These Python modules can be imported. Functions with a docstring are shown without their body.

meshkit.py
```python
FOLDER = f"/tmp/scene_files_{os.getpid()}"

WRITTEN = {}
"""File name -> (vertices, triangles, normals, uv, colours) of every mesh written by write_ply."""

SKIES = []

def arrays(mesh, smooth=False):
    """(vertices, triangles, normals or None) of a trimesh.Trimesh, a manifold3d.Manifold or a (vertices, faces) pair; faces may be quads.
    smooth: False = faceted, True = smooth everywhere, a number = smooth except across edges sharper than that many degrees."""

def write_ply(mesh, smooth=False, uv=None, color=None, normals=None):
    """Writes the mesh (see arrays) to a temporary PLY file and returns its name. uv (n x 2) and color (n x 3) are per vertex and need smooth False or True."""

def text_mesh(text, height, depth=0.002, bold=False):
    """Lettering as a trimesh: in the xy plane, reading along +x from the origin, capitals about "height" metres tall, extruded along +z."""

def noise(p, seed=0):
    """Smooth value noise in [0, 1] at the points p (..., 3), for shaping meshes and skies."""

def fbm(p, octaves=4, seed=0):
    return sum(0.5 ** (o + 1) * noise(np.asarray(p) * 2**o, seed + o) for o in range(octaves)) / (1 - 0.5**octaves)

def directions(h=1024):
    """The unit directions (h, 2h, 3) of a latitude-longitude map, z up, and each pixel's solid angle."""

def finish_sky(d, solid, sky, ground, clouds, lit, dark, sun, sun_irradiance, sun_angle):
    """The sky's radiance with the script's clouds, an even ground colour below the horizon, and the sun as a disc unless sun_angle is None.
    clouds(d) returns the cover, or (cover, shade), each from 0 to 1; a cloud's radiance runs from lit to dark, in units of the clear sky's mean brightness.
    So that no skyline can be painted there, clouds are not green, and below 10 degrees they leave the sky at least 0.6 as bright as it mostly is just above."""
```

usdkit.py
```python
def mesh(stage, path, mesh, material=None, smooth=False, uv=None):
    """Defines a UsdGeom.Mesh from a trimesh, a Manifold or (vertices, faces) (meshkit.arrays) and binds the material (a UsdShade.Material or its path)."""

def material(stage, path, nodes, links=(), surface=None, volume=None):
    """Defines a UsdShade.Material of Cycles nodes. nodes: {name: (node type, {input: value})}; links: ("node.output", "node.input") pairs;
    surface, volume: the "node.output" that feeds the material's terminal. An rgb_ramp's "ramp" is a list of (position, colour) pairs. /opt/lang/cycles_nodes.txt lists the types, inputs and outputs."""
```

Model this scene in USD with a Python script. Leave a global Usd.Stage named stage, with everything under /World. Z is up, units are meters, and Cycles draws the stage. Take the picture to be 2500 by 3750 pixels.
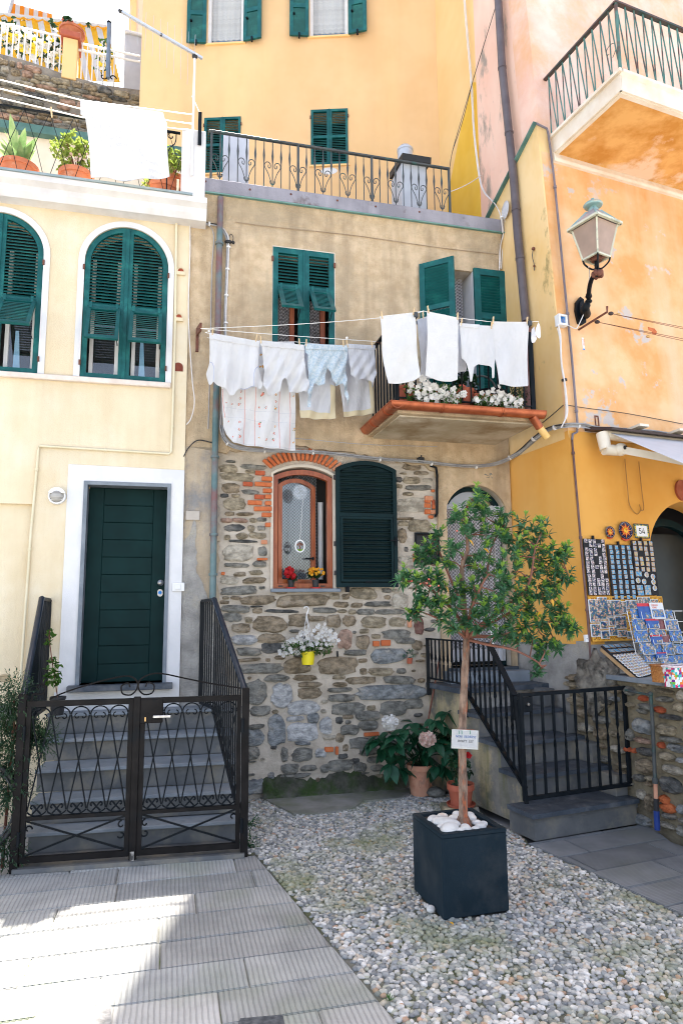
import math, random, numpy as np, trimesh, usdkit, meshkit
from pxr import Usd, UsdGeom, UsdLux, UsdShade, Gf, Sdf, Vt
import shapely.geometry as sg, shapely.ops as so, shapely.affinity as sa
from scipy.spatial import Delaunay

# ------------------------------------------------------------------ camera, sky, sun, exposure
stage = Usd.Stage.CreateInMemory()
UsdGeom.SetStageUpAxis(stage, 'Z'); UsdGeom.SetStageMetersPerUnit(stage, 1.0)
world = UsdGeom.Xform.Define(stage, '/World'); stage.SetDefaultPrim(world.GetPrim())
UsdGeom.Scope.Define(stage, '/World/Looks')
PITCH, ROLL, EYE = math.radians(7.92), math.radians(.46), np.array([0, 0, 1.8])
fw = np.array([0, math.cos(PITCH), math.sin(PITCH)]); U0 = np.array([0, -math.sin(PITCH), math.cos(PITCH)]); X = np.array([1., 0, 0]); Z = np.array([0, 0, 1.])
CR = math.cos(ROLL)*X - math.sin(ROLL)*U0; CU = math.cos(ROLL)*U0 + math.sin(ROLL)*X
cam = UsdGeom.Camera.Define(stage, '/World/Camera')
cam.CreateFocalLengthAttr(24.0); cam.CreateHorizontalApertureAttr(24.0); cam.CreateVerticalApertureAttr(36.0)
cam.CreateClippingRangeAttr(Gf.Vec2f(.05, 2000)); cam.CreateExposureAttr(2.15)
cam.AddTransformOp().Set(Gf.Matrix4d(*CR, 0, *CU, 0, *(-fw), 0, *EYE, 1))
SUN_EL, SUN_AZ = math.radians(71.0), math.radians(9)
sky_strength = .105
skym = usdkit.material(stage, '/World/Looks/sky_air', {
 'sky': ('sky_texture', {'sky_type': 'single_scattering', 'sun_disc': False, 'sun_elevation': SUN_EL, 'sun_rotation': SUN_AZ, 'aerosol_density': 3.0}),
 'bw': ('rgb_to_bw', {}), 'haze': ('mix_color', {'blend_type': 'mix', 'fac': .27, 'use_clamp': False}),
 'warm': ('mix_color', {'blend_type': 'multiply', 'fac': 1.0, 'b': (1.18, 1.06, .94), 'use_clamp': False}),
 'bg': ('background_shader', {'strength': sky_strength})},
 [('sky.color', 'bw.color'), ('sky.color', 'haze.a'), ('bw.val', 'warm.a'), ('warm.result', 'haze.b'), ('haze.result', 'bg.color')], surface='bg.background')
dome = UsdLux.DomeLight.Define(stage, '/World/sky'); dome.CreateIntensityAttr(1.0)
UsdShade.MaterialBindingAPI.Apply(dome.GetPrim()).Bind(skym)
sun = UsdLux.DistantLight.Define(stage, '/World/sun'); sun.CreateIntensityAttr(1.25); sun.CreateAngleAttr(.53); sun.CreateNormalizeAttr(True) if hasattr(sun, 'CreateNormalizeAttr') else None
sun.CreateColorAttr(Gf.Vec3f(1, .95, .86))
sun.AddRotateZOp().Set(math.degrees(-SUN_AZ)); sun.AddRotateXOp().Set(-(90 - math.degrees(SUN_EL)))
for p_, l_ in ((dome.GetPrim(), 'bright hazy daytime sky'),):
 p_.SetCustomDataByKey('kind', 'structure'); p_.SetCustomDataByKey('label', 'bright white hazy sky above the terraces'); p_.SetCustomDataByKey('category', 'sky')

# ------------------------------------------------------------------ geometry helpers
def ray(u, v): return fw + (u - 1250)/2500.*CR - (v - 1875)/2500.*CU
def on_level(u, v, z=0.):
 d = ray(u, v); return EYE + d*((z - EYE[2])/d[2])
class Frame:
 """A flat local system: s along, t up, n out of the surface."""
 def __init__(s, O, u, n):
  s.O = np.array(O, float); s.u = np.array(u, float)/np.linalg.norm(u); s.n = np.array(n, float)/np.linalg.norm(n); s.w = np.cross(s.n, s.u)
  s.B = np.stack([s.u, s.w, s.n])
 def uv(s, a, b, off=0.):
  d = ray(a, b); p = EYE + d*(((s.O + s.n*off - EYE) @ s.n)/(d @ s.n)) - s.O
  return np.array([p @ s.u, p @ s.w])
 def P(s, q): return s.O + np.asarray(q, float) @ s.B
 def p(s, a, b, c=0.): return s.P([a, b, c])
 def px(s, a, b, off=0.): q = s.uv(a, b, off); return s.p(q[0], q[1], off)
 def loc(s, p): return s.B @ (np.asarray(p) - s.O)
 def mesh(s, m): return trimesh.Trimesh(s.P(m.vertices), m.faces, process=False)
 def sub(s, a, b, c=0.): return Frame(s.p(a, b, c), s.u, s.n)
aF = math.radians(14.2); FU = np.array([math.cos(aF), math.sin(aF), 0]); FN = np.array([math.sin(aF), -math.cos(aF), 0])
F = Frame([0, 7.0, 0], FU, FN)
aR, bt = math.radians(22), math.atan(.065)
R = Frame([2.31, 6.5, 1.5], [math.cos(aR), math.sin(aR), 0], [math.sin(aR)*math.cos(bt), -math.cos(aR)*math.cos(bt), math.sin(bt)])
SD = np.array([.443, -1, 0]); SD /= np.linalg.norm(SD)
S = Frame([1.887, 7.47, 0], SD, np.cross(SD, Z))
aY = math.radians(-3); Y = Frame([0, 9, 0], [math.cos(aY), math.sin(aY), 0], [math.sin(aY), -math.cos(aY), 0])
G0, G1 = on_level(60, 3195), on_level(893, 3135); GU = (G1 - G0)/np.linalg.norm(G1 - G0); GT = Frame(G0, GU, np.cross(GU, Z))
W = Frame([0, 0, 0], [1, 0, 0], [0, -1, 0])                   # world axes: s = x, t = z, n = -y

cat_ = trimesh.util.concatenate
def TM(v, f): return trimesh.Trimesh(np.asarray(v, float), np.asarray(f, int), process=False)
BOXF = np.array([[0, 2, 1], [0, 3, 2], [4, 5, 6], [4, 6, 7], [0, 1, 5], [0, 5, 4], [1, 2, 6], [1, 6, 5], [2, 3, 7], [2, 7, 6], [3, 0, 4], [3, 4, 7]])
def box(s0, s1, t0, t1, n0, n1):
 return TM([[s0, t0, n0], [s1, t0, n0], [s1, t1, n0], [s0, t1, n0], [s0, t0, n1], [s1, t0, n1], [s1, t1, n1], [s0, t1, n1]], BOXF)
def cbox(s0, s1, t0, t1, n0, n1, c=.006):
 """A box with chamfered edges."""
 P = []
 for i, a in enumerate((s0, s1)):
  for j, b in enumerate((t0, t1)):
   for k, d in enumerate((n0, n1)):
    e = [c*(1 - 2*i), c*(1 - 2*j), c*(1 - 2*k)]
    for m in range(3):
     q = [a + e[0], b + e[1], d + e[2]]; q[m] = (a, b, d)[m]; P.append(q)
 return trimesh.convex.convex_hull(np.array(P))
def hexa(P8): return TM(P8, BOXF)
def plate(poly, n0, n1, holes=()):
 """A polygon in (s, t) given depth from n0 to n1."""
 g = poly if hasattr(poly, 'geom_type') else sg.Polygon(poly)
 for h in holes: g = g.difference(h if hasattr(h, 'geom_type') else sg.Polygon(h))
 gs = [q for q in getattr(g, 'geoms', [g]) if q.area > 1e-7]
 out = []
 for q in gs:
  m = trimesh.creation.extrude_polygon(q, n1 - n0, engine='earcut'); m.apply_translation([0, 0, n0]); out.append(m)
 return cat_(out)
def tube(P, r, k=8, caps=True):
 P = np.asarray(P, float); n = len(P); r = np.broadcast_to(np.asarray(r, float), (n,))
 T = np.gradient(P, axis=0) if n > 2 else np.repeat([P[1] - P[0]], 2, 0)
 T /= np.maximum(np.linalg.norm(T, axis=1, keepdims=True), 1e-12)
 a = np.array([0, 0, 1.]) if abs(T[0][2]) < .9 else np.array([1., 0, 0])
 A = np.cross(T[0], a); A /= np.linalg.norm(A); V = []; th = np.arange(k)*2*math.pi/k
 for i in range(n):
  A = A - T[i]*(A @ T[i]); A /= np.linalg.norm(A); Bq = np.cross(T[i], A)
  V.append(P[i] + r[i]*(np.cos(th)[:, None]*A + np.sin(th)[:, None]*Bq))
 V = np.concatenate(V); f = []
 for i in range(n - 1):
  for j in range(k):
   a0, a1, b0, b1 = i*k + j, i*k + (j + 1) % k, (i + 1)*k + j, (i + 1)*k + (j + 1) % k
   f += [[a0, a1, b1], [a0, b1, b0]]
 if caps:
  for j in range(1, k - 1): f += [[0, j + 1, j], [(n - 1)*k, (n - 1)*k + j, (n - 1)*k + j + 1]]
 return TM(V, f)
def bar(a, b, w, d=None, up=None):
 """A straight bar of rectangular section from a to b."""
 a, b = np.asarray(a, float), np.asarray(b, float); d = w if d is None else d; t = (b - a)/np.linalg.norm(b - a)
 up = np.array([0, 0, 1.]) if up is None else np.asarray(up, float)
 if abs(up @ t) > .98: up = np.array([0, 1., 0])
 x = np.cross(t, up); x /= np.linalg.norm(x); y = np.cross(x, t)
 V = [q + sx*x*w/2 + sy*y*d/2 for q in (a, b) for sx, sy in ((-1, -1), (1, -1), (1, 1), (-1, 1))]
 m = TM(V, BOXF); m.fix_normals(); return m
def lathe(prof, k=20, c=(0, 0, 0), axis=None):
 prof = np.asarray(prof, float); th = np.arange(k)*2*math.pi/k; n = len(prof)
 V = np.concatenate([np.stack([r*np.cos(th), r*np.sin(th), np.full(k, z)], 1) for r, z in prof]); f = []
 for i in range(n - 1):
  for j in range(k):
   a0, a1, b0, b1 = i*k + j, i*k + (j + 1) % k, (i + 1)*k + j, (i + 1)*k + (j + 1) % k
   f += [[a0, a1, b1], [a0, b1, b0]]
 if axis is not None:
  a = np.asarray(axis, float)/np.linalg.norm(axis); x = np.cross([0, 1, 0] if abs(a[1]) < .9 else [1, 0, 0], a); x /= np.linalg.norm(x); y = np.cross(a, x)
  V = V @ np.stack([x, y, a])
 return TM(V + np.asarray(c, float), f)
def spiral(c, r0, r1, a0, a1, n=18):
 a = np.linspace(a0, a1, n); r = np.linspace(r0, r1, n)
 return np.stack([c[0] + r*np.cos(a), c[1] + r*np.sin(a)], 1)
def at_n(q, n): q = np.asarray(q); return np.column_stack([q, np.full(len(q), n)])
def curve(P, n=24):
 """A smooth line through points."""
 P = np.asarray(P, float); t = np.linspace(0, len(P) - 1, n); i = np.clip(t.astype(int), 0, len(P) - 2); u = (t - i)[:, None]
 Q = np.vstack([2*P[0] - P[1], P, 2*P[-1] - P[-2]]); a, b, c, d = Q[i], Q[i + 1], Q[i + 2], Q[i + 3]
 return .5*(2*b + (c - a)*u + (2*a - 5*b + 4*c - d)*u*u + (3*b - 3*c + d - a)*u**3)
def sag(a, b, drop, n=14):
 t = np.linspace(0, 1, n)[:, None]; a, b = np.asarray(a, float), np.asarray(b, float)
 return a + (b - a)*t - np.array([0, 0, 1.])*drop*4*t*(1 - t)
def rotz(m, a, c=(0, 0, 0)):
 m = m.copy(); m.apply_transform(trimesh.transformations.rotation_matrix(a, [0, 0, 1], c)); return m
def ico(c, r, sub=1, sc=(1, 1, 1)):
 m = trimesh.creation.icosphere(subdivisions=sub, radius=r); return TM(m.vertices*np.asarray(sc) + np.asarray(c), m.faces)
def arch_pts(s0, s1, ts, rise, n=16):
 """Points of an arch from (s0, ts) up and over to (s1, ts)."""
 a = np.linspace(math.pi, 0, n); c = (s0 + s1)/2; w = (s1 - s0)/2
 if abs(rise - w) < .02: return np.stack([c + w*np.cos(a), ts + rise*np.sin(a)], 1)
 rad = (w*w + rise*rise)/(2*rise); h = math.asin(w/rad); b = np.linspace(-h, h, n)
 return np.stack([c + rad*np.sin(b), ts + rise - rad + rad*np.cos(b)], 1)
def arched(s0, s1, t0, ts, rise, n=16):
 return sg.Polygon([(s0, t0)] + [tuple(q) for q in arch_pts(s0, s1, ts, rise, n)] + [(s1, t0)])
def rect(s0, s1, t0, t1): return sg.box(s0, t0, s1, t1)

# ------------------------------------------------------------------ scene book-keeping
_count = {}; _things = []
def numbered(parent, name):
 n = _count.get((parent, name), 0); _count[parent, name] = n + 1
 return f'{parent}/{name}' if n == 0 else f'{parent}/{name}_{n:03d}'
class Thing:
 """One liftable thing: an Xform at its base; add() gives it parts and sub-parts (given in world coordinates)."""
 def __init__(s, name, label, cat, group=None, kind=None, base=None):
  s.path = numbered('/World', name); s.label, s.cat, s.group, s.kind, s.base, s.parts = label, cat, group, kind, base, []; _things.append(s)
 def add(s, name, mesh, m, parent=None, smooth=False, label=None, kind=None, frame=None):
  if isinstance(mesh, (list, tuple)): mesh = cat_(list(mesh))
  if frame is not None: mesh = frame.mesh(mesh)
  h = {'path': numbered(parent['path'] if parent else s.path, name), 'mesh': mesh, 'mat': m, 'smooth': smooth, 'label': label, 'kind': kind}
  s.parts.append(h); return h
 def define(s):
  V = np.concatenate([p['mesh'].vertices for p in s.parts]); lo, hi = V.min(0), V.max(0)
  base = np.array([(lo[0] + hi[0])/2, (lo[1] + hi[1])/2, lo[2]]) if s.base is None else np.asarray(s.base)
  x = UsdGeom.Xform.Define(stage, s.path); x.AddTranslateOp().Set(Gf.Vec3d(*map(float, base))); tagp(x.GetPrim(), s.label, s.cat, s.group, s.kind)
  for p in s.parts:
   m = TM(p['mesh'].vertices - base, p['mesh'].faces)
   prim = usdkit.mesh(stage, p['path'], m, p['mat'], smooth=p['smooth']).GetPrim()
   if p['label']: prim.SetCustomDataByKey('label', p['label'])
   if p['kind']: prim.SetCustomDataByKey('kind', p['kind'])
def tagp(prim, label, cat=None, group=None, kind=None):
 for k, v in (('label', label), ('category', cat), ('group', group), ('kind', kind)):
  if v: prim.SetCustomDataByKey(k, v)
def one(name, label, cat, mesh, m, smooth=False, group=None, kind=None, frame=None):
 """A thing that is a single mesh."""
 if isinstance(mesh, (list, tuple)): mesh = cat_(list(mesh))
 if frame is not None: mesh = frame.mesh(mesh)
 lo, hi = mesh.vertices.min(0), mesh.vertices.max(0); base = np.array([(lo[0] + hi[0])/2, (lo[1] + hi[1])/2, lo[2]])
 g = usdkit.mesh(stage, numbered('/World', name), TM(mesh.vertices - base, mesh.faces), m, smooth=smooth)
 g.AddTranslateOp().Set(Gf.Vec3d(*map(float, base))); tagp(g.GetPrim(), label, cat, group, kind); return g
def copy_of(proto_path, name, M, label, cat, group):
 """One more individual of a prototype (a class prim), placed by a 4x4 row matrix."""
 x = UsdGeom.Xform.Define(stage, numbered('/World', name)); x.AddTransformOp().Set(Gf.Matrix4d(*[float(v) for v in np.asarray(M).ravel()]))
 pr = x.GetPrim(); pr.GetReferences().AddInternalReference(proto_path); pr.SetInstanceable(True); tagp(pr, label, cat, group); return pr
def mrow(fr, s, t, n, rot=0., sc=1.):
 """Row matrix that lays a local (x, y, z) shape on a frame at (s, t, n), turned by rot about n."""
 c, q = math.cos(rot), math.sin(rot); a = (fr.u*c + fr.w*q)*sc; b = (-fr.u*q + fr.w*c)*sc; M = np.eye(4)
 M[0, :3], M[1, :3], M[2, :3], M[3, :3] = a, b, fr.n*sc, fr.p(s, t, n); return M

# ------------------------------------------------------------------ materials
_mats = {}
def mat(name, c1, c2=None, scale=6., rough=.7, bump=0., bscale=60., c3=None, c3scale=2., c3at=.62, c3w=.06, metal=0., spec=.4, detail=5, stretch=(1, 1, 1), local=False, dist=.01, island=0., coat=0., transl=None, streak=None):
 """A procedural surface: two tones mottled by noise, optional patches of a third, optional relief."""
 if name in _mats: return _mats[name]
 c2 = c1 if c2 is None else c2
 N = {'mp': ('mapping', {'scale': stretch}), 'n1': ('noise_texture', {'scale': scale, 'detail': detail, 'roughness': .6}),
         'r1': ('rgb_ramp', {'ramp': [(.38, c1), (.62, c2)]}), 'p': ('principled_bsdf', {'roughness': rough, 'metallic': metal, 'specular_ior_level': spec, 'coat_weight': coat})}
 L = [('mp.vector', 'n1.vector'), ('n1.fac', 'r1.fac')]
 if local: N['co'] = ('texture_coordinate', {}); L.append(('co.object', 'mp.vector'))
 else: N['co'] = ('geometry', {}); L.append(('co.position', 'mp.vector'))
 out = 'r1.color'
 if c3 is not None:
  N['n3'] = ('noise_texture', {'scale': c3scale, 'detail': 6, 'roughness': .65}); N['r3'] = ('rgb_ramp', {'ramp': [(c3at - c3w, (0, 0, 0)), (c3at + c3w, (1, 1, 1))]})
  N['m3'] = ('mix_color', {'blend_type': 'mix', 'b': c3})
  L += [('mp.vector', 'n3.vector'), ('n3.fac', 'r3.fac'), ('r3.color', 'm3.fac'), (out, 'm3.a')]; out = 'm3.result'
 if streak is not None:                                # weather runs down the wall
  N['ms'] = ('mapping', {'scale': (streak[1], streak[1], streak[1]*.09)}); N['ns'] = ('noise_texture', {'scale': 1., 'detail': 5, 'roughness': .6}); N['rs'] = ('rgb_ramp', {'ramp': [(.45, (0, 0, 0)), (.75, (streak[2],)*3)]})
  N['mk'] = ('mix_color', {'blend_type': 'mix', 'b': streak[0]})
  L += [('mp.vector', 'ms.vector'), ('ms.vector', 'ns.vector'), ('ns.fac', 'rs.fac'), ('rs.color', 'mk.fac'), (out, 'mk.a')]; out = 'mk.result'
 if island:
  N['gi'] = ('geometry', {}); N['mi'] = ('map_range', {'from_min': 0., 'from_max': 1., 'to_min': 1 - island, 'to_max': 1 + island}); N['hv'] = ('hsv', {'hue': .5, 'saturation': 1.})
  L += [('gi.random_per_island', 'mi.value'), ('mi.result', 'hv.value'), (out, 'hv.color')]; out = 'hv.color'
 L.append((out, 'p.base_color'))
 if bump:
  N['nb'] = ('noise_texture', {'scale': bscale, 'detail': 6, 'roughness': .65}); N['bp'] = ('bump', {'strength': bump, 'distance': dist})
  L += [('mp.vector', 'nb.vector'), ('nb.fac', 'bp.height'), ('bp.normal', 'p.normal')]
 surf = 'p.BSDF'
 if transl:
  N['tr'] = ('translucent_bsdf', {}); N['mx'] = ('mix_closure', {'fac': transl}); L += [(out, 'tr.color'), ('p.BSDF', 'mx.closure1'), ('tr.BSDF', 'mx.closure2')]; surf = 'mx.closure'
 _mats[name] = usdkit.material(stage, '/World/Looks/' + name, N, L, surface=surf); return _mats[name]
def glass(name, tint=(1, 1, 1), rough=.02):
 if name not in _mats:
  _mats[name] = usdkit.material(stage, '/World/Looks/' + name, {'t': ('transparent_bsdf', {'color': tint}), 'g': ('glossy_bsdf', {'color': (1, 1, 1), 'roughness': rough}), 'w': ('layer_weight', {'blend': .5}), 'pw': ('math', {'math_type': 'power', 'value2': 4.}), 'ma': ('math', {'math_type': 'multiply_add', 'value2': .85, 'value3': .07}), 'm': ('mix_closure', {})},
   [('w.facing', 'pw.value1'), ('pw.value', 'ma.value1'), ('ma.value', 'm.fac'), ('t.BSDF', 'm.closure1'), ('g.BSDF', 'm.closure2')], surface='m.closure')
 return _mats[name]
def lace(name, colour, scale=26., gap=.45):
 """Net curtain: threads with open diamonds between them."""
 if name not in _mats:
  k = 2*math.pi*scale
  N = {'g': ('geometry', {}), 'd1': ('vector_math', {'math_type': 'dot_product', 'vector2': tuple(FU*k + Z*k)}), 'd2': ('vector_math', {'math_type': 'dot_product', 'vector2': tuple(FU*k - Z*k)}),
             's1': ('math', {'math_type': 'sine'}), 's2': ('math', {'math_type': 'sine'}), 'mm': ('math', {'math_type': 'multiply'}), 'ab': ('math', {'math_type': 'absolute'}),
             'gt': ('math', {'math_type': 'greater_than', 'value2': gap}), 'fa': ('math', {'math_type': 'multiply', 'value2': .7}), 't': ('transparent_bsdf', {}), 'd': ('diffuse_bsdf', {'color': colour}), 'tr': ('translucent_bsdf', {'color': colour}),
             'm0': ('mix_closure', {'fac': .35}), 'm': ('mix_closure', {})}
  _mats[name] = usdkit.material(stage, '/World/Looks/' + name, N, [('g.position', 'd1.vector1'), ('g.position', 'd2.vector1'), ('d1.value', 's1.value1'), ('d2.value', 's2.value1'), ('s1.value', 'mm.value1'), ('s2.value', 'mm.value2'),
   ('mm.value', 'ab.value1'), ('ab.value', 'gt.value1'), ('gt.value', 'fa.value1'), ('fa.value', 'm.fac'), ('d.BSDF', 'm0.closure1'), ('tr.BSDF', 'm0.closure2'), ('m0.closure', 'm.closure1'), ('t.BSDF', 'm.closure2')], surface='m.closure')
 return _mats[name]
def paving(name, c1, c2, direction, period, c3=None):
 """Slate slab dressed with fine parallel grooves."""
 if name not in _mats:
  k = 2*math.pi/period
  N = {'g': ('geometry', {}), 'wn': ('noise_texture', {'scale': 9., 'detail': 3}), 'wa': ('math', {'math_type': 'multiply', 'value2': 2.2}), 'd': ('vector_math', {'math_type': 'dot_product', 'vector2': tuple(np.asarray(direction)*k)}), 'ad': ('math', {'math_type': 'add'}),
             's': ('math', {'math_type': 'sine'}), 'mr': ('map_range', {'from_min': -1., 'from_max': -.2, 'to_min': 0., 'to_max': 1., 'clamp': True}),
             'n1': ('noise_texture', {'scale': 3., 'detail': 7, 'roughness': .65}), 'r1': ('rgb_ramp', {'ramp': [(.38, c1), (.62, c2)]}), 'oi': ('object_info', {}),
             'mi': ('map_range', {'from_min': 0., 'from_max': 1., 'to_min': .8, 'to_max': 1.12}), 'hv': ('hsv', {'hue': .5, 'saturation': 1.}), 'n3': ('noise_texture', {'scale': 1.1, 'detail': 6}), 'r3': ('rgb_ramp', {'ramp': [(.52, (0, 0, 0)), (.68, (.75, .75, .75))]}),
             'm3': ('mix_color', {'blend_type': 'mix', 'b': c3 or c1}), 'dk': ('mix_color', {'blend_type': 'multiply', 'fac': .22}), 'nb': ('noise_texture', {'scale': 120., 'detail': 4}), 'ma': ('math', {'math_type': 'multiply', 'value2': .35}), 'sm': ('math', {'math_type': 'add'}),
             'bp': ('bump', {'strength': .8, 'distance': .004}), 'p': ('principled_bsdf', {'roughness': .62, 'specular_ior_level': .45})}
  L = [('g.position', 'd.vector1'), ('g.position', 'wn.vector'), ('wn.fac', 'wa.value1'), ('d.value', 'ad.value1'), ('wa.value', 'ad.value2'), ('ad.value', 's.value1'), ('s.value', 'mr.value'), ('g.position', 'n1.vector'), ('n1.fac', 'r1.fac'), ('g.position', 'n3.vector'), ('n3.fac', 'r3.fac'),
             ('r1.color', 'm3.a'), ('r3.color', 'm3.fac'), ('oi.random', 'mi.value'), ('mi.result', 'hv.value'), ('m3.result', 'hv.color'), ('hv.color', 'dk.a'), ('mr.result', 'dk.b'), ('dk.result', 'p.base_color'),
             ('g.position', 'nb.vector'), ('nb.fac', 'ma.value1'), ('ma.value', 'sm.value1'), ('mr.result', 'sm.value2'), ('sm.value', 'bp.height'), ('bp.normal', 'p.normal')]
  _mats[name] = usdkit.material(stage, '/World/Looks/' + name, N, L, surface='p.BSDF')
 return _mats[name]
rng = np.random.default_rng(7)
# paints, plasters, metals
M_CREAM = mat('cream_plaster', (.68, .565, .375), (.73, .62, .43), 2.5, .85, .4, 90, streak=((.56, .43, .26), 2.6, .6), c3=(.74, .665, .51), c3scale=1.2, c3at=.58, c3w=.1)
M_WHITE = mat('white_plaster', (.69, .675, .665), (.63, .62, .61), 4, .8, .2, 120)
M_CORN = mat('white_cornice_paint', (.70, .68, .665), (.60, .57, .55), 3, .8, .15, 120, streak=((.52, .46, .40), 5., .35))
M_TAN = mat('tan_render', (.50, .365, .22), (.63, .48, .31), 8., .92, .9, 45, c3=(.40, .31, .20), c3scale=1.6, c3at=.57, c3w=.10, dist=.02, streak=((.27, .20, .125), 4.2, .8))
M_PILLAR = mat('weathered_pillar_render', (.36, .28, .19), (.46, .37, .26), 3.0, .92, .9, 40, c3=(.22, .21, .20), c3scale=2.2, c3at=.55, c3w=.08, dist=.015, streak=((.55, .52, .48), 3.5, .5))
M_GREYR = mat('grey_rough_render', (.28, .265, .24), (.42, .395, .36), 5, .95, 1., 50, dist=.02, c3=(.42, .38, .31), c3scale=3., c3at=.6)
M_MORTAR = mat('lime_mortar', (.42, .36, .285), (.57, .495, .40), 7, .95, 1., 60, dist=.012, c3=(.33, .27, .21), c3scale=2.2, c3at=.6, c3w=.1)
M_YEL = mat('ochre_yellow_plaster', (.68, .425, .20), (.73, .475, .24), 1.2, .9, .2, 90, streak=((.82, .56, .26), 1.6, .45))
M_YEL2 = mat('pale_ochre_plaster', (.76, .49, .20), (.80, .54, .24), 1.4, .9, .2, 90)
M_SUNY = mat('deep_yellow_plaster', (.72, .42, .035), (.76, .47, .06), 2.2, .85, .2, 90, streak=((.62, .34, .03), 3., .5))
M_ORANGE = mat('faded_orange_plaster', (.68, .33, .115), (.76, .48, .255), 1.7, .9, .35, 60, c3=(.52, .45, .40), c3scale=2.3, c3at=.62, c3w=.02, streak=((.78, .52, .35), 1.8, .9))
M_ORLOW = mat('orange_plaster_below', (.68, .32, .055), (.73, .37, .08), 1.6, .9, .2, 70, streak=((.78, .48, .18), 1.8, .4))
M_PINK = mat('weathered_pink_plaster', (.72, .44, .33), (.79, .57, .46), 1.6, .9, .4, 60, c3=(.70, .38, .20), c3scale=1.7, c3at=.58, c3w=.12)
M_PINKS = mat('streaked_pink_plaster', (.74, .45, .33), (.78, .54, .42), 1.6, .9, .6, 45, c3=(.32, .26, .21), c3scale=3.6, c3at=.60, c3w=.05, stretch=(1, 1, .35))
M_YSIDE = mat('blotched_yellow_side_plaster', (.70, .45, .17), (.76, .55, .28), 1.5, .9, .4, 50, c3=(.34, .25, .10), c3scale=3.2, c3at=.64, c3w=.04, stretch=(1, 1, .5))
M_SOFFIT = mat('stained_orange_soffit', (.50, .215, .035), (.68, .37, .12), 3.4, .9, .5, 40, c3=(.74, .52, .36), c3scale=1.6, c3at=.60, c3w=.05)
M_OLDWHITE = mat('cracked_offwhite_paint', (.74, .68, .58), (.66, .55, .42), 3, .85, .3, 60, c3=(.20, .15, .10), c3scale=3.5, c3at=.74, c3w=.03)
M_TEAL = mat('teal_shutter_paint', (.002, .072, .072), (.004, .096, .096), 7, .5, .1, 80, spec=.3, c3=(.012, .135, .12), c3scale=7, c3at=.6, c3w=.08)
M_DKGREEN = mat('bottle_green_paint', (.003, .014, .016), (.004, .019, .021), 5, .5, .08, 90, spec=.14)
M_DOOR = mat('dark_green_door', (.002, .016, .0155), (.003, .022, .021), 4, .55, .1, 200, spec=.13)
M_IRON = mat('dark_iron', (.003, .005, .007), (.007, .009, .011), 8, .4, .25, 120, spec=.14, c3=(.03, .022, .016), c3scale=9, c3at=.74)
M_IRONB = mat('brown_iron', (.008, .007, .0065), (.014, .012, .011), 8, .5, .3, 90, c3=(.008, .009, .01), c3scale=6, c3at=.6, spec=.1)
M_NAVY = mat('blue_black_tube', (.008, .015, .028), (.014, .023, .04), 6, .25, .05, 90, spec=.4)
M_GREYIRON = mat('grey_green_iron', (.04, .046, .048), (.065, .07, .068), 7, .5, .3, 100, c3=(.03, .10, .085), c3scale=5, c3at=.62)
M_ZINC = mat('streaked_grey_slab', (.20, .19, .21), (.27, .255, .28), 3, .8, .35, 60, c3=(.11, .085, .08), c3scale=4, c3at=.62, streak=((.36, .34, .36), 6, .6))
M_SLATE = mat('slate', (.15, .175, .20), (.21, .235, .26), 4, .55, .35, 60, c3=(.26, .26, .255), c3scale=2.5, c3at=.66, c3w=.1)
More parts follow.
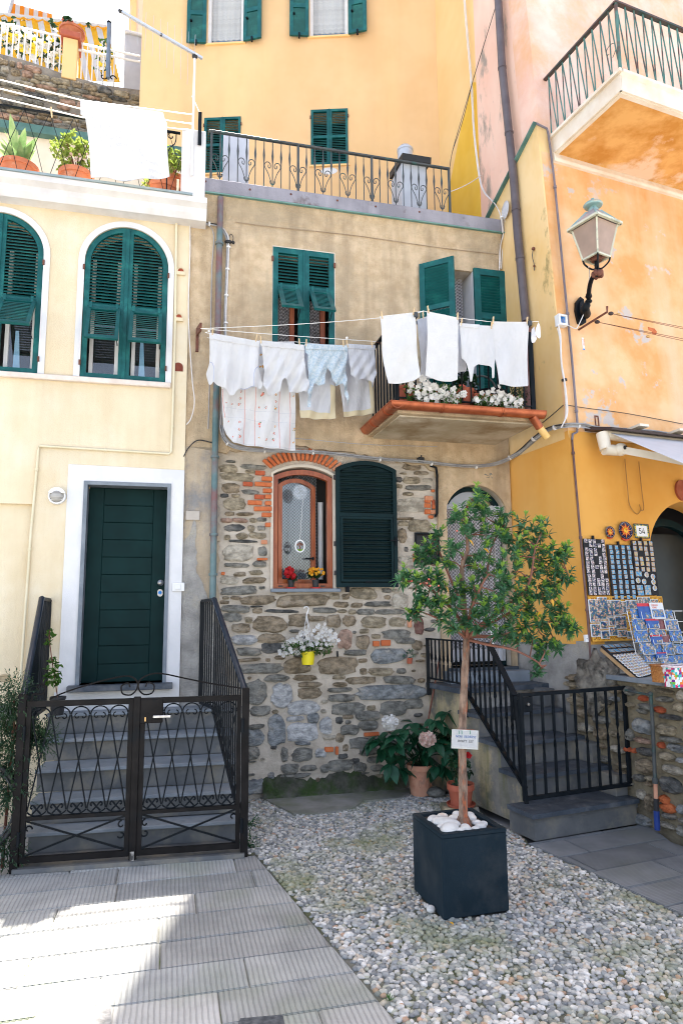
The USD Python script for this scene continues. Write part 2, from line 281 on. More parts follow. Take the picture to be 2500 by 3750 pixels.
M_SLATED = mat('dark_slate_edge', (.035, .045, .058), (.06, .072, .088), 9, .5, .5, 50, c3=(.125, .13, .135), c3scale=4, c3at=.6, c3w=.08)
M_RISER = mat('slate_riser', (.085, .09, .092), (.14, .14, .138), 3, .65, .4, 40, c3=(.20, .18, .145), c3scale=3.4, c3at=.58, c3w=.08)
M_COPPER = mat('copper_gutter', (.30, .075, .03), (.42, .12, .05), 9, .35, .1, 60, metal=.55, c3=(.12, .035, .02), c3scale=7, c3at=.66)
M_PIPE = mat('weathered_copper_pipe', (.085, .15, .155), (.14, .20, .20), 5, .5, .2, 60, metal=.2, c3=(.19, .095, .09), c3scale=2.2, c3at=.52, c3w=.08)
M_BPIPE = mat('brown_grey_pipe', (.085, .068, .072), (.12, .10, .105), 4, .42, .1, 60, metal=.1)
M_RUSTPIPE = mat('red_brown_pipe', (.13, .055, .045), (.18, .08, .07), 5, .45, .1, 60)
M_GREYPLASTIC = mat('grey_plastic', (.33, .34, .36), (.42, .43, .45), 8, .45)
M_CABLE = mat('grey_cable', (.25, .25, .26), (.38, .38, .38), 14, .5)
M_WCABLE = mat('white_cable', (.62, .58, .55), (.72, .69, .66), 12, .5)
M_DCABLE = mat('dark_cable', (.03, .026, .022), (.05, .045, .04), 12, .6)
M_CORD = mat('white_line_cord', (.70, .68, .64), (.78, .76, .72), 20, .8)
M_LINEN = mat('white_linen', (.80, .80, .81), (.85, .85, .86), 6, .9, .9, 16, transl=.3, dist=.03, stretch=(1, 1, .45))
M_LINEN2 = mat('cool_white_cotton', (.72, .73, .77), (.79, .80, .84), 6, .9, .9, 18, transl=.3, dist=.03, stretch=(1, 1, .45))
M_TOWEL = mat('white_towelling', (.82, .815, .81), (.86, .855, .85), 9, .95, .8, 60, transl=.2, dist=.015)
M_BLUEC = mat('pale_blue_print', (.50, .63, .72), (.72, .78, .82), 55, .9, .1, 200, transl=.25, detail=2)
M_YHEM = mat('pale_yellow_hem', (.78, .68, .46), (.80, .72, .52), 8, .9, transl=.3)
M_PEG = mat('peg_wood', (.60, .42, .22), (.70, .52, .30), 30, .7)
M_TERRA = mat('terracotta', (.42, .125, .055), (.50, .17, .08), 8, .8, .2, 60, c3=(.55, .36, .26), c3scale=4, c3at=.66)
M_TERRA2 = mat('red_terracotta', (.36, .085, .045), (.42, .11, .06), 8, .75, .15, 60)
M_TERRAP = mat('pale_terracotta', (.52, .23, .14), (.58, .30, .19), 9, .85, .3, 60, c3=(.36, .2, .14), c3scale=6, c3at=.64)
M_SOIL = mat('soil', (.03, .022, .016), (.06, .045, .03), 30, .95, 1., 60)
M_LEAF = mat('mid_leaf', (.035, .085, .018), (.06, .13, .03), 20, .5, island=.3, transl=.25, spec=.4)
M_LEAFD = mat('dark_leaf', (.012, .055, .020), (.028, .095, .034), 14, .42, island=.35, transl=.15, spec=.45)
M_LEAFL = mat('young_leaf', (.26, .48, .06), (.38, .60, .12), 20, .5, island=.25, transl=.35)
M_HYD = mat('hydrangea_leaf', (.008, .070, .030), (.018, .105, .046), 10, .4, .3, 60, transl=.15, spec=.45)
M_PETALW = mat('white_petal', (.80, .79, .76), (.85, .84, .82), 30, .8, transl=.3)
M_PETALR = mat('red_petal', (.42, .008, .012), (.55, .015, .02), 30, .7, transl=.2)
M_PETALO = mat('orange_yellow_petal', (.80, .32, .01), (.85, .48, .03), 30, .7, transl=.2)
M_PETALP = mat('pink_petal', (.72, .45, .40), (.80, .68, .58), 60, .8, transl=.2)
M_CORAL = mat('coral_petal', (.75, .16, .12), (.8, .25, .18), 30, .8, transl=.2)
M_BARK = mat('peeling_bark', (.11, .065, .045), (.30, .20, .14), 26, .9, 1., 60, c3=(.36, .10, .04), c3scale=11, c3at=.59, c3w=.04, stretch=(1, 1, .38), dist=.012)
M_BARK2 = mat('red_twig_bark', (.14, .055, .035), (.22, .09, .06), 14, .8)
M_PLANTER = mat('dark_slate_planter', (.004, .012, .018), (.008, .018, .026), 3, .62, .25, 220, spec=.16, c3=(.028, .034, .038), c3scale=3.2, c3at=.6, c3w=.12, coat=0.)
M_REDWOOD = mat('varnished_red_wood', (.24, .055, .018), (.34, .095, .03), 5, .35, .1, 60, stretch=(6, 6, .8), coat=.2)
M_BLACK = mat('dark_interior', (.012, .012, .012), (.02, .018, .016), 3, .9)
M_BLACKP = mat('black_plastic', (.014, .014, .015), (.02, .02, .021), 6, .5)
M_YPOT = mat('yellow_plastic_pot', (.80, .64, .01), (.83, .68, .02), 4, .4)
M_STEEL = mat('brushed_steel', (.34, .33, .32), (.5, .5, .5), 20, .3, metal=1.)
M_BLUEP = mat('blue_keyhole_film', (.02, .2, .6), (.03, .25, .66), 9, .4)
M_WPLASTIC = mat('white_plastic', (.72, .71, .69), (.78, .77, .75), 9, .45)
M_FROST = mat('frosted_lamp_glass', (.56, .42, .34), (.66, .50, .41), 4, .35, .1, 60, transl=.4)
M_VERDI = mat('verdigris_metal', (.20, .34, .33), (.30, .42, .40), 9, .6, .2, 60, c3=(.45, .42, .33), c3scale=7, c3at=.6)
M_LAMPRIM = mat('cream_green_metal', (.50, .50, .36), (.58, .56, .44), 9, .6, .1, 60, c3=(.25, .28, .2), c3scale=9, c3at=.62)
M_RUST = mat('rusty_iron', (.10, .035, .022), (.17, .06, .035), 20, .8, .4, 90)
M_BEIGEM = mat('cream_awning_arm', (.66, .58, .45), (.72, .64, .51), 7, .4)
M_CANVAS = mat('white_awning_canvas', (.74, .74, .76), (.78, .78, .80), 5, .85, transl=.25)
M_DKBROWN = mat('dark_brown_hood', (.035, .02, .018), (.05, .03, .026), 6, .5)
BR = [mat('brick_%s' % n, a, b, 18, .9, .6, 90, dist=.006) for n, a, b in (('orange', (.46, .11, .035), (.55, .16, .055)), ('red', (.36, .075, .03), (.46, .11, .045)), ('pale', (.50, .20, .10), (.56, .26, .15)))]
ST = {k: mat('stone_' + n, tuple(x*.80 for x in a), tuple(x*1.22 for x in b), 13, .9, 1., 38, dist=.025, stretch=(1, 1, 1.5), c3=c, c3scale=6, c3at=.62, c3w=.09) for k, n, a, b, c in (
 ('g', 'slate_grey', (.145, .138, .118), (.23, .22, .19), (.36, .325, .265)), ('d', 'dark_grey', (.065, .065, .062), (.12, .117, .108), (.25, .23, .20)),
 ('t', 'tan', (.25, .205, .135), (.36, .30, .21), (.17, .14, .095)), ('b', 'brown', (.18, .14, .09), (.29, .225, .15), (.40, .335, .25)),
 ('l', 'light_buff', (.36, .315, .245), (.46, .41, .33), (.25, .22, .17)), ('w', 'pale_grey', (.34, .34, .335), (.47, .46, .445), (.20, .20, .195)),
 ('u', 'blue_grey', (.165, .175, .178), (.26, .27, .268), (.42, .39, .34)), ('p', 'rosy', (.32, .20, .14), (.42, .28, .21), (.22, .16, .12)), ('m', 'maroon', (.12, .055, .045), (.18, .085, .065), (.22, .13, .1)))}
# ------------------------------------------------------------------ ground: paving, cobbles, apron
M_GROUND = mat('far_paving', (.24, .235, .225), (.32, .31, .295), 2, .8, .3, 30)
one('ground', 'pale grey paved square running on past the houses', 'ground', box(-60, 60, -.30, -.06, -60, 60), M_GROUND, kind='structure', frame=Frame([0, 0, 0], [1, 0, 0], [0, -1, 0]))
PE0, PE1 = np.array([-.66, 5.34]), np.array([.36, 2.95])           # edge between left paving and cobbles
rowdir = on_level(1125, 3383) - on_level(0, 3521); rowdir /= np.linalg.norm(rowdir); rown = np.array([rowdir[1], -rowdir[0], 0])
M_SLABL = [paving('grooved_paving_%d' % i, a, b, rowdir, .026, c) for i, (a, b, c) in enumerate((((.31, .315, .305), (.41, .41, .395), (.25, .28, .21)), ((.36, .35, .325), (.46, .445, .42), (.29, .30, .22)), ((.29, .29, .275), (.385, .38, .36), (.24, .265, .18))))]
M_JOINT = mat('paving_joint', (.17, .17, .15), (.24, .235, .21), 12, .95, .5, 80, c3=(.10, .13, .05), c3scale=3, c3at=.6)
LP = Thing('paving', 'grooved grey slate slabs before the black gate, half in sunlight', 'paving', kind='structure', base=[-1.2, 4, 0])
lp_poly = sg.Polygon([tuple(PE0), tuple(PE1), (.75, 2.0), (.75, -1.5), (-6, -1.5), (-6, 4.25), (-2.42, 4.95), tuple(G0[:2]), tuple(G1[:2] + GU[:2]*.06)])
LP.add('bedding', plate(lp_poly, -.055, -.012), M_JOINT)
rd2, rn2 = rowdir[:2], -rown[:2]                                   # along rows; away from the camera
org = on_level(1125, 3383)[:2]
rows = [0.]; ys = [on_level(*q)[:2] for q in ((1013, 3240), (1067, 3307), (1143, 3383), (1196, 3468), (1286, 3562), (1393, 3664))]
offs = sorted([float((q - org) @ rn2) for q in ys]); st_ = (offs[-1] - offs[0])/5
bounds = [offs[0] - st_*k for k in range(14, 0, -1)] + offs + [offs[-1] + st_*k for k in range(1, 5)]
rs_ = random.Random(5); k_ = 0
for a, b in zip(bounds[:-1], bounds[1:]):
 x = -6.2 + rs_.random()*.5
 while x < 3.2:
  L_ = rs_.uniform(.55, .95); q = sg.Polygon([tuple(org + rd2*(x + .004) + rn2*(a + .004)), tuple(org + rd2*(x + L_ - .004) + rn2*(a + .004)), tuple(org + rd2*(x + L_ - .004) + rn2*(b - .004)), tuple(org + rd2*(x + .004) + rn2*(b - .004))]).intersection(lp_poly.buffer(-.004))
  x += L_
  if q.is_empty or q.area < .002 or q.geom_type != 'Polygon': continue
  c_ = q.centroid
  if c_.y < 2.2 or c_.x < -3.5: continue
  inner = q.buffer(-.005)
  if inner.is_empty or inner.geom_type != 'Polygon': inner = q
  dz = rs_.uniform(-.0025, .0025)
  LP.add('slab', cat_([plate(q, -.05, -.004 + dz), plate(inner, -.004 + dz, 0 + dz)]), M_SLABL[rs_.randrange(3)])
LP.add('far_slabs', plate(lp_poly.intersection(sg.box(-7, -2, 2, 2.15)), -.05, -.001), M_SLABL[0], kind='stuff')
RP = Thing('paving', 'grooved grey slabs at the foot of the right-hand steps', 'paving', kind='structure', base=[2, 5, 0])
RE0, RE1 = np.array([1.40, 5.52]), np.array([2.10, 4.02])
rp_poly = sg.Polygon([tuple(RE0), (2.52, 5.98), (2.50, 5.36), (2.9, 5.0), (5, 5), (5, 2.5), tuple(RE1 + (RE1 - RE0)), ])
RP.add('bedding', plate(rp_poly, -.055, -.012), M_JOINT)
ru2 = R.u[:2]; rv2 = np.array([-ru2[1], ru2[0]]); rdir3 = np.array([ru2[0], ru2[1], 0])
M_SLABR = [paving('fine_grooved_paving_%d' % i, a, b, rdir3*0 + np.array([rv2[0], rv2[1], 0]), .017, c) for i, (a, b, c) in enumerate((((.13, .14, .15), (.19, .20, .21), (.15, .165, .13)), ((.155, .165, .175), (.22, .23, .24), (.16, .17, .15))))]
for i in range(-1, 8):
 a = -.30*i; x = -1.6 + (i % 2)*.4
 while x < 4:
  L_ = rs_.uniform(.6, .95); o_ = RE0 + np.array([0, .28])
  q = sg.Polygon([tuple(o_ + ru2*(x + .005) + rv2*(a - .295)), tuple(o_ + ru2*(x + L_ - .005) + rv2*(a - .295)), tuple(o_ + ru2*(x + L_ - .005) + rv2*(a - .005)), tuple(o_ + ru2*(x + .005) + rv2*(a - .005))]).intersection(rp_poly.buffer(-.004)); x += L_
  if q.is_empty or q.area < .004 or q.geom_type != 'Polygon': continue
  inner = q.buffer(-.005); inner = q if inner.is_empty or inner.geom_type != 'Polygon' else inner; dz = rs_.uniform(-.002, .002)
  RP.add('slab', cat_([plate(q, -.05, -.004 + dz), plate(inner, -.004 + dz, dz)]), M_SLABR[rs_.randrange(2)])
# cobbles
for pts, lab in ((((150, 3716), (405, 3688), (410, 3780), (60, 3780)), 'rough grey concrete cover at the bottom edge of the sunlit paving'), (((880, 3736), (1035, 3722), (1050, 3790), (860, 3790)), 'dark worn drain cover at the bottom edge of the shaded paving')): one('drain_cover', lab, 'drain cover', plate(sg.Polygon([tuple(on_level(*q)[:2]) for q in pts]), -.01, .006), mat('worn_concrete', (.20, .195, .19), (.34, .33, .32), 22, .9, .8, 80) if pts[0][0] < 200 else mat('dark_iron_cover', (.05, .055, .06), (.12, .125, .13), 40, .7, .8, 90))
CB = Thing('pebble_paving', 'sea pebbles set on edge in mortar between the two slate pavings', 'cobbles', kind='structure', base=[.6, 4.5, 0])
cob_poly = sg.Polygon([tuple(PE0 + [.006, 0]), (-.74, 5.36), (-.95, 7.05), (.9, 7.3), (1.42, 5.62), tuple(RE0), tuple(RE1 + (RE1 - RE0)), (2.4, 2.0), (.8, 2.0), tuple(PE1)])
M_COBB = mat('cobble_mortar', (.10, .098, .09), (.17, .165, .145), 14, .95, .8, 90, c3=(.075, .085, .03), c3scale=1.5, c3at=.5, c3w=.15)
CB.add('mortar', plate(cob_poly, -.055, -.010), M_COBB)
PEBC = [(.44, .42, .385), (.33, .325, .305), (.225, .23, .225), (.41, .35, .28), (.15, .155, .155), (.34, .225, .155), (.53, .51, .475), (.29, .285, .23)]
PEBM = [mat('pebble_%d' % i, tuple(x*1.05 for x in c), tuple(min(.78, x*1.45) for x in c), 30, .6, .15, 200, spec=.4, c3=(.17, .19, .07), c3scale=1.4, c3at=.61, c3w=.12) for i, c in enumerate(PEBC)]
base_ico = trimesh.creation.icosphere(subdivisions=1); BI = base_ico.vertices; BFc = base_ico.faces
pebs = []; gr = .0275; apron_px = [(950, 2915), (1080, 2980), (1170, 2980), (1285, 2960), (1320, 2935), (1458, 2925), (1500, 2900), (1400, 2860), (1000, 2870)]
apron = sg.Polygon([tuple(on_level(*q)[:2]) for q in apron_px]).buffer(.03)
prs = np.random.default_rng(11); cp = cob_poly.buffer(-.012); from shapely.prepared import prep; cpp = prep(cp.difference(apron.buffer(-.03)))
pl = sg.Polygon([tuple(on_level(*q)[:2]) for q in ((1512, 3280), (1612, 3374), (1873, 3354), (1790, 3200))])
row = 0; y = 2.05
while y < 7.2:
 near = 1. if y > 4.3 else 1.08
 x = -1.1 + (row % 2)*gr*.6
 while x < 2.5:
  px_, py_ = x + prs.normal()*.006, y + prs.normal()*.006
  if cpp.contains(sg.Point(px_, py_)) and not pl.buffer(-.03).contains(sg.Point(px_, py_)): pebs.append((px_, py_, near*prs.uniform(.009, .0165)*(1.25 if prs.random() < .10 else 1)))
  x += gr*near*(1.02 + .12*prs.normal()*.5)
 y += gr*near*.80; row += 1
def pebble(px_, py_, r):
 a = prs.uniform(0, 6.3); e = prs.uniform(1.0, 1.55); v = BI*np.array([r*e, r, r*prs.uniform(.55, .9)])*(1 + .10*prs.normal(size=(len(BI), 1)))
 c, s_ = math.cos(a), math.sin(a); v = np.stack([v[:, 0]*c - v[:, 1]*s_, v[:, 0]*s_ + v[:, 1]*c, v[:, 2]], 1); return v + [px_, py_, -.009 + prs.uniform(-.003, .004)]
pw = np.array([.18, .22, .19, .09, .12, .03, .09, .08]); pw /= pw.sum()
kinds = prs.choice(8, len(pebs), p=pw)
order = sorted(range(len(pebs)), key=lambda i: -(pebs[i][2]/max(pebs[i][1], .1) if (abs(pebs[i][0]/pebs[i][1]) < .5 and pebs[i][1] > 3.25) else 0)); single = set(order[:290])
bulk = {k: ([], []) for k in range(8)}
for i, (a, b, r) in enumerate(pebs):
 v = pebble(a, b, r)
 if i in single: CB.add('pebble', TM(v, BFc), PEBM[kinds[i]], smooth=True)
 else: bulk[kinds[i]][0].append(v)
for k in range(8):
 vs = bulk[k][0]
 CB.add('small_pebbles', TM(np.concatenate(vs), np.concatenate([BFc + 42*i for i in range(len(vs))])), PEBM[k], smooth=True, kind='stuff')
M_APRON = mat('mossy_concrete', (.19, .185, .165), (.27, .26, .235), 4, .9, .5, 60, c3=(.13, .15, .07), c3scale=2.2, c3at=.55, c3w=.12)
one('apron', 'thin rounded patch of mossy concrete along the foot of the stone wall', 'concrete patch', plate(apron, -.02, .012), M_APRON, kind='structure')

# ------------------------------------------------------------------ shutters
def louvres(fr, s0, s1, t0, t1, n, pitch, top=None, tilt=.75, depth=None, thick=.006):
 depth = pitch*1.12 if depth is None else depth
 out = []; t = t0 + pitch*.5
 while t < t1 - pitch*.2:
  a, b = s0, s1
  if top is not None:
   I = top.intersection(sg.LineString([(s0 - 1, t + pitch*.25), (s1 + 1, t + pitch*.25)]))
   if I.is_empty or I.length < .03: break
   a, b = max(s0, I.bounds[0]), min(s1, I.bounds[2])
  if b - a > .02:
   d, e = math.cos(tilt), math.sin(tilt)
   P = [(-.5*depth*d, .5*depth*e), (.5*depth*d, -.5*depth*e)]; q = []
   for s_ in (a, b):
    for (dn, dt) in ((P[0][0] - e*thick/2, P[0][1] - d*thick/2), (P[1][0] - e*thick/2, P[1][1] - d*thick/2), (P[1][0] + e*thick/2, P[1][1] + d*thick/2), (P[0][0] + e*thick/2, P[0][1] + d*thick/2)): q.append([s_, t + dt, n + dn])
   m = TM(q, BOXF); m.fix_normals(); out.append(fr.mesh(m))
  t += pitch
 return out
def leaf(th, fr, s0, s1, t0, t1, n, mm, rails, w=.055, thick=.032, pitch=.03, top=None, name='shutter', slat='slat', parent=None, panels=None, tilt=.75):
 """A louvred shutter leaf: a frame with openings between the rails, and its slats."""
 outer = top if top is not None else rect(s0, s1, t0, t1)
 inner = (outer.buffer(-w) if top is not None else rect(s0 + w, s1 - w, t0 + w, t1 - w))
 hole = inner
 for r0, r1 in rails: hole = hole.difference(rect(s0 - 1, s1 + 1, r0, r1))
 h = th.add(name, plate(outer.difference(hole), n, n + thick), mm, parent=parent, frame=fr)
 for g in getattr(hole, 'geoms', [hole]):
  if g.area < 1e-4: continue
  a, b, c, d = g.bounds
  if panels and any(p0 <= (b + d)/2 <= p1 for p0, p1 in panels): continue
  for m in louvres(fr, a, c, b, d, n + thick*.5, pitch, top=g, tilt=tilt): th.add(slat, m, mm, parent=h)
 return h
def flap(th, fr, s0, s1, t0, t1, n, mm, ang, pitch=.026, w=.035, name='shutter_flap'):
 """The lower part of a shutter, hinged along its top and pushed out."""
 c, q = math.cos(ang), math.sin(ang)
 f2 = Frame(fr.p(0, t1, n), fr.u, fr.n*c + fr.w*q)             # turned about its top edge
 h = th.add(name, plate(rect(s0, s1, t0 - t1, 0).difference(rect(s0 + w, s1 - w, t0 - t1 + w, -w)), 0, .026), mm, frame=f2)
 for m in louvres(f2, s0 + w, s1 - w, t0 - t1 + w, -w, .013, pitch): th.add('slat', m, mm, parent=h)
 th.add('flap_stay', tube([fr.p(s1 - .02, t0 + .05, n), f2.p(s1 - .02, t0 - t1 + .06, .0)], .004, 6), M_IRON)
 for s_ in (s0 + .02, s1 - .045): th.add('strap_hinge', fr.mesh(box(s_, s_ + .025, t1 - .01, t1 + .05, n + .034, n + .038)), M_TEAL if mm is M_TEAL else mm)
 return h

# ------------------------------------------------------------------ cream house on the left
CH = Thing('cream_house', 'cream house with white cornice, arched teal shutters and dark green front door', 'house', base=F.p(-3, 0, 0))
sr = F.uv(688, 1200)[0]
def fz(x, y, off=0.): return F.uv(x, y, off)[1]
def fs(x, y, off=0.): return F.uv(x, y, off)[0]
aw = []
a0, a1 = fs(310, 1000), fs(616, 1010); ab = fz(447, 1395); acr = fz(466, 838); WD = a1 - a0
for k in (0, 1): aw.append((a0 - k*1.175, a1 - k*1.175))
d0, d1, dz0, dz1 = -2.515, -1.715, 1.115, 3.0
rise = WD/2; asp = acr - rise
wall = rect(-6.5, sr, -.2, fz(600, 740))
wholes = [arched(x0, x1, ab, asp, rise, 24) for x0, x1 in aw] + [rect(d0, d1, dz0, dz1), rect(-6.4, fs(118, 2000), 1.16, fz(60, 1846))]
CH.add('front_wall', plate(wall, -.25, .03, wholes), M_CREAM, frame=F)
CH.add('sunk_panel', box(-6.5, fs(118, 2000) + .05, 1.05, fz(60, 1846) + .05, -.24, -.015), M_CREAM, frame=F)
CH.add('rooms', box(-6.5, sr - .05, -.2, 5.9, -5, -.5), M_BLACK, frame=F)
for x0, x1 in aw:
 tr = arched(x0 - .058, x1 + .058, ab, asp, rise + .058, 24).difference(arched(x0, x1, ab - .1, asp, rise, 24))
 CH.add('window_surround', plate(tr, .03, .042), M_WHITE, frame=F)
CH.add('sill_band', cbox(-6.5, fs(625, 1405), ab - .055, ab - .002, .0, .07, .006), mat('pale_marble_sill', (.62, .52, .44), (.72, .63, .55), 7, .7), frame=F)
door_o = [(fs(253, 1703), -.05), (fs(253, 1703), fz(253, 1703)), (sr, fz(672, 1725)), (sr, -.05)]
CH.add('door_surround', plate(sg.Polygon(door_o).difference(rect(d0, d1, dz0, dz1)).difference(rect(-9, 9, -1, .2)), .03, .041), M_WHITE, frame=F)
CH.add('slate_door_lining', plate(rect(d0, d1, dz0, dz1).difference(rect(d0 + .035, d1 - .035, dz0 - .1, dz1 - .035)), -.2, .052), M_SLATE, frame=F)
CH.add('threshold', cbox(d0 - .06, d1 + .06, dz0 - .055, dz0, -.2, .13, .005), M_SLATED, frame=F)
dr = CH.add('door', plate(rect(d0 + .036, d1 - .036, dz0 + .002, dz1 - .036), -.16, -.115), M_DOOR, frame=F)
pa, pb = d0 + .175, d1 - .165
for s0_, s1_ in ((d0 + .036, pa - .002), (pb + .002, d1 - .036)): CH.add('stile', cbox(s0_, s1_, dz0 + .004, dz1 - .038, -.115, -.10, .003), M_DOOR, parent=dr, frame=F)
hgt = (dz1 - .038 - dz0 - .004)/11
for k in range(11): CH.add('board', cbox(pa, pb, dz0 + .004 + k*hgt + .002, dz0 + .004 + (k + 1)*hgt - .002, -.115, -.10, .003), M_DOOR, parent=dr, frame=F)
kx, kz = F.uv(588, 2135, -.1); CH.add('knob', lathe([(.0, 0), (.022, .0), (.024, .012), (.012, .02), (.012, .03), (.028, .042), (.03, .055), (.02, .066), (0, .07)], 16, F.p(kx, kz, -.1), F.n), M_STEEL, parent=dr, smooth=40)
kx, kz = F.uv(586, 2167, -.1); CH.add('lock_plate', plate(sg.Point(kx, kz).buffer(.013).union(sa.translate(sg.Point(kx, kz).buffer(.013), 0, -.022)).convex_hull.buffer(.012), -.1, -.094), M_STEEL, parent=dr, frame=F)
CH.add('cylinder_cover', lathe([(0, 0), (.017, 0), (.017, .008), (0, .01)], 14, F.p(kx, kz - .01, -.094), F.n), M_BLUEP, parent=dr)
CH.add('spy_hole', lathe([(0, 0), (.012, 0), (.011, .005), (0, .006)], 12, F.p(*F.uv(326, 1786, -.1), -.1), F.n), mat('brass', (.5, .3, .12), (.6, .38, .16), 9, .4, metal=.8))
# windows behind the shutters: dark room, pale curtain strips and glass frames
for i, (x0, x1) in enumerate(aw):
 CH.add('dark_room', arched and plate(arched(x0 - .02, x1 + .02, ab - .02, asp, rise + .02, 16), -.245, -.235), M_BLACK, frame=F)
 for k in (0, 1):
  c0, c1 = (x0, (x0 + x1)/2) if k == 0 else ((x0 + x1)/2, x1)
  for e in (c0 + .06, c1 - .10): CH.add('white_window_frame', box(e, e + .035, ab + .01, asp + .1, -.16, -.12), M_WPLASTIC, frame=F)
  CH.add('pane', box(c0 + .05, c1 - .05, ab + .01, asp + .1, -.142, -.138), glass('window_glass'), frame=F)
 CH.add('blue_curtain', plate([((x0 + x1)/2 + .13, ab + .02), ((x0 + x1)/2 + .20, ab + .02), ((x0 + x1)/2 + .17, ab + .5), ((x0 + x1)/2 + .14, ab + .5)], -.2, -.19), mat('blue_curtain_cloth', (.25, .5, .72), (.35, .6, .8), 8, .9), frame=F)
 CH.add('beige_curtain', plate([((x0 + x1)/2 - .13, ab + .02), ((x0 + x1)/2 - .06, ab + .02), ((x0 + x1)/2 - .08, ab + .24), ((x0 + x1)/2 - .09, ab + .24)], -.2, -.19), mat('beige_curtain_cloth', (.5, .42, .3), (.6, .5, .38), 8, .9), frame=F)
midz = F.uv(400, 1120)[1]; fl0 = F.uv(400, 1140)[1]; fl1 = F.uv(400, 1283)[1]
for x0, x1 in aw:
 xm = (x0 + x1)/2; full = arched(x0 + .004, x1 - .004, ab + .004, asp, rise - .004, 30)
 for k, (c0, c1) in enumerate(((x0, xm - .001), (xm + .001, x1))):
  top = full.intersection(rect(c0 + .003, c1 - .003, 0, 9))
  leaf(CH, F, c0, c1, ab, acr, -.01, M_TEAL, [(fl0, midz)], w=.05, pitch=.0325, top=top.difference(rect(c0 + .05, c1 - .05, ab + .05, fl0)) if False else top, panels=[(ab, fl0)])
  flap(CH, F, c0 + .045, c1 - .045, fl1 - .005, fl0 + .01, .026, M_TEAL, math.radians(24 if x0 == aw[0][0] else 36))
 CH.add('meeting_stile', box(xm - .016, xm + .016, ab + .005, acr - .012, .022, .034), M_TEAL, frame=F)
 for tz in (ab + .12, asp - .1):
  for sx in (x0 - .012, x1 - .006): CH.add('hinge_pin', box(sx, sx + .018, tz, tz + .05, .03, .055), M_RUST, frame=F)
# cornice and roof terrace floor
cz0, cz1 = fz(300, 745, .2), fz(300, 660, .2)
cend = fs(757, 760, .2)
ctop = fz(300, 655, .26)
prof = [(0, cz0), (.15, cz0 + .01), (.19, cz0 + .06), (.19, cz0 + .12), (.25, cz0 + .15), (.25, ctop - .012), (-.6, ctop - .012), (-.6, cz0)]
def extr(prof, s0, s1, fr):
 m = plate([(a, b) for a, b in prof], s0, s1)                   # (n, t) section swept along s
 v = m.vertices; q = TM(np.stack([v[:, 2], v[:, 1], v[:, 0]], 1), m.faces[:, ::-1]); return fr.mesh(q)
CH.add('cornice', extr(prof, -6.5, cend, F), M_CORN)
CH.add('gutter_edge', extr([(.20, ctop - .01), (.265, ctop - .01), (.265, ctop + .012), (.20, ctop + .012)], -6.5, fs(705, 715, .26), F), mat('grey_green_edging', (.20, .26, .27), (.28, .33, .34), 6, .5))
CH.add('terrace_floor', box(-6.5, cend - .05, ctop - .3, ctop - .011, -5, -.6), M_CORN, frame=F)
PIL = F.sub(0, 0, .0)
q0, q1 = fs(664, 600, .1), fs(752, 600, .1)
CH.add('roof_pillar', cbox(q0, q1, ctop, fz(700, 475, .1), -.22, .12, .008), M_CORN, frame=F)
CH.add('back_wall', box(-6.5, q0 + .1, ctop, fz(250, 520, -1.6), -1.8, -1.6), mat('beige_terrace_wall', (.62, .53, .40), (.70, .61, .48), 3, .9, .2, 80), frame=F)
CH.add('back_wall_gutter', box(-6.5, q0 + .1, fz(250, 520, -1.6), fz(250, 492, -1.6), -1.75, -1.5), mat('dull_green_gutter', (.05, .12, .10), (.07, .15, .13), 5, .6), frame=F)
# three clay tile vents beside the right window
for (vx, vy) in ((662, 995), (655, 1163)):
 s_, z_ = F.uv(vx, vy)
 CH.add('tile_vent', plate(arched(s_ - .04, s_ + .04, z_ - .055, z_ - .02, .04, 12).difference(arched(s_ - .03, s_ + .03, z_ - .02, z_ - .015, .033, 12)), .03, .055), M_CREAM, frame=F)
 CH.add('vent_mouth', plate(arched(s_ - .03, s_ + .03, z_ - .02, z_ - .015, .033, 12), .03, .036), M_TERRA2, frame=F)
s_, z_ = F.uv(653, 1347); CH.add('open_vent', plate(arched(s_ - .045, s_ + .045, z_ - .045, z_, .045, 14), .0301, .034), mat('dark_clay', (.16, .035, .02), (.22, .06, .035), 9, .9), frame=F)
gv = F.uv(12, 2495); CH.add('round_vent', cat_([lathe([(.05, 0), (.062, 0), (.062, .015), (.05, .02), (.05, 0)], 20, F.p(gv[0], gv[1], -.015), F.n)] + [F.mesh(box(gv[0] - .045, gv[0] + .045, gv[1] - .04 + k*.014, gv[1] - .033 + k*.014, -.012, -.002)) for k in range(6)]), mat('tan_plastic', (.46, .36, .22), (.55, .44, .28), 9, .6))
CH.add('back_mass', box(-6.5, sr - .06, -.2, ctop - .3, -5.2, -5.05), M_CREAM, frame=F)

# ------------------------------------------------------------------ stone house in the middle
SH = Thing('stone_house', 'old stone and tan render house between the cream and orange houses', 'house', base=F.p(.2, 0, 0))
sl, sright = sr + .002, 1.93
zt = fz(1200, 745, .05)
rw0, rw1, rwb, rws, rwr = -.722, -.092, 1.985, 3.15, .085           # red window opening
uw0, uw1, uwb, uwt = -.733, -.062, 4.36, 5.612                      # upper shuttered window
bd0, bd1, bdb, bdt = fs(1535, 985), fs(1728, 1000), 3.70, fz(1640, 985)
ed0, ed1, edb, eds = 1.165, 1.865, 1.16, 2.87; edr = fz(1735, 1776) - eds
openings = [arched(rw0, rw1, rwb, rws, rwr, 14), rect(uw0, uw1, uwb, uwt), rect(bd0, bd1, bdb, bdt), arched(ed0, ed1, edb, eds, edr, 18), rect(*sorted((fs(1522, 1955), fs(1602, 1960))), fz(1560, 2062), fz(1560, 1955))]
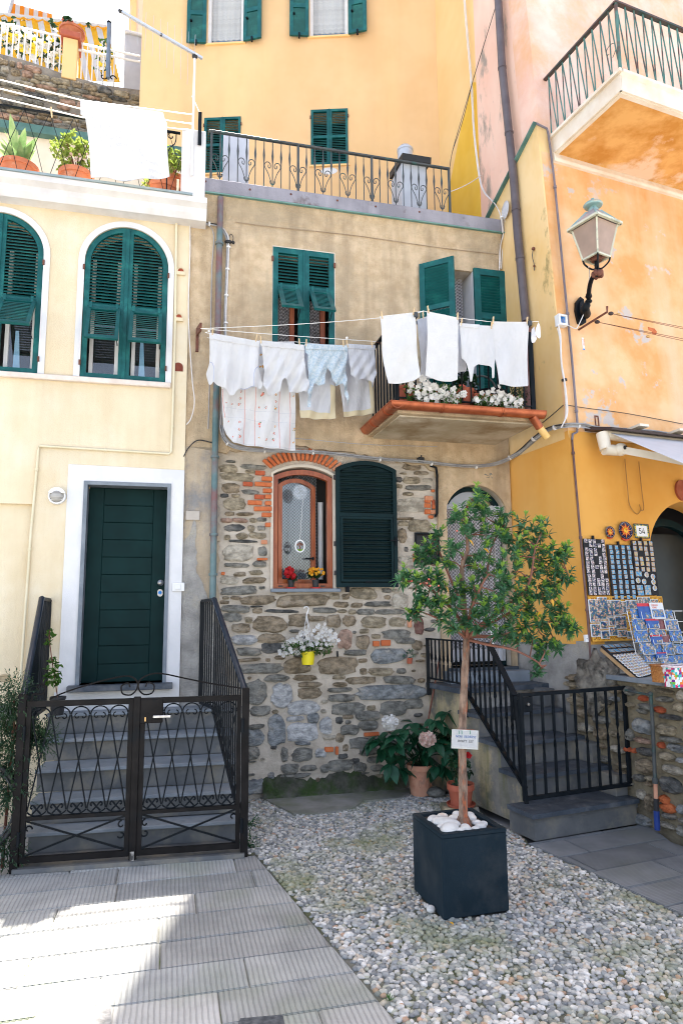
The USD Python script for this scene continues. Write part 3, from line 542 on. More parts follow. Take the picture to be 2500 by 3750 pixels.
SH.add('rubble_wall', plate(rect(sl, sright, -.2, zt), -.32, -.02, openings), M_MORTAR, frame=F)
SH.add('rooms', box(sl, sright, -.2, zt, -4.5, -.6), M_BLACK, frame=F)
# render coat over the upper wall and beside the downpipe, with a ragged lower edge
rg = random.Random(3)
def ragged(P, amp=.02, step=.05):
 out = []
 for a, b in zip(P[:-1], P[1:]):
  L_ = math.dist(a, b); n = max(1, int(L_/step))
  for k in range(n): out.append((a[0] + (b[0] - a[0])*k/n + rg.uniform(-amp, amp), a[1] + (b[1] - a[1])*k/n + rg.uniform(-amp, amp)))
 return out + [P[-1]]
low = [F.uv(*q) for q in ((790, 1660), (1000, 1640), (1060, 1635), (1180, 1645), (1330, 1670), (1490, 1695), (1590, 1720), (1612, 1800), (1605, 1900), (1600, 2060), (1615, 2300))]
coat = [(sl, zt - .001), (sl, fz(790, 1640))] + ragged([tuple(q) for q in low], .02)[1:] + [(ed0 - .002, 1.1), (ed0 - .002, edb)]
coatp = sg.Polygon(coat + [(sright, edb), (sright, zt - .001)]).buffer(0)
coatp = coatp.union(rect(ed0 - .1, sright, 1.0, 3.2))
for h in openings: coatp = coatp.difference(h)
SH.add('render_coat', plate(coatp, -.02, .012), M_TAN, frame=F)
pil_r = [(fs(782, 1640), fz(782, 1640))] + ragged([(fs(790, 1650), fz(790, 1650)), (fs(800, 1900), fz(800, 1900)), (fs(795, 2200), fz(795, 2200)), (fs(830, 2500), fz(830, 2500)), (fs(850, 2900), -.1)], .025)
SH.add('corner_render', plate(sg.Polygon([(sl, fz(782, 1640)), ] + pil_r + [(sl, -.1)]).buffer(0), -.02, .012), M_PILLAR, frame=F)
SH.add('grey_patch', plate(sg.Polygon(ragged([(sl, fz(690, 2000)), (fs(715, 1900), fz(715, 1900)), (fs(722, 2100), fz(722, 2100)), (fs(760, 2190), fz(760, 2190)), (fs(800, 2230), fz(800, 2230)), (fs(830, 2520), fz(830, 2520)), (fs(845, 2880), 0), (sl, 0)], .012)).buffer(0).intersection(rect(sl + .001, 3, 0, 9)), .012, .018), M_GREYR, frame=F)
# slab of the roof terrace, with its moulded underside
z_s0, z_s1 = fz(1200, 760, .08), fz(1200, 712, .08)
SH.add('terrace_slab', cbox(fs(713, 660, .08), sright + .05, z_s0, z_s1, -2.0, .08, .006), M_ZINC, frame=F)
SH.add('slab_drip_edge', box(fs(713, 660, .08) - .004, sright + .05, z_s0 - .014, z_s0 - .001, .05, .086), mat('green_drip_edge', (.10, .21, .18), (.15, .27, .23), 9, .6), frame=F)
SH.add('cove', extr([(.012, z_s0 - .23), (.02, z_s0 - .20), (.032, z_s0 - .08), (.055, z_s0 - .015), (.012, z_s0 - .015)], sl + .001, sright, F), M_TAN)
for q in ((752, 663), (915, 693), (1065, 710), (1235, 733), (1375, 755), (1535, 775)): SH.add('slab_bolt', lathe([(0, 0), (.012, 0), (.01, .006), (0, .007)], 10, F.p(*F.uv(*q, .08), .08), F.n), M_RUST)
SH.add('terrace_rear', box(sl, sright, z_s0 - .3, z_s1 - .02, -3.2, -2.0), M_ZINC, frame=F)

# stones, read off the wall one by one: (zoom x, y, width, height, tone)
A1 = '255,305,120,50,t 420,293,165,30,g 310,360,220,50,t 400,325,70,22,t 268,435,110,60,b 400,462,110,30,g 225,487,55,25,d 300,487,55,20,t 290,543,145,80,t 260,610,65,25,b 365,612,110,20,b 240,655,75,30,p 330,655,100,30,p 420,655,45,30,t 478,650,60,25,g 295,705,130,45,d 405,708,50,40,t 475,708,55,30,g 245,770,40,30,t 345,760,75,40,t 450,757,115,40,t 350,796,185,20,d 320,877,205,100,l 483,865,60,60,g 310,960,160,28,g 465,950,90,40,g 330,1020,85,30,b 440,1008,90,30,t 260,1060,115,55,l 430,1060,150,40,b 325,1130,235,55,g 480,1112,40,20,g 235,1180,45,20,t 300,1180,70,22,b 455,1195,220,55,b 225,1210,60,25,b 750,1200,340,75,b 970,1170,70,40,t 1045,1172,50,35,b 1165,1150,175,75,t 1320,1130,60,30,g 1015,1225,95,35,b 1120,1230,75,30,b 1265,1222,165,35,g 1415,1200,100,100,l 300,1255,180,45,g 450,1268,65,32,b 612,1270,215,22,d 900,1265,160,35,g 1090,1275,50,30,t 1180,1275,115,40,g 1350,1275,195,32,g 280,1310,120,60,g 390,1330,50,40,t 340,1385,120,60,b 530,1360,220,100,b 730,1330,140,80,b 850,1320,110,35,b 965,1335,90,80,b 1070,1335,85,70,b 1235,1345,165,70,t 1395,1345,105,55,t 1540,1370,60,110,m 360,1465,160,65,w 540,1455,190,60,b 850,1420,60,30,b 700,1405,65,20,g 1390,1425,190,60,g 1170,1405,60,30,t 1040,1460,90,120,p 1160,1480,90,90,b 1250,1440,60,30,t 1450,1470,130,40,g 390,1545,165,55,g 555,1520,145,65,d 1110,1552,145,35,g 1330,1575,235,100,u 1530,1500,70,60,b 385,1600,160,22,b 520,1600,30,22,b 990,1560,15,40,d 600,1585,70,25,b 470,1660,290,65,g 720,1640,180,100,b 990,1640,250,110,b 1160,1605,60,25,b 1165,1678,48,40,b 1285,1680,165,50,t 1420,1675,60,35,g 580,1725,160,45,g 770,1722,150,36,b 1000,1718,80,26,t'
A2 = '155,325,140,150,g 320,345,125,140,w 355,245,290,55,u 500,275,140,34,b 495,330,145,65,b 690,310,150,28,g 685,235,75,30,g 825,248,180,45,b 1065,245,200,50,g 690,275,85,28,b 1020,325,430,85,u 700,362,160,45,g 740,430,210,70,g 890,425,55,30,t 455,425,200,85,w 1030,430,160,90,g 1160,400,120,60,g 180,445,130,60,g 405,495,110,32,w 520,490,70,60,u 865,475,150,60,g 740,482,70,26,b 285,565,105,180,u 600,540,80,100,w 685,505,48,42,d 445,580,190,115,w 750,565,110,60,g 870,535,120,60,g 140,615,120,100,u 150,545,110,30,g 625,615,80,26,l 690,615,50,55,b 455,652,100,22,u 820,650,130,65,g 725,680,35,40,b 130,715,90,80,g 200,775,180,150,u 335,725,45,90,g 450,725,130,80,g 570,715,70,50,w 870,705,110,45,g 710,735,60,30,d 820,805,75,55,g 790,765,45,30,d 910,757,90,40,g 690,795,170,70,g 370,815,110,60,g 250,860,40,40,u 490,810,100,36,g 590,815,50,50,g 150,930,130,90,u 255,930,75,40,w 930,810,90,40,g 400,862,200,30,g'
A3 = '225,230,130,40,b 300,275,115,28,b 130,325,45,40,d 225,330,130,50,t 275,388,190,38,g 200,435,75,25,t 130,375,50,28,t 245,520,270,100,l 175,625,130,18,b 165,660,80,35,t 155,755,65,100,b 290,680,165,90,t 185,860,30,35,d 175,940,110,55,l 210,1010,90,55,l 150,1240,130,130,l 110,1420,110,55,t 110,1505,215,52,g 290,1445,88,125,m 210,1555,140,30,b 545,230,90,30,b 900,260,90,50,g 820,300,110,60,g 945,340,60,60,b 930,440,50,70,b'
STR = random.Random(9)
def stone_mesh(fr, s, t, w, h, dep, seed, n0=-.025, square=2.6):
 r = np.random.default_rng(seed); k = 18; th = np.arange(k)*2*math.pi/k + r.uniform(-.1, .1)
 c, q = np.cos(th), np.sin(th); m = (np.abs(c)**square + np.abs(q)**square)**(-1/square)
 rad = m*(1 + r.uniform(-.13, .09, k)); ang = r.uniform(-.06, .06); P = np.stack([w/2*rad*c, h/2*rad*q], 1)
 P = P @ np.array([[math.cos(ang), math.sin(ang)], [-math.sin(ang), math.cos(ang)]])
 e = min(.014, .22*min(w, h)); ins = np.maximum(0, 1 - 2*e/np.array([w, h]))
 lay = [(1.02, n0), (1., n0 + dep*.55), (None, n0 + dep*(.95)), (.45, n0 + dep*1.06)]; V = []
 for sc, n in lay:
  Q = P*ins if sc is None else P*sc
  V += [[s + a, t + b, n + (r.normal()*dep*.10 if sc is None or sc == .45 else 0)] for a, b in Q]
 V.append([s, t, n0 + dep*(1.06 + r.uniform(-.05, .08))]); f = []
 for i in range(3):
  for j in range(k):
   a0, a1, b0, b1 = i*k + j, i*k + (j + 1) % k, (i + 1)*k + j, (i + 1)*k + (j + 1) % k; f += [[a0, a1, b1], [a0, b1, b0]]
 for j in range(k): f.append([3*k + j, 3*k + (j + 1) % k, 4*k])
 return fr.mesh(TM(V, f))
blocks = []; sid = 0
open_u = so.unary_union([arched(rw0 - .05, rw1 + .04, rwb - .02, rws, rwr + .02), openings[3].buffer(.02), openings[4]])
for txt, ox, oy, sc in ((A1, 700, 1550, 1.8447), (A2, 850, 2350, 1.7422), (A3, 1400, 1600, 2.0907)):
 for e in txt.split():
  x, y, w, h, c = e.split(','); x, y, w, h = [float(v) for v in (x, y, w, h)]
  a = F.uv(ox + (x - w/2)/sc, oy + y/sc); b = F.uv(ox + (x + w/2)/sc, oy + y/sc); c0 = F.uv(ox + x/sc, oy + (y - h/2)/sc); c1 = F.uv(ox + x/sc, oy + (y + h/2)/sc)
  s_, t_ = (a[0] + b[0])/2, (c0[1] + c1[1])/2; ww, hh = b[0] - a[0], c0[1] - c1[1]; r_ = rect(s_ - ww/2, s_ + ww/2, t_ - hh/2, t_ + hh/2)
  if any(r_.intersection(q).area > .35*min(r_.area, q.area) for q in blocks): continue
  if r_.intersection(open_u).area > .1*r_.area: continue
  SH.add('stone', stone_mesh(F, s_, t_, ww*1.05, hh*1.10, .024 + STR.uniform(-.006, .010) if c not in 'd' else .018, sid, square=STR.uniform(2.6, 5)), ST[c], smooth=24); sid += 1; blocks.append(r_)
# bricks of the quoin, the arch over the red window and the patch by the pipe
def brick_at(x, y, w, h, ox=700, oy=1550, sc=1.8447, rot=0.):
 a = F.uv(ox + (x - w/2)/sc, oy + y/sc); b = F.uv(ox + (x + w/2)/sc, oy + y/sc); s_, t_ = F.uv(ox + x/sc, oy + y/sc); ww = b[0] - a[0]; hh = ww*h/w
 m = cbox(-ww/2, ww/2, -hh/2, hh/2, -.03, .008 + STR.uniform(-.004, .006), .004); m = rotz(m, rot + STR.uniform(-.03, .03)); m.apply_translation([s_, t_, 0])
 blocks.append(rect(s_ - ww/2, s_ + ww/2, t_ - hh/2, t_ + hh/2)); SH.add('brick', m, BR[STR.randrange(3) if STR.random() < .4 else 0], frame=F)
for e in '465,335,65,30 512,375,70,30 383,410,65,28 487,412,115,28 515,455,60,28 460,497,65,30 520,495,45,28 430,536,95,30 520,540,44,28 485,577,120,30 510,618,66,28 520,685,40,28 493,803,40,28 480,918,70,15 1250,1490,42,34 1315,1485,62,36 1475,1610,28,28 215,1015,25,20 1475,1352,26,50 810,172,30,24'.split(): brick_at(*[float(v) for v in e.split(',')])
for e in '355,470,60,33 345,492,45,24 345,525,50,32 391,500,22,36 391,535,22,30 345,572,42,34 386,575,36,30 372,612,36,22 388,412,24,18 248,925,20,60 208,1432,24,50'.split(): brick_at(*[float(v) for v in e.split(',')], ox=1400, oy=1600, sc=2.0907)
for e in '890,592,95,22 618,690,55,28 668,697,18,48'.split(): brick_at(*[float(v) for v in e.split(',')], ox=850, oy=2350, sc=1.7422)
ac = np.array(arch_pts(rw0 - .045, rw1 + .045, rws + .045, rwr + .02, 17)); ac[:, 1] += .045
for i in range(17):
 tan = ac[min(i + 1, 16)] - ac[max(i - 1, 0)]; m = cbox(-.016, .016, -.055, .06, -.03, .016 + STR.uniform(-.004, .006), .004); m = rotz(m, math.atan2(tan[1], tan[0])*1.6); m.apply_translation([ac[i][0], ac[i][1] + .01, 0])
 SH.add('arch_brick', m, BR[STR.randrange(3) if STR.random() < .35 else 0], frame=F); blocks.append(rect(ac[i][0] - .03, ac[i][0] + .03, ac[i][1] - .06, ac[i][1] + .08))
# small filler stones in what is left
free = sg.Polygon([F.uv(800, 1665), F.uv(1590, 1730), F.uv(1610, 2300), F.uv(1570, 2500), F.uv(1580, 2860), F.uv(900, 2880), F.uv(850, 2500), F.uv(805, 2200)]).difference(open_u)
tree_ = [b.buffer(.008) for b in blocks]; added = 0
for _ in range(9000):
 if sid >= 297: break
 a, b, c, d = free.bounds; s_, t_ = STR.uniform(a, c), STR.uniform(b, d); ww = STR.uniform(.035, .15); hh = STR.uniform(.018, .05); r_ = rect(s_ - ww/2, s_ + ww/2, t_ - hh/2, t_ + hh/2)
 if not free.contains(r_) or any(r_.intersects(q) for q in tree_): continue
 tree_.append(r_.buffer(.006)); SH.add('stone', stone_mesh(F, s_, t_, ww, hh, .022, sid), ST[STR.choice('gbgbtlgd')], smooth=35); sid += 1; added += 1
# dark mossy footing
r = np.random.default_rng(4); a_, b_ = F.uv(960, 2890)[0], .62; ns = 40; V = []; f = []
M_MOSSF = mat('mossy_footing', (.045, .05, .032), (.11, .105, .085), 9, .95, 1., 40, c3=(.04, .075, .015), c3scale=4, c3at=.55, c3w=.1, dist=.02)
for j, (t, n) in enumerate(((-.05, .10), (.05, .085), (.11, .06), (.17, .01), (.20, -.03))):
 for i in range(ns): V.append([a_ + (b_ - a_)*i/(ns - 1), t + (r.normal()*.012 + .03*math.sin(i*.35) if j > 1 else 0) - .03, n + r.normal()*.008])
for j in range(4):
 for i in range(ns - 1): q = j*ns + i; f += [[q, q + 1, q + ns + 1], [q, q + ns + 1, q + ns]]
SH.add('mossy_footing', TM(V, f), M_MOSSF, frame=F, smooth=True)
# ------------------------------------------------------------------ stone house: red window, dark shutter, upper window, balcony, entrance
def aframe(s0, s1, t0, ts, ri, w):
 o = arched(s0, s1, t0, ts, ri, 14); return o.difference(o.buffer(-w))
M_REV = mat('cream_reveal', (.52, .45, .36), (.60, .53, .43), 8, .9)
SH.add('window_reveal', plate(arched(rw0 - .012, rw1 + .03, rwb - .005, rws + .012, rwr + .012, 14).difference(arched(rw0 + .012, rw1 - .0, rwb - .1, rws, rwr - .005, 14)), -.1, .004), M_REV, frame=F)
wf = SH.add('red_window_frame', plate(aframe(rw0 + .012, rw1 - .002, rwb + .002, rws - .02, rwr - .008, .05), -.085, -.025), M_REDWOOD, frame=F)
cx0, cx1 = rw0 + .064, rw1 - .054
ca = math.radians(17); CF = Frame(F.p(cx0, 0, -.05), F.u*math.cos(ca) - F.n*math.sin(ca), F.n*math.cos(ca) + F.u*math.sin(ca)); cw = .43
cs = SH.add('casement', plate(aframe(0, cw, rwb + .055, rws - .10, .075, .042), -.02, .02), M_REDWOOD, frame=CF)
SH.add('pane', plate(arched(.03, cw - .03, rwb + .09, rws - .12, .06, 14), -.003, .003), glass('window_glass'), parent=cs, frame=CF)
SH.add('handle', cat_([box(cw - .13, cw - .03, rwb + .305, rwb + .318, .03, .042), box(cw - .045, cw - .03, rwb + .295, rwb + .33, .02, .04)]), M_IRON, parent=cs, frame=CF)
for q in ((1028, 2150), (1182, 2148)):
 s_, t_ = F.uv(*q, -.02); SH.add('drain_slot', box(s_ - .022, s_ + .022, rwb + .02, rwb + .032, -.03, -.022), M_BLACKP, parent=wf, frame=F)
SH.add('slate_sill', cbox(rw0 - .01, rw1 + .07, rwb - .035, rwb, -.09, .045, .004), M_SLATE, frame=F)
# net curtain with soft folds
def drape(fr, s0, s1, t0, t1, n, amp, folds, seed=0, nx=60, nz=6, hem=None):
 r = np.random.default_rng(seed); ph = r.uniform(0, 6.3); V = []
 for j in range(nz):
  for i in range(nx):
   s_ = s0 + (s1 - s0)*i/(nx - 1); t_ = t0 + (t1 - t0)*j/(nz - 1)
   V.append([s_, t_, n + amp*math.sin(folds*2*math.pi*i/(nx - 1) + ph + .3*math.sin(3*i/nx + j*.4))*(1.1 - .3*j/nz)])
 f = []
 for j in range(nz - 1):
  for i in range(nx - 1): q = j*nx + i; f += [[q, q + 1, q + nx + 1], [q, q + nx + 1, q + nx]]
 return fr.mesh(TM(V, f))
M_LACE = lace('lace_net', (.40, .44, .48), 15., .16); M_LACE2 = lace('lace_net_fine', (.74, .72, .76), 13., .24)
SH.add('net_curtain', drape(F, rw0 + .02, rw1 - .12, rwb + .06, rws + .06, -.24, .012, 7, 1), M_LACE, smooth=True)
SH.add('white_curtain_edge', drape(F, rw1 - .115, rw1 - .06, rwb + .1, rws - .25, -.20, .008, 1.5, 2, 14), M_LINEN, smooth=True)
SH.add('dark_room', plate(rect(rw0 - .05, rw1 + .05, rwb - .05, rws + .15), -.31, -.30), M_BLACK, frame=F)
# the single dark shutter folded back on the wall
sx0, sx1 = fs(1229, 1900, .03), fs(1451, 1900, .03); sb = fz(1340, 2150, .03); st0 = fz(1300, 1717, .03)
dtop = arched(sx0, sx1, sb, st0, .085, 16); dmid0, dmid1 = fz(1340, 1893, .03), fz(1340, 1880, .03)
dsh = leaf(SH, F, sx0, sx1, sb, st0 + .09, .02, M_DKGREEN, [(dmid0, dmid1)], w=.042, pitch=.046, top=dtop, name='dark_shutter', thick=.034, tilt=.35)
SH.add('shutter_back', plate(dtop.buffer(-.02), .0205, .0225), M_DKGREEN, parent=dsh, frame=F)
ir = rect(sx0 + .045, sx1 - .05, sb + .055, dmid0 - .004)
SH.add('inner_rim', plate(ir.difference(ir.buffer(-.022)), .054, .064), M_DKGREEN, parent=dsh, frame=F)
SH.add('shutter_bolt', cat_([box(sx1 - .09, sx1 + .0, sb + .475, sb + .487, .066, .078), box(sx1 - .03, sx1 - .012, sb + .42, sb + .52, .055, .07), box((sx0 + sx1)/2 - .03, (sx0 + sx1)/2 + .03, sb + .045, sb + .058, .055, .07)]), M_IRON, parent=dsh, frame=F)
for tz in (sb + .12, sb + .42, st0 - .12): SH.add('hinge_pin', box(sx0 - .018, sx0 + .004, tz, tz + .045, .01, .045), M_BLACKP, parent=dsh, frame=F)
SH.add('shutter_stop', cat_([F.mesh(box(sx0 + .10, sx0 + .125, sb - .05, sb + .005, .0, .08))]), M_IRON)
# upper shuttered window with its flaps pushed out
um = (uw0 + uw1)/2; ur0, ur1 = fz(1110, 1070), fz(1110, 1050)
SH.add('white_window_edge', plate(rect(uw0 - .004, uw1 + .010, uwb, uwt + .010).difference(rect(uw0, uw1, uwb - .1, uwt)), .0, .0145), M_REV, frame=F)
SH.add('dark_room', box(uw0 - .02, uw1 + .02, uwb - .02, uwt, -.30, -.29), M_BLACK, frame=F)
for k, (c0, c1) in enumerate(((uw0, um - .001), (um + .001, uw1))):
 leaf(SH, F, c0, c1, uwb, uwt, -.02, M_TEAL, [(ur0, ur1)], w=.06, pitch=.036, panels=[(uwb, ur0)])
 flap(SH, F, c0 + .055, c1 - .055, fz(1110, 1208), ur0 + .005, .016, M_TEAL, math.radians(40), pitch=.03, w=.045)
 SH.add('window_frame', cat_([box(c1 - .13, c1 - .08, uwb, ur0, -.16, -.10), box(c0 + .05, c0 + .08, uwb, ur0, -.16, -.1)]), M_REDWOOD, frame=F)
 SH.add('net_curtain', drape(F, c0 + .05, c1 - .1, uwb, ur0, -.2, .012, 4, 4 + k, 30), M_LACE2, smooth=True)
SH.add('meeting_bead', box(um - .009, um + .009, uwb, uwt - .002, .012, .02), M_TEAL, frame=F)
for sx, tz in ((uw0 - .012, uwt - .17), (uw1 - .008, uwt - .17), (uw0 - .012, uwb + .1), (uw1 - .008, uwb + .1)): SH.add('hinge_pin', box(sx, sx + .02, tz, tz + .055, .012, .03), M_RUST, frame=F)
# balcony door
SH.add('dark_room', box(bd0 - .1, bd1 + .1, bdb - .1, bdt + .02, -.31, -.305), M_BLACK, frame=F)
SH.add('white_reveal', box(bd1 - .004, bd1 + .03, bdb, bdt, -.26, .0125), M_WHITE, frame=F)
SH.add('net_curtain', drape(F, bd0, bd1 - .03, bdb + .02, fz(1640, 1008, -.2), -.2, .02, 8, 7), M_LACE2, smooth=True)
lt = fz(1525, 968, .03)
free_ = F.loc(on_level(1638, 948, lt)); lang = math.atan2(max(.05, free_[2]), free_[0] - bd0); lw = min(.55, max(.40, math.hypot(free_[2], free_[0] - bd0)))
LF = Frame(F.p(bd0, 0, .02), F.u*math.cos(lang) + F.n*math.sin(lang), F.n*math.cos(lang) - F.u*math.sin(lang))
lm0, lm1 = fz(1600, 1125, .2), fz(1600, 1108, .2)
leaf(SH, LF, 0, lw, bdb + .06, lt, 0, M_TEAL, [(lm0, lm1)], w=.062, pitch=.034, name='open_shutter', tilt=-.75)
rl1 = fs(1845, 990, .03); leaf(SH, F, bd1 + .0, rl1, bdb + .06, bdt + .03, .02, M_TEAL, [(lm0, lm1 + .02)], w=.075, pitch=.034, name='open_shutter', tilt=-.6)
# balcony slab, soffit and its railing
BZ = (fz(1347, 1550, .1)); s_sof = fz(1870, 1635, .0); bl, br, bn = .29, 1.74, .93
sofP = [(bl, 0), (br + .04, 0), (br + .04, bn), (bl + .02, bn)]
SLB = Frame(F.O, F.u, Z)                                             # s along the wall, t = into the wall, n = up
def flat(poly, z0, z1): return SLB.mesh(plate([(a, -b) for a, b in poly][::-1], z0, z1))
SH.add('balcony_slab', flat(sofP, s_sof + .02, BZ - .03), M_TAN)
SH.add('balcony_soffit', flat([(bl + .05, .013), (br + .02, .013), (br + .02, bn - .05), (bl + .06, bn - .05)], s_sof + .004, s_sof + .019), mat('pale_soffit', (.40, .33, .22), (.56, .49, .38), 2.4, .9, .8, 40, c3=(.27, .19, .10), c3scale=2.2, c3at=.56, c3w=.1))
for k in range(24):
 a = bl + .02 + (br + .03 - bl)*k/24; SH.add('fascia_tile', box(a + .003, a + (br - bl)/24 + .004, s_sof + .022, BZ - .035, bn, bn + .008), M_TAN, frame=F)
gt = Thing('gutter', 'red copper gutter round the edge of the small flowered balcony', 'gutter')
gz = BZ + .012; gc = [F.p(bl - .02, gz - .055, .03), F.p(bl - .02, gz - .055, bn + .06), F.p(br + .05, gz - .055, bn + .06)]
def half_pipe(a, b, r_, th=.006, k=10):
 a, b = np.asarray(a), np.asarray(b); t = (b - a)/np.linalg.norm(b - a); x = np.cross(t, Z); ang = np.linspace(0, math.pi, k); V = []
 for q in (a, b):
  for rr in (r_, r_ - th):
   for g in ang: V.append(q + rr*(math.cos(g)*x - math.sin(g)*Z))
 f = []
 for i in range(k - 1):
  f += [[i, i + 1, 2*k + i + 1], [i, 2*k + i + 1, 2*k + i], [k + i, 3*k + i, 3*k + i + 1], [k + i, 3*k + i + 1, k + i + 1], [i, k + i, k + i + 1], [i, k + i + 1, i + 1], [2*k + i, 2*k + i + 1, 3*k + i + 1], [2*k + i, 3*k + i + 1, 3*k + i]]
 m = TM(V, f); m.fix_normals(); return m
gr_ = .062
gt.add('side_run', cat_([half_pipe(gc[0], gc[1] + F.n*gr_*.9, gr_)]), M_COPPER, smooth=40)
gt.add('front_run', half_pipe(gc[1] - F.u*gr_*.9, gc[2], gr_ + .001), M_COPPER, smooth=40)
for c_ in ((gc[0], F.n), (gc[2], F.u)):
 o_, ax = c_; g_ = np.linspace(0, math.pi, 10); x_ = np.cross(ax, Z); V = [o_] + [o_ + gr_*(math.cos(a)*x_ - math.sin(a)*Z) for a in g_]; gt.add('end_cap', TM(V + [v + ax*.004 for v in V], [[0, i, i + 1] for i in range(1, 10)] + [[11, 12 + i, 11 + i] for i in range(1, 10)]), M_COPPER)
gt.add('front_lip', tube([gc[1] + F.n*gr_ - F.u*gr_, gc[2] + F.n*gr_], .007, 6), M_COPPER); gt.add('side_lip', tube([gc[0] - F.u*gr_, gc[1] - F.u*gr_ + F.n*gr_], .007, 6), M_COPPER)
for a, b, t in ((gc[0], gc[1], .35), (gc[0], gc[1], .8), (gc[1], gc[2], .30), (gc[1], gc[2], .70)):
 q = a + (b - a)*t; d_ = (b - a)/np.linalg.norm(b - a)
 for o_ in (-.008, .008): gt.add('bracket_strap', half_pipe(q + d_*(o_ - .003), q + d_*(o_ + .003), gr_ + .006), M_COPPER)
gt.add('outlet', tube([gc[2] - F.u*.12 - Z*.045, gc[2] - F.u*.03 - Z*.14 + F.n*-.03], .042, 12), M_COPPER, smooth=40)
bt_ = gc[2] - F.u*.03 - Z*.14 - F.n*.03; gt.add('clay_outlet', tube([bt_, bt_ + F.u*.08 - Z*.10], .036, 12), mat('yellow_painted_pipe', (.70, .42, .12), (.74, .48, .18), 8, .8), smooth=40)
rb = Thing('balcony_railing', 'black iron railing of the flowered balcony behind the hanging towels', 'railing')
rz0, rz1 = BZ + .04, BZ + .80
rb.add('top_rail', cat_([bar(F.p(bl + .03, rz1, .02), F.p(bl + .03, rz1, bn - .03), .04, .02), bar(F.p(bl + .03, rz1, bn - .03), F.p(br, rz1, bn - .03), .04, .02)]), M_IRON)
rb.add('bottom_rail', cat_([bar(F.p(bl + .03, rz0, .02), F.p(bl + .03, rz0, bn - .03), .03, .012), bar(F.p(bl + .03, rz0, bn - .03), F.p(br, rz0, bn - .03), .03, .012)]), M_IRON)
rb.add('corner_post', bar(F.p(bl + .03, BZ - .02, bn - .03), F.p(bl + .03, rz1, bn - .03), .04), M_IRON); rb.add('end_post', bar(F.p(br, BZ - .02, bn - .03), F.p(br, rz1, bn - .03), .04), M_IRON)
for k in range(1, 9): rb.add('bar', bar(F.p(bl + .03, rz0, .02 + (bn - .05)*k/9), F.p(bl + .03, rz1, .02 + (bn - .05)*k/9), .016, .03), M_IRON)
for k in range(1, 15): rb.add('bar', bar(F.p(bl + .03 + (br - bl - .03)*k/15, rz0, bn - .03), F.p(bl + .03 + (br - bl - .03)*k/15, rz1, bn - .03), .014), M_IRON)
# arched entrance with net curtain
ew = .045
SH.add('door_frame', plate(aframe(ed0 + .005, ed1 - .005, edb - .05, eds, edr - .005, ew), -.17, -.11), M_DKGREEN, frame=F)
SH.add('transom', box(ed0 + .04, ed1 - .04, eds - .02, eds + .02, -.165, -.115), M_DKGREEN, frame=F)
SH.add('fanlight_pane', plate(arched(ed0 + .03, ed1 - .03, eds, eds, edr - .03, 14), -.145, -.14), glass('window_glass'), frame=F)
SH.add('fanlight_wall', plate(arched(ed0, ed1, eds - .02, eds, edr, 14), -.23, -.225), mat('dim_hall_wall', (.30, .26, .22), (.38, .33, .28), 2, .9), frame=F)
SH.add('dark_room', box(ed0 - .03, ed1 + .03, edb - .1, eds, -.31, -.30), M_BLACK, frame=F)
ct1, ctb = fz(1740, 1850, -.08), fz(1850, 2420, -.08)
SH.add('door_curtain', drape(F, ed0 + .03, ed1 - .02, ctb + .13, ct1 - .05, -.09, .010, 9, 9, 80), M_LACE2, smooth=True)
SH.add('curtain_heading', drape(F, ed0 + .02, ed1 - .01, ct1 - .05, ct1, -.085, .012, 16, 9, 90, 3), M_LINEN2, smooth=True)
SH.add('curtain_hem', drape(F, ed0 + .03, ed1 - .02, ctb, ctb + .13, -.09, .010, 9, 9, 80, 3), M_LINEN2, smooth=True)
SH.add('slate_threshold', cbox(ed0 - .04, ed1 + .05, edb - .06, edb, -.2, .06, .004), M_SLATED, frame=F)
mb = rect(*sorted((fs(1522, 1955), fs(1602, 1960))), fz(1560, 2062), fz(1560, 1955))
a, b, c, d = mb.bounds; lb = SH.add('letter_box', plate(mb, -.12, -.035), M_BLACKP, frame=F)
SH.add('letter_box_rim', plate(mb.buffer(.012, join_style=2).difference(mb.buffer(-.004)), -.03, .016), M_IRON, frame=F)

# ------------------------------------------------------------------ yellow house behind the terrace
YH = Thing('yellow_house', 'tall ochre yellow house with teal shutters rising behind the terrace', 'house', base=Y.p(0, 0, 0))
yl, yc = -2.94, 1.44
ywin = []
def yuv(x, y): return Y.uv(x, y)
w1 = (yuv(759, 140)[0], yuv(892, 140)[0], yuv(820, 157)[1]); w2 = (yuv(1134, 120)[0], yuv(1274, 120)[0], yuv(1204, 131)[1])
lo1 = (yuv(747, 520)[0], yuv(881, 520)[0], yuv(800, 632)[1], yuv(800, 430)[1]); lo2 = (yuv(1138, 500)[0], yuv(1274, 500)[0], yuv(1200, 602)[1], yuv(1200, 400)[1])
holes = [rect(w1[0], w1[1], w1[2], w1[2] + 1.2), rect(w2[0], w2[1], w2[2], w2[2] + 1.2), rect(lo1[0], lo1[1], lo1[2], lo1[3]), rect(lo2[0], lo2[1], lo2[2], lo2[3])]
YH.add('front_wall', plate(rect(yl, yc, 3, 11.9), -.3, 0, holes), M_YEL, frame=Y)
YH.add('rooms', box(yl, yc + .5, 3, 11.6, -6, -.6), M_BLACK, frame=Y); YH.add('left_wall', box(yl, yl + .3, 3, 11.6, -6.2, -.3), M_YEL, frame=Y); YH.add('roof', box(yl - .1, yc + .2, 11.9, 12.1, -6.2, .1), M_TERRA2, frame=Y)
YH.add('tall_storey', box(-.09, 3.6, 11.9, 19.5, -6.2, -.02), M_YEL, frame=Y)
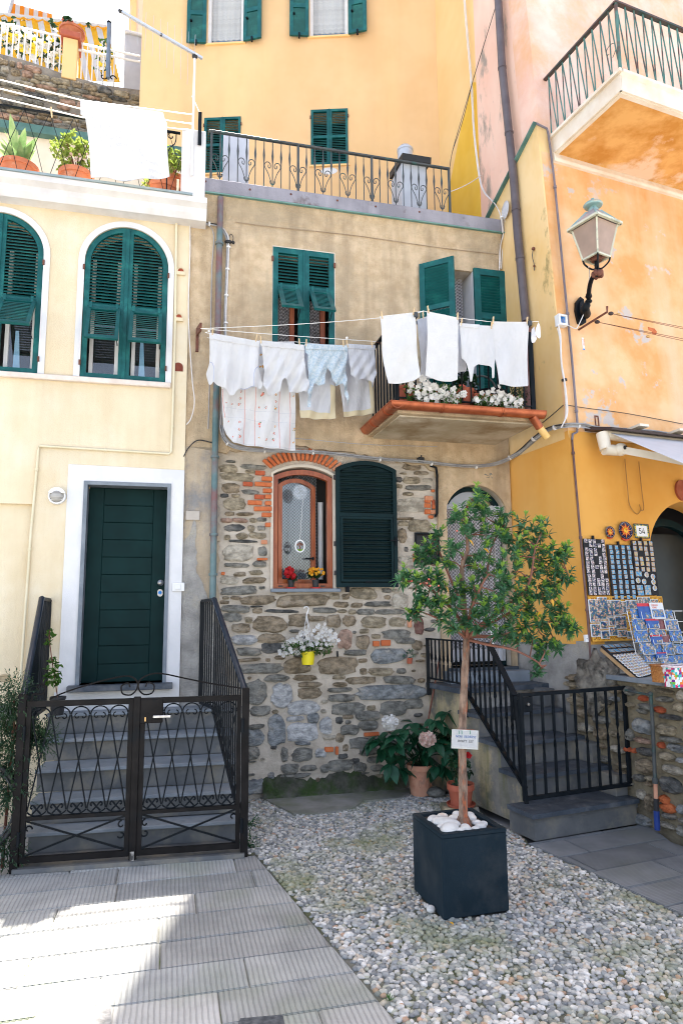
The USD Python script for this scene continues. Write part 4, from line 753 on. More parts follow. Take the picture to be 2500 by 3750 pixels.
for (a, b, c) in (w1, w2):
 YH.add('window_frame', plate(rect(a, b, c, c + 1.2).difference(rect(a + .045, b - .045, c + .03, c + 1.15)), -.1, -.03), M_WPLASTIC, frame=Y)
 YH.add('pane', box(a + .04, b - .04, c + .02, c + 1.18, -.07, -.064), glass('window_glass'), frame=Y)
 YH.add('striped_curtain', drape(Y, a + .03, b - .03, c + .2, c + 1.2, -.17, .008, 6, 3, 30), mat('cream_curtain', (.52, .5, .44), (.62, .6, .54), 3, .9, stretch=(.2, .2, 9)), smooth=True)
 YH.add('blue_blind', box(a + .04, b - .04, c + .02, c + .35, -.25, -.2), mat('pale_blue_blind', (.40, .56, .74), (.5, .65, .8), 3, .8), frame=Y)
 YH.add('window_sill', cbox(a - .03, b + .03, c - .03, c - .002, -.05, .03, .004), M_YEL2, frame=Y)
def open_leaf(th, fr, hinge, w, ang, t0, t1, mm, side):
 u_ = fr.u*math.cos(ang)*side + fr.n*math.sin(ang); n_ = (fr.n*math.cos(ang) - fr.u*side*math.sin(ang))
 f2 = Frame(fr.p(hinge, 0, .025), u_ if side > 0 else -u_, n_); s0_, s1_ = (0, w) if side > 0 else (-w, 0)
 h = leaf(th, f2, s0_, s1_, t0, t1, 0, mm, [(t0 + .46, t0 + .53)], w=.055, pitch=.028, name='open_shutter', tilt=-.9)
 th.add('shutter_catch', cat_([f2.mesh(box((s0_ + s1_)/2 - .012, (s0_ + s1_)/2 + .012, t0 - .05, t0 + .03, .02, .05)), f2.mesh(box(s0_ + .05, s0_ + .08, t0 + .33, t0 + .345, .03, .07))]), M_IRON, parent=h)
for (a, b, c) in (w1, w2):
 open_leaf(YH, Y, a - .01, .285, math.radians(6), c - .02, c + 1.2, M_TEAL, -1); open_leaf(YH, Y, b + .01, .275, math.radians(10), c - .02, c + 1.2, M_TEAL, 1)
for (a, b, c, d) in (lo1, lo2):
 m_ = (a + b)/2; mid = c + (d - c)*.5
 for c0, c1 in ((a, m_ - .001), (m_ + .001, b)):
  leaf(YH, Y, c0, c1, c, d, -.02, M_TEAL, [(mid - .02, mid + .02)], w=.036, pitch=.026)
 YH.add('meeting_bead', box(m_ - .008, m_ + .008, c, d - .002, .012, .022), M_TEAL, frame=Y)
 YH.add('sill', cbox(a - .02, b + .02, c - .03, c - .002, -.02, .02, .003), M_YEL2, frame=Y)
 for sx in (a - .012, b - .002): YH.add('hinge_pin', box(sx, sx + .014, d - .14, d - .10, .0, .025), M_RUST, frame=Y)
YH.add('bare_patch', plate(sa.scale(sg.Point(*yuv(1205, 625)).buffer(.09, 6), 1.3, .6), .0005, .002), M_WHITE, frame=Y)
# return wall towards the pink house, and the deep yellow stretch on it
sj = S.uv(1730, 300)[0]; rtd = S.p(sj, 0, -.055) - Y.p(yc, 0, 0); rtl = np.linalg.norm(rtd); RT = Frame(Y.p(yc, 0, 0), rtd, np.cross(rtd, Z))
YW = Thing('yellow_side_wall', 'narrow return wall between the ochre and the pink house, deep yellow low down', 'wall', base=Y.p(1.6, 3, 0))
YW.add('pale_upper_wall', plate(rect(0, rtl, 3, 19.4), -.3, 0), M_YEL2, frame=RT)
tri = [RT.uv(*q) for q in ((1733, 300), (1690, 460), (1655, 640), (1640, 720), (1640, 800), (1850, 800), (1850, 300))]
YW.add('deep_yellow_wall', plate(sg.Polygon(tri).intersection(rect(0.001, rtl - .002, 3, 19)), .0, .006), M_SUNY, frame=RT)

# ------------------------------------------------------------------ orange and pink house on the right
OH = Thing('orange_house', 'tall orange and pink house on the right with balcony and ground floor shop', 'house', base=R.p(1, -1.5, 0))
def scz(z): return S.loc(R.p(0, z - 1.5))[0]
tcab, tstrip0, tstrip1 = 2.03, 5.11, 5.215
ARC = arched(.90, 2.1, -1.3, .93, .45, 22)
OH.add('lower_front_wall', plate(rect(0, 4.5, -.03, tcab), -.3, 0, [ARC]), M_ORLOW, frame=R)
OH.add('grey_base', plate(rect(0, 4.5, -1.6, -.032), -.3, -.006, [ARC]), M_GREYR, frame=R)
OH.add('front_wall', plate(rect(0, 4.5, tcab + .001, tstrip0), -.3, 0), M_ORANGE, frame=R)
OH.add('band', extr([(-.3, tstrip0), (.035, tstrip0), (.045, tstrip0 + .03), (.03, tstrip1), (-.3, tstrip1)], .16, 4.5, R), M_OLDWHITE)
OH.add('band_end_wall', plate(rect(0, .16, tstrip0, tstrip1), -.3, 0), M_ORANGE, frame=R)
OH.add('upper_front_wall', plate(rect(.03, 4.5, tstrip1 + .001, 14), -.3, -.004), M_PINK, frame=R)
edge = lambda z: (scz(z), z)
zl0, zl1 = 6.50, 7.03
OH.add('grey_side_base', plate([(-.6, -.2), edge(-.2), edge(1.43), (-.6, 1.40)], -.25, -.010), M_GREYR, frame=S)
OH.add('lower_side_wall', plate([(-.6, 1.401), edge(1.431), edge(3.45), (-.6, 3.40)], -.25, 0), M_ORLOW, frame=S)
OH.add('side_wall', plate([(-.6, 3.401), edge(3.451), edge(zl1), (-.09, zl0), (-.6, zl0 - .35)], -.25, 0), M_YSIDE, frame=S)
OH.add('upper_side_wall', plate([(sj, 4.5), (scz(zl1) - .06, 4.5), (scz(zl1) - .05, zl1 - .2), (scz(13) - .05, 13.), (sj, 13.)], -.3, -.055), M_PINKS, frame=S)
cap = [S.p(scz(zl1) + .01, zl1 + .012, .012), S.p(-.09, zl0 + .012, .012), S.p(-.6, zl0 - .338, .012)]
OH.add('ledge_flashing', cat_([bar(cap[0], cap[1], .075, .014), bar(cap[1], cap[2], .075, .014)]), mat('green_ledge_flashing', (.05, .13, .12), (.09, .19, .17), 8, .5))
OH.add('rooms', hexa([R.p(.1, -1.5, -5), R.p(4.4, -1.5, -5), R.p(4.4, -1.5, -.75), R.p(.12, -1.5, -.75), R.p(.3, 12, -5), R.p(4.4, 12, -5), R.p(4.4, 12, -.75), R.p(.3, 12, -.75)]), M_BLACK)
OH.add('roof', plate(rect(0, 4.5, 0, .2), -6, .1), M_TERRA2, frame=Frame(R.p(0, 13.9, 0), R.u, R.n))
OH.add('arch_reveal', plate(arched(.86, 2.14, -1.3, .93, .49, 22).difference(ARC), -.31, -.30), M_ORLOW, frame=R)
OH.add('dark_shop', plate(rect(.8, 2.3, -1.4, 1.5), -.72, -.71), M_BLACK, frame=R); OH.add('shop_side', box(.80, .89, -1.4, 1.45, -.7, -.302), M_BLACK, frame=R)
OH.add('shop_door_frame', plate(arched(.98, 2.05, -1.3, .86, .40, 20).difference(arched(1.06, 2.0, -1.4, .84, .34, 20)), -.42, -.36), M_DKGREEN, frame=R)
OH.add('shop_door_leaf', cat_([R.mesh(box(1.22, 1.27, -1.3, 1.1, -.45, -.40))]), mat('grey_green_door_edge', (.16, .20, .18), (.22, .26, .24), 5, .6))
OH.add('shop_door_pane', R.mesh(box(1.27, 1.9, -1.3, 1.1, -.44, -.43)), mat('dim_door_panel', (.012, .016, .015), (.02, .024, .022), 5, .3))
# balcony of the pink storey
OB0, OBt, OBb = .17, R.p(0, 5.43, 0)[2], R.p(0, 5.215, 0)[2]
OBF = Frame(np.array([R.p(OB0, 5.43, 0)[0], R.p(OB0, 5.43, 0)[1], 0]), R.u, [R.u[1], -R.u[0], 0])       # upright frame at the balcony
BD = 1.02
OH.add('balcony_slab', OBF.mesh(box(.02, 4.2, OBb + .012, OBt - .02, -.3, BD - .02)), M_OLDWHITE)
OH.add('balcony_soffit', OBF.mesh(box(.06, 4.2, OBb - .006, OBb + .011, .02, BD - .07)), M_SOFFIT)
OH.add('balcony_fascia', cat_([extr([(BD - .02, OBb), (BD, OBb), (BD, OBt - .05), (BD + .03, OBt - .03), (BD + .03, OBt), (BD - .02, OBt)], -.001, 4.2, OBF), OBF.mesh(box(-.002, .02, OBb, OBt - .035, -.2, BD)), OBF.mesh(box(-.03, .02, OBt - .034, OBt, -.2, BD + .03)), OBF.mesh(box(.02, .06, OBb - .008, OBb + .012, -.2, BD - .02)), OBF.mesh(box(.06, 4.2, OBb - .008, OBb + .011, BD - .07, BD - .021))]), M_OLDWHITE)
orr = Thing('balcony_railing', 'green rusty railing with crossing bars on the high right balcony', 'railing')
rt = OBt + .74; orr.add('top_rail', cat_([bar(OBF.p(.01, rt, -.05), OBF.p(.01, rt, BD), .045, .02), bar(OBF.p(-.01, rt, BD), OBF.p(4.2, rt, BD), .045, .02)]), mat('rusty_rail', (.03, .05, .045), (.09, .05, .04), 7, .6, .2, 60))
M_GREENIR = mat('green_brown_iron', (.04, .13, .11), (.08, .18, .15), 3, .6, .2, 60, c3=(.09, .05, .04), c3scale=5, c3at=.55)
orr.add('corner_post', bar(OBF.p(.01, OBt, BD), OBF.p(.01, rt, BD), .025), M_GREENIR)
nb = 9
for k in range(nb):
 a, b = BD*k/nb, BD*(k + 1)/nb
 orr.add('bar', tube([OBF.p(.01, OBt, a + .01), OBF.p(.01, rt, a + .01)], .007, 6), M_GREENIR)
 orr.add('slanting_bar', tube([OBF.p(.01, OBt, b), OBF.p(.01, rt, a + .012)], .007, 6), M_GREENIR)
for k in range(24):
 a, b = .01 + .115*k, .01 + .115*(k + 1)
 if k: orr.add('bar', tube([OBF.p(a, OBt, BD), OBF.p(a, rt, BD)], .007, 6), M_GREENIR)
 orr.add('slanting_bar', tube([OBF.p(b, OBt, BD), OBF.p(a + .002, rt, BD)], .007, 6), M_GREENIR)
orr.add('scroll', cat_([tube(OBF.P(np.column_stack([np.full(18, .01), *(spiral((BD - .12, OBt + .30), .10, .02, -1.2, 4.5).T[::-1])])), .004, 5)]), M_GREENIR)

# ------------------------------------------------------------------ retaining wall below the shop
RWO = on_level(2404, 3043); RW = Frame(RWO, SD, np.cross(SD, Z))
RWT = Thing('retaining_wall', 'rough stone retaining wall with slate coping under the souvenir shop', 'wall', base=RWO)
RWT.add('core', plate(rect(-.95, 2.4, -.1, 1.145), -.5, -.03), mat('dark_rubble_core', (.16, .13, .085), (.26, .215, .14), 7, .95, 1., 40, dist=.02), frame=RW)
RWT.add('coping', cbox(-.42, 2.4, 1.15, 1.19, -.5, .03, .005), M_SLATE, frame=RW)
RWT.add('terrace_fill', RW.mesh(box(-.9, 2.4, .2, 1.15, -2.5, -.5)), M_GREYR)
r9 = random.Random(21); sid2 = 5000; placed = []
for e in '690,600,230,80,g 620,640,110,70,g 620,330,110,90,t 880,420,200,60,t 870,510,200,70,g 1040,600,110,110,t 940,715,260,60,d 620,820,210,180,u 880,860,240,130,t 620,985,170,70,p 1000,1070,180,90,u 650,1110,180,90,d 910,1170,180,100,t 1060,1210,80,60,w 650,1280,200,170,b 960,1320,230,100,l 720,1420,120,60,t 940,1500,240,190,d 700,1480,70,60,b 1060,1780,70,110,u 920,1850,160,70,g 900,1960,170,60,l 760,1700,70,120,b 1060,2020,80,120,g 930,2100,150,60,b 690,1700,70,200,b'.split():
 x, y, w, h, c = e.split(','); x, y, w, h = map(float, (x, y, w, h)); sc = 3.137
 a = RW.uv(2150 + (x - w/2)/sc, 2400 + y/sc); b = RW.uv(2150 + (x + w/2)/sc, 2400 + y/sc); c0 = RW.uv(2150 + x/sc, 2400 + (y - h/2)/sc); c1 = RW.uv(2150 + x/sc, 2400 + (y + h/2)/sc); m = RW.uv(2150 + x/sc, 2400 + y/sc)
 ww, hh = min(.42, abs(b[0] - a[0])), abs(c0[1] - c1[1])
 q = rect(m[0] - ww/2, m[0] + ww/2, m[1] - hh/2, m[1] + hh/2)
 if m[1] < 0.02 or any(q.intersection(p).area > .3*min(q.area, p.area) for p in placed): continue
 RWT.add('stone', stone_mesh(RW, m[0], m[1], ww, hh, .055, sid2, n0=-.035), ST[c], smooth=35); sid2 += 1; placed.append(q)
for (x, y, w, h) in ((625, 495, 90, 60), (820, 630, 110, 60), (835, 1035, 70, 60), (870, 1660, 95, 80), (910, 1760, 170, 90), (450, 1085, 60, 60), (530, 1100, 30, 50)):
 a = RW.uv(2150 + (x - w/2)/3.137, 2400 + y/3.137); b = RW.uv(2150 + (x + w/2)/3.137, 2400 + y/3.137); m = RW.uv(2150 + x/3.137, 2400 + y/3.137); ww = min(.3, abs(b[0] - a[0])); hh = h/3.137/2500*6.3
 placed.append(rect(m[0] - ww/2, m[0] + ww/2, m[1] - hh/2, m[1] + hh/2)); RWT.add('brick', stone_mesh(RW, m[0], m[1], ww, hh, .05, sid2, n0=-.03), BR[1 if y < 1200 else 0], smooth=35); sid2 += 1
for _ in range(4000):
 if len(placed) > 150: break
 s_, t_ = r9.uniform(-.9, 1.2), r9.uniform(.03, 1.12); ww, hh = r9.uniform(.08, .28), r9.uniform(.04, .11); q = rect(s_ - ww/2, s_ + ww/2, t_ - hh/2, t_ + hh/2)
 if any(q.intersects(p) for p in placed): continue
 placed.append(q.buffer(.008)); RWT.add('stone', stone_mesh(RW, s_, t_, ww, hh, .05, sid2, n0=-.035), ST[r9.choice('ttbgglub')], smooth=35); sid2 += 1
# rough shoulder where the wall meets the house corner
rr = np.random.default_rng(8)
sh_ = trimesh.creation.icosphere(subdivisions=3); v = sh_.vertices; v = v*(1 + .62*(meshkit.fbm(v*2.6 + 5, 5)[:, None] - .5)*2); v = np.stack([v[:, 0]*.24 - .60, v[:, 1]*.26 + 1.08, v[:, 2]*.12 - .06], 1)
RWT.add('rubble_shoulder', TM(v, sh_.faces), mat('crumbling_render', (.13, .115, .095), (.30, .27, .22), 9, .95, 1., 35, c3=(.06, .055, .045), c3scale=7, c3at=.58, dist=.03), frame=RW, smooth=True)

# ------------------------------------------------------------------ upper terrace at the back left
UL = Frame([-3.0, 10.0, 0], [math.cos(math.radians(18)), math.sin(math.radians(18)), 0], [math.sin(math.radians(18)), -math.cos(math.radians(18)), 0])
UW = Thing('terrace_wall', 'rough stone terrace wall at the top left beyond the roof plants', 'wall', base=UL.p(-1.5, 0, 0))
ut = [tuple(UL.uv(*q)) for q in ((-60, 170), (0, 190), (108, 219), (244, 268), (380, 305), (504, 322), (560, 330))]
upoly = sg.Polygon([(ut[0][0], 5.5)] + ut + [(ut[-1][0], 5.5)])
UW.add('core', plate(upoly, -.5, -.03), mat('terrace_wall_mortar', (.20, .17, .135), (.30, .26, .21), 6, .95, 1., 40, dist=.02), frame=UL)
UW.add('fill', UL.mesh(box(-6, ut[-1][0], 5, min(t for _, t in ut) - .3, -4, -.5)), M_GREYR)
placed = []; u_ok = upoly.buffer(-.01); sb_ = upoly.bounds
t_ = UL.uv(200, 560)[1]
row = 0
while t_ < sb_[3] and len(placed) < 290:
 hh = r9.uniform(.06, .125); s_ = UL.uv(-20, 400)[0] - r9.random()*.2
 while s_ < ut[-1][0]:
  ww = r9.uniform(.10, .32); q = rect(s_ + .012, s_ + ww - .012, t_ + .01, t_ + hh - .01)
  if u_ok.contains(q) and r9.random() < .97 and len(placed) < 295:
   placed.append(q); UW.add('stone', stone_mesh(UL, s_ + ww/2, t_ + hh/2 + r9.uniform(-.01, .01), ww - .02, hh*r9.uniform(.75, 1.), .05, sid2, n0=-.035, square=4), ST[r9.choice('ttbbggdlp')], smooth=24); sid2 += 1
  s_ += ww
 t_ += hh
# ------------------------------------------------------------------ left steps, side rails, double gate
LS = Thing('stone_steps', 'slate steps behind the double gate, up to the dark green door', 'steps')
hL = .178
noses = [((150, 1580), (1410, 1490)), ((155, 1395), (1395, 1300)), ((165, 1200), (1355, 1130)), ((195, 1010), (1330, 965)), ((205, 850), (1300, 820))]
NL = []
for k, (a, b) in enumerate(noses):
 P0, P1 = [GT.loc(on_level(x/1.6505, 2100 + y/1.6505, (k + 1)*hL)) for x, y in (a, b)]; NL.append(((P0[2] + P1[2])/2))
for k in range(1, 5): NL[k] = min(NL[k], NL[k - 1] - .13)
GS = Frame(GT.O, GT.u, Z)                                             # s along, t away from the camera, n up
wall_n = GT.loc(F.p(-2.1, 0, 0))[2] - .12
for k in range(5):
 z = (k + 1)*hL; n0 = NL[k]; n1 = NL[k + 1] if k < 4 else wall_n
 e0, e1 = -.01 - .028*k, 1.54 - .012*k
 LS.add('riser', GT.mesh(cbox(e0 + .01, e1 - .01, z - hL if k == 0 else z - hL, z - .03, n1, n0 - .03, .003)), M_RISER)
 LS.add('tread', GT.mesh(cbox(e0, e1, z - .03, z, n1 - .02 if k < 4 else n1, n0, .006)), M_SLATE)
LS.add('landing_base', GT.mesh(box(-.05, 1.6, 0, 5*hL - .04, wall_n, NL[4] - .06)), M_GREYR)
LS.add('base_strip', GT.mesh(box(-.02, 1.56, .0, .03, NL[0] - .03, .05)), M_RISER)
one('skirting', 'white painted strip of wall between the top step and the green door threshold', 'wall base', plate(rect(fs(200, 2550), sr - .002, 5*hL - .05, dz0 - .057), -.1, .0405), M_WHITE, frame=F)
def side_rail(label, wall_px, knee_px, post, inner):
 t = Thing('stair_railing', label, 'railing')
 a = F.px(*wall_px, .03); knee = F.px(*knee_px, .42); a[2] = knee[2] - .01; base_n = post
 t.add('handrail', tube([knee - (knee - a)*.04, knee + (base_n - knee)*.0, base_n], .024, 10), M_NAVY, smooth=50)
 t.add('top_bar', bar(a, knee, .02, .03), M_IRON)
 zt0 = 5*hL + .03
 foot = np.array([post[0], post[1], .12]); kf = np.array([knee[0], knee[1], zt0]); af = np.array([a[0], a[1], zt0])
 t.add('lower_bar', cat_([bar(af, kf, .02, .03), bar(kf, foot, .02, .03)]), M_IRON)
 t.add('wall_bar', bar(a, af, .03, .02), M_IRON)
 for k in range(1, 6): t.add('bar', bar(a + (knee - a)*k/6, af + (kf - af)*k/6, .012, .016), M_IRON)
 for k in range(0, 15):
  p, q = knee + (post - knee)*(k + .3)/15.5, kf + (foot - kf)*(k + .3)/15.5
  t.add('bar', bar(p, q, .012, .016), M_IRON)
  if inner and k % 2 == 0:
   c = q + (p - q)*.12; d_ = (foot - kf)/np.linalg.norm(foot - kf)
   t.add('scroll', tube([c + .035*(math.cos(g)*d_ + math.sin(g)*Z) for g in np.linspace(0, 5.2, 12)], .005, 5), M_IRON)
gh = 1.168
side_rail('sloping black railing with blue-grey tube on the left of the green door steps', (182, 2222), (152, 2192), GT.p(-.02, gh, -.01), False)
side_rail('sloping black railing with blue-grey tube between the gate and the stone wall', (739, 2218), (785, 2196), GT.p(1.56, gh, -.01), True)
GA = Thing('gate', 'black wrought iron double gate with scrolls in front of the left steps', 'gate')
for s_ in (-.02, 1.555): GA.add('gate_post', GT.mesh(cbox(s_ - .025, s_ + .03, -.02, gh + .03, -.03, .025, .004)), M_IRONB)
split = .745
def gate_leaf(s0, s1, label):
 lf = GA.add('gate_leaf', GT.mesh(plate(rect(s0, s1, .055, gh - .02).difference(rect(s0 + .032, s1 - .032, .095, .335)).difference(rect(s0 + .032, s1 - .032, .36, gh - .06)), -.014, .014)), M_IRONB, label=label)
 n_ = 5; w_ = (s1 - s0 - .064)/n_; lo_, hi_ = .36, gh - .06
 for k in range(n_):
  c = s0 + .032 + w_*(k + .5); hb, lb = .052, .05
  GA.add('arch_scroll', cat_([tube(GT.P(at_n(np.array(arch_pts(c - w_/2 + .004, c + w_/2 - .004, hi_ - .062, .055, 12)), 0)), .0055, 6)] + [tube(GT.P(at_n(spiral((c + s*w_*.16, hi_ - .075), .022, .008, math.pi/2 if s < 0 else math.pi/2, (math.pi/2 + 4.6) if s < 0 else (math.pi/2 - 4.6), 12), 0)), .0045, 5) for s in (-1, 1)]), M_IRON, parent=lf)
  GA.add('foot_scroll', cat_([tube(GT.P(at_n(np.array([(2*c - x, 2*(lo_ + .03) - y) for x, y in arch_pts(c - w_/2 + .004, c + w_/2 - .004, lo_ + .03, .028, 10)]), 0)), .0055, 6)] + [tube(GT.P(at_n(curve([(c - s*w_*.22, lo_ + .015), (c, lo_ + .045), (c + s*w_*.20, lo_ + .075), (c + s*w_*.30, lo_ + .06), (c + s*w_*.22, lo_ + .05)], 12), 0)), .0065, 6) for s in (-1, 1)]), M_IRON, parent=lf)
  for e0, e1 in ((c - w_/2, c + w_*.5), (c + w_/2, c - w_*.5)): pass
  top = hi_ - .065; bot = lo_ + .035
  GA.add('crossed_bar', cat_([tube([GT.p(c - w_/2 + .004, top, -.004), GT.p(c, (top + bot)/2 + .0, -.004), GT.p(c + w_/2 - .004, bot, -.004)], .0055, 6), tube([GT.p(c + w_/2 - .004, top, .004), GT.p(c, (top + bot)/2, .004), GT.p(c - w_/2 + .004, bot, .004)], .0055, 6)]), M_IRON, parent=lf)
 GA.add('lower_brace', cat_([bar(GT.p(s0 + .03, .10, .004), GT.p(s1 - .03, .33, .004), .012, .012), bar(GT.p(s0 + .03, .33, -.006), GT.p(s1 - .03, .10, -.006), .012, .012)]), M_IRON, parent=lf)
 GA.add('lower_scroll', cat_([tube(GT.P(at_n(spiral((x, .24 + y), .028, .008, a, a + 4.6, 12), 0)), .006, 5) for x, y, a in ((s1 - .055 if s0 < .3 else s0 + .055, .03, 1.5), (s1 - .055 if s0 < .3 else s0 + .055, -.035, 3.6), (s0 + .05 if s0 < .3 else s1 - .05, .035, 0))]), M_IRON, parent=lf)
 return lf
gate_leaf(.012, split - .002, 'left leaf of the gate'); gr2 = gate_leaf(split + .052, 1.525, 'right leaf of the gate, with the lock')
GA.add('meeting_post', GT.mesh(cbox(split + .0, split + .05, .0, gh - .01, -.02, .022, .004)), M_IRONB)
GA.add('lock_box', GT.mesh(cbox(split + .05, split + .21, gh - .20, gh - .03, -.02, .02, .004)), M_IRONB, parent=gr2)
GA.add('lever', GT.mesh(cbox(split + .14, split + .27, gh - .165, gh - .145, .02, .034, .004)), M_STEEL, parent=gr2)
GA.add('keyhole', GT.mesh(box(split + .082, split + .092, gh - .185, gh - .155, .02, .023)), mat('brass', (.5, .3, .12), (.6, .38, .16), 9, .4, metal=.8), parent=gr2)
GA.add('floor_bolt', GT.mesh(cbox(split + .01, split + .04, -.01, .09, .022, .034, .004)), mat('chipped_white_paint', (.5, .46, .4), (.05, .045, .04), 22, .7))
for s_ in (-.0, 1.53):
 for z_ in (.93, .22): GA.add('hinge', tube([GT.p(s_ + .006, z_ - .05, .026), GT.p(s_ + .006, z_ + .05, .026)], .011, 8), M_IRON)
tp = GT
def gcurve(P): return GT.P(at_n(curve(P, 40), 0))
GA.add('cresting', cat_([tube(gcurve([(.16, gh - .01), (.26, gh + .035), (.42, gh + .085), (.58, gh + .125), (.70, gh + .14), (.76, gh + .105), (.765, gh + .05), (.725, gh + .005), (.665, gh + .015), (.655, gh + .07), (.70, gh + .09), (.715, gh + .06)]), .006, 6), tube(gcurve([(.04, gh - .02), (.05, gh + .03), (.11, gh + .03), (.13, gh + .075), (.10, gh + .10), (.07, gh + .08), (.085, gh + .06)]), .006, 6)]), M_IRONB)
GA.add('cresting', cat_([tube(gcurve([(1.52, gh + .03), (1.30, gh + .07), (1.10, gh + .115), (.95, gh + .15), (.86, gh + .15), (.785, gh + .11), (.775, gh + .05), (.815, gh + .005), (.875, gh + .015), (.885, gh + .07), (.84, gh + .09), (.825, gh + .06)]), .006, 6)]), M_IRONB)

# ------------------------------------------------------------------ right steps, their railing and small gate
T = Frame([1.454, 5.567, 0], [math.cos(math.radians(22.8)), math.sin(math.radians(22.8)), 0], [math.sin(math.radians(22.8)), -math.cos(math.radians(22.8)), 0])
TSO = on_level(1560, 2868); TS = Frame(TSO, SD, np.cross(SD, Z)); hR = .204
RS = Thing('stone_steps', 'slate steps on the right, up to the arched door with the net curtain', 'steps')
nz = [((1949, 2973), (2362, 2935)), ((1825, 2828), (2277, 2812)), ((1775, 2715), (2160, 2697)), ((1728, 2611), (2113, 2598))]
NR = []
for k, (a, b) in enumerate(nz):
 P0, P1 = on_level(*a, (k + 1)*hR), on_level(*b, (k + 1)*hR); NR.append((P0, P1))
# noses run nearly parallel: keep the measured middle and one common direction that swings slowly
NQ = []
for k, (P0, P1) in enumerate(NR):
 q0, q1 = T.loc(P0), T.loc(P1); NQ.append(((q0[0]), (q1[0]), (q0[2] + q1[2])/2))
n4 = [NQ[0][2], 0, 0, 0]
go = max(.20, (NQ[0][2] - NQ[3][2])/3)
nn = [NQ[0][2] - go*k for k in range(5)]
hold = TS.loc(T.p(0, 0, nn[0]))
def left_end(n):                                                     # where the stringer face cuts a nose line
 a = T.p(-1, 0, n); d_ = T.u; s_ = ((TSO - a) @ TS.n)/(d_ @ TS.n); return -1 + s_
RSW = 1.03
for k in range(5):
 z = (k + 1)*hR; n0 = nn[k]; n1 = nn[k + 1] if k < 4 else nn[4] - 1.6; l0 = left_end(n0) - .03; r0_ = 1.10 if k else 1.06
 if k == 4: break
 l1 = left_end(n1) - .03
 if k == 0: l0 = l1 = T.uv(1949, 2973, n0)[0]
 q = [(l0, -n0), (r0_, -n0), (r0_, -n1 + .02), (l1, -n1 + .02)]; TT = Frame(T.O, T.u, Z)
 RS.add('tread', TT.mesh(plate(q, z - .035, z)), M_SLATED)
 q = [(l0 + .035, -n0 + .03), (r0_ - .01, -n0 + .03), (r0_ - .01, -n1 + .04), (l1 + .035, -n1 + .04)]
 RS.add('riser', TT.mesh(plate(q, z - hR, z - .036)), M_RISER)
 RS.add('skirting_tile', T.mesh(cbox(r0_ - .13, r0_ - .0, z, z + .17, n1 - .05, n0 - .12, .004)), M_RISER)
TT = Frame(T.O, T.u, Z); lz = 5*hR
lp0, lp1 = on_level(1567, 2497, lz), None
corner_s = TS.loc(T.p(left_end(nn[4]), 0, nn[4]))[0]
land = [tuple((TS.p(-.05, 0, 0))[:2]), tuple(TS.p(corner_s, 0, 0)[:2]), tuple(T.p(1.15, 0, nn[4])[:2]), tuple(T.p(1.2, 0, nn[4] - 1.2)[:2]), tuple(TS.p(-.3, 0, -.3)[:2])]
land = sg.Polygon(land); RS.add('landing', plate(land.buffer(.03, join_style=2), lz - .05, lz), M_SLATED)
RS.add('landing_mass', plate(land.buffer(-.03), 0, lz - .051), M_GREYR)
RS.add('door_step', plate([(ed0 - .1, lz), (sright + .02, lz), (sright + .02, lz + .11), (ed0 - .1, lz + .11)], .013, .22), M_SLATE, frame=F)
M_STRING = mat('damp_mossy_render', (.16, .15, .13), (.27, .25, .21), 4, .95, .8, 50, c3=(.46, .37, .23), c3scale=2.6, c3at=.52, c3w=.06, streak=((.12, .125, .02), 6., .9), dist=.015)
endS = TS.loc(T.p(left_end(nn[0]) + .0, 0, nn[0] - .02))[0]
prof_s = [(-.02, 0), (endS - .01, 0), (endS - .01, hR - .04)]
for k in range(1, 4): x = TS.loc(T.p(left_end(nn[k]), 0, nn[k] - .03))[0]; prof_s += [(x, (k)*hR - .04), (x, (k + 1)*hR - .04)]
prof_s += [(corner_s - .02, 4*hR - .04), (corner_s - .02, lz - .052), (-.02, lz - .052)]
RS.add('stringer_wall', plate(sg.Polygon(prof_s).buffer(0), -.12, -.002), M_STRING, frame=TS)
# railing on the stringer: landing part, slope, post
TR = Thing('stair_railing', 'black railing of twisted flat bars beside the mossy stringer of the right steps', 'railing')
post_n = .03; sp = TS.loc(on_level(1895, 3050, 0))[0]; top_post = TS.uv(1885, 2548, post_n); kn = TS.uv(1790, 2356, post_n)
w0 = TS.uv(1562, 2243, post_n); lowl = TS.uv(1570, 2485, post_n); lowr = TS.uv(1690, 2505, post_n); lowe = TS.uv(1890, 2940, post_n)
ztop = kn[1]
def flatbar(a, b, w, fr, th=.006, twist=True):
 """A flat bar with a half twist in the middle."""
 a, b = np.asarray(a), np.asarray(b); V = []; n = 9 if twist else 2
 for i in range(n):
  t = i/(n - 1); p = a + (b - a)*t; g = 0 if not twist else math.pi*min(1, max(0, (t - .38)/.24)); x = fr.u*math.cos(g) + fr.n*math.sin(g); y = -fr.u*math.sin(g) + fr.n*math.cos(g)
  V += [p - x*w/2 - y*th/2, p + x*w/2 - y*th/2, p + x*w/2 + y*th/2, p - x*w/2 + y*th/2]
 f = [[0, 2, 1], [0, 3, 2]]
 for i in range(n - 1):
  for j in range(4): k = i*4; f += [[k + j, k + (j + 1) % 4, k + 4 + (j + 1) % 4], [k + j, k + 4 + (j + 1) % 4, k + 4 + j]]
 k = (n - 1)*4; f += [[k, k + 1, k + 2], [k, k + 2, k + 3]]; return TM(V, f)
top_pts = [(min(w0[0], kn[0] - .3), ztop), (kn[0], ztop), (top_post[0], top_post[1])]
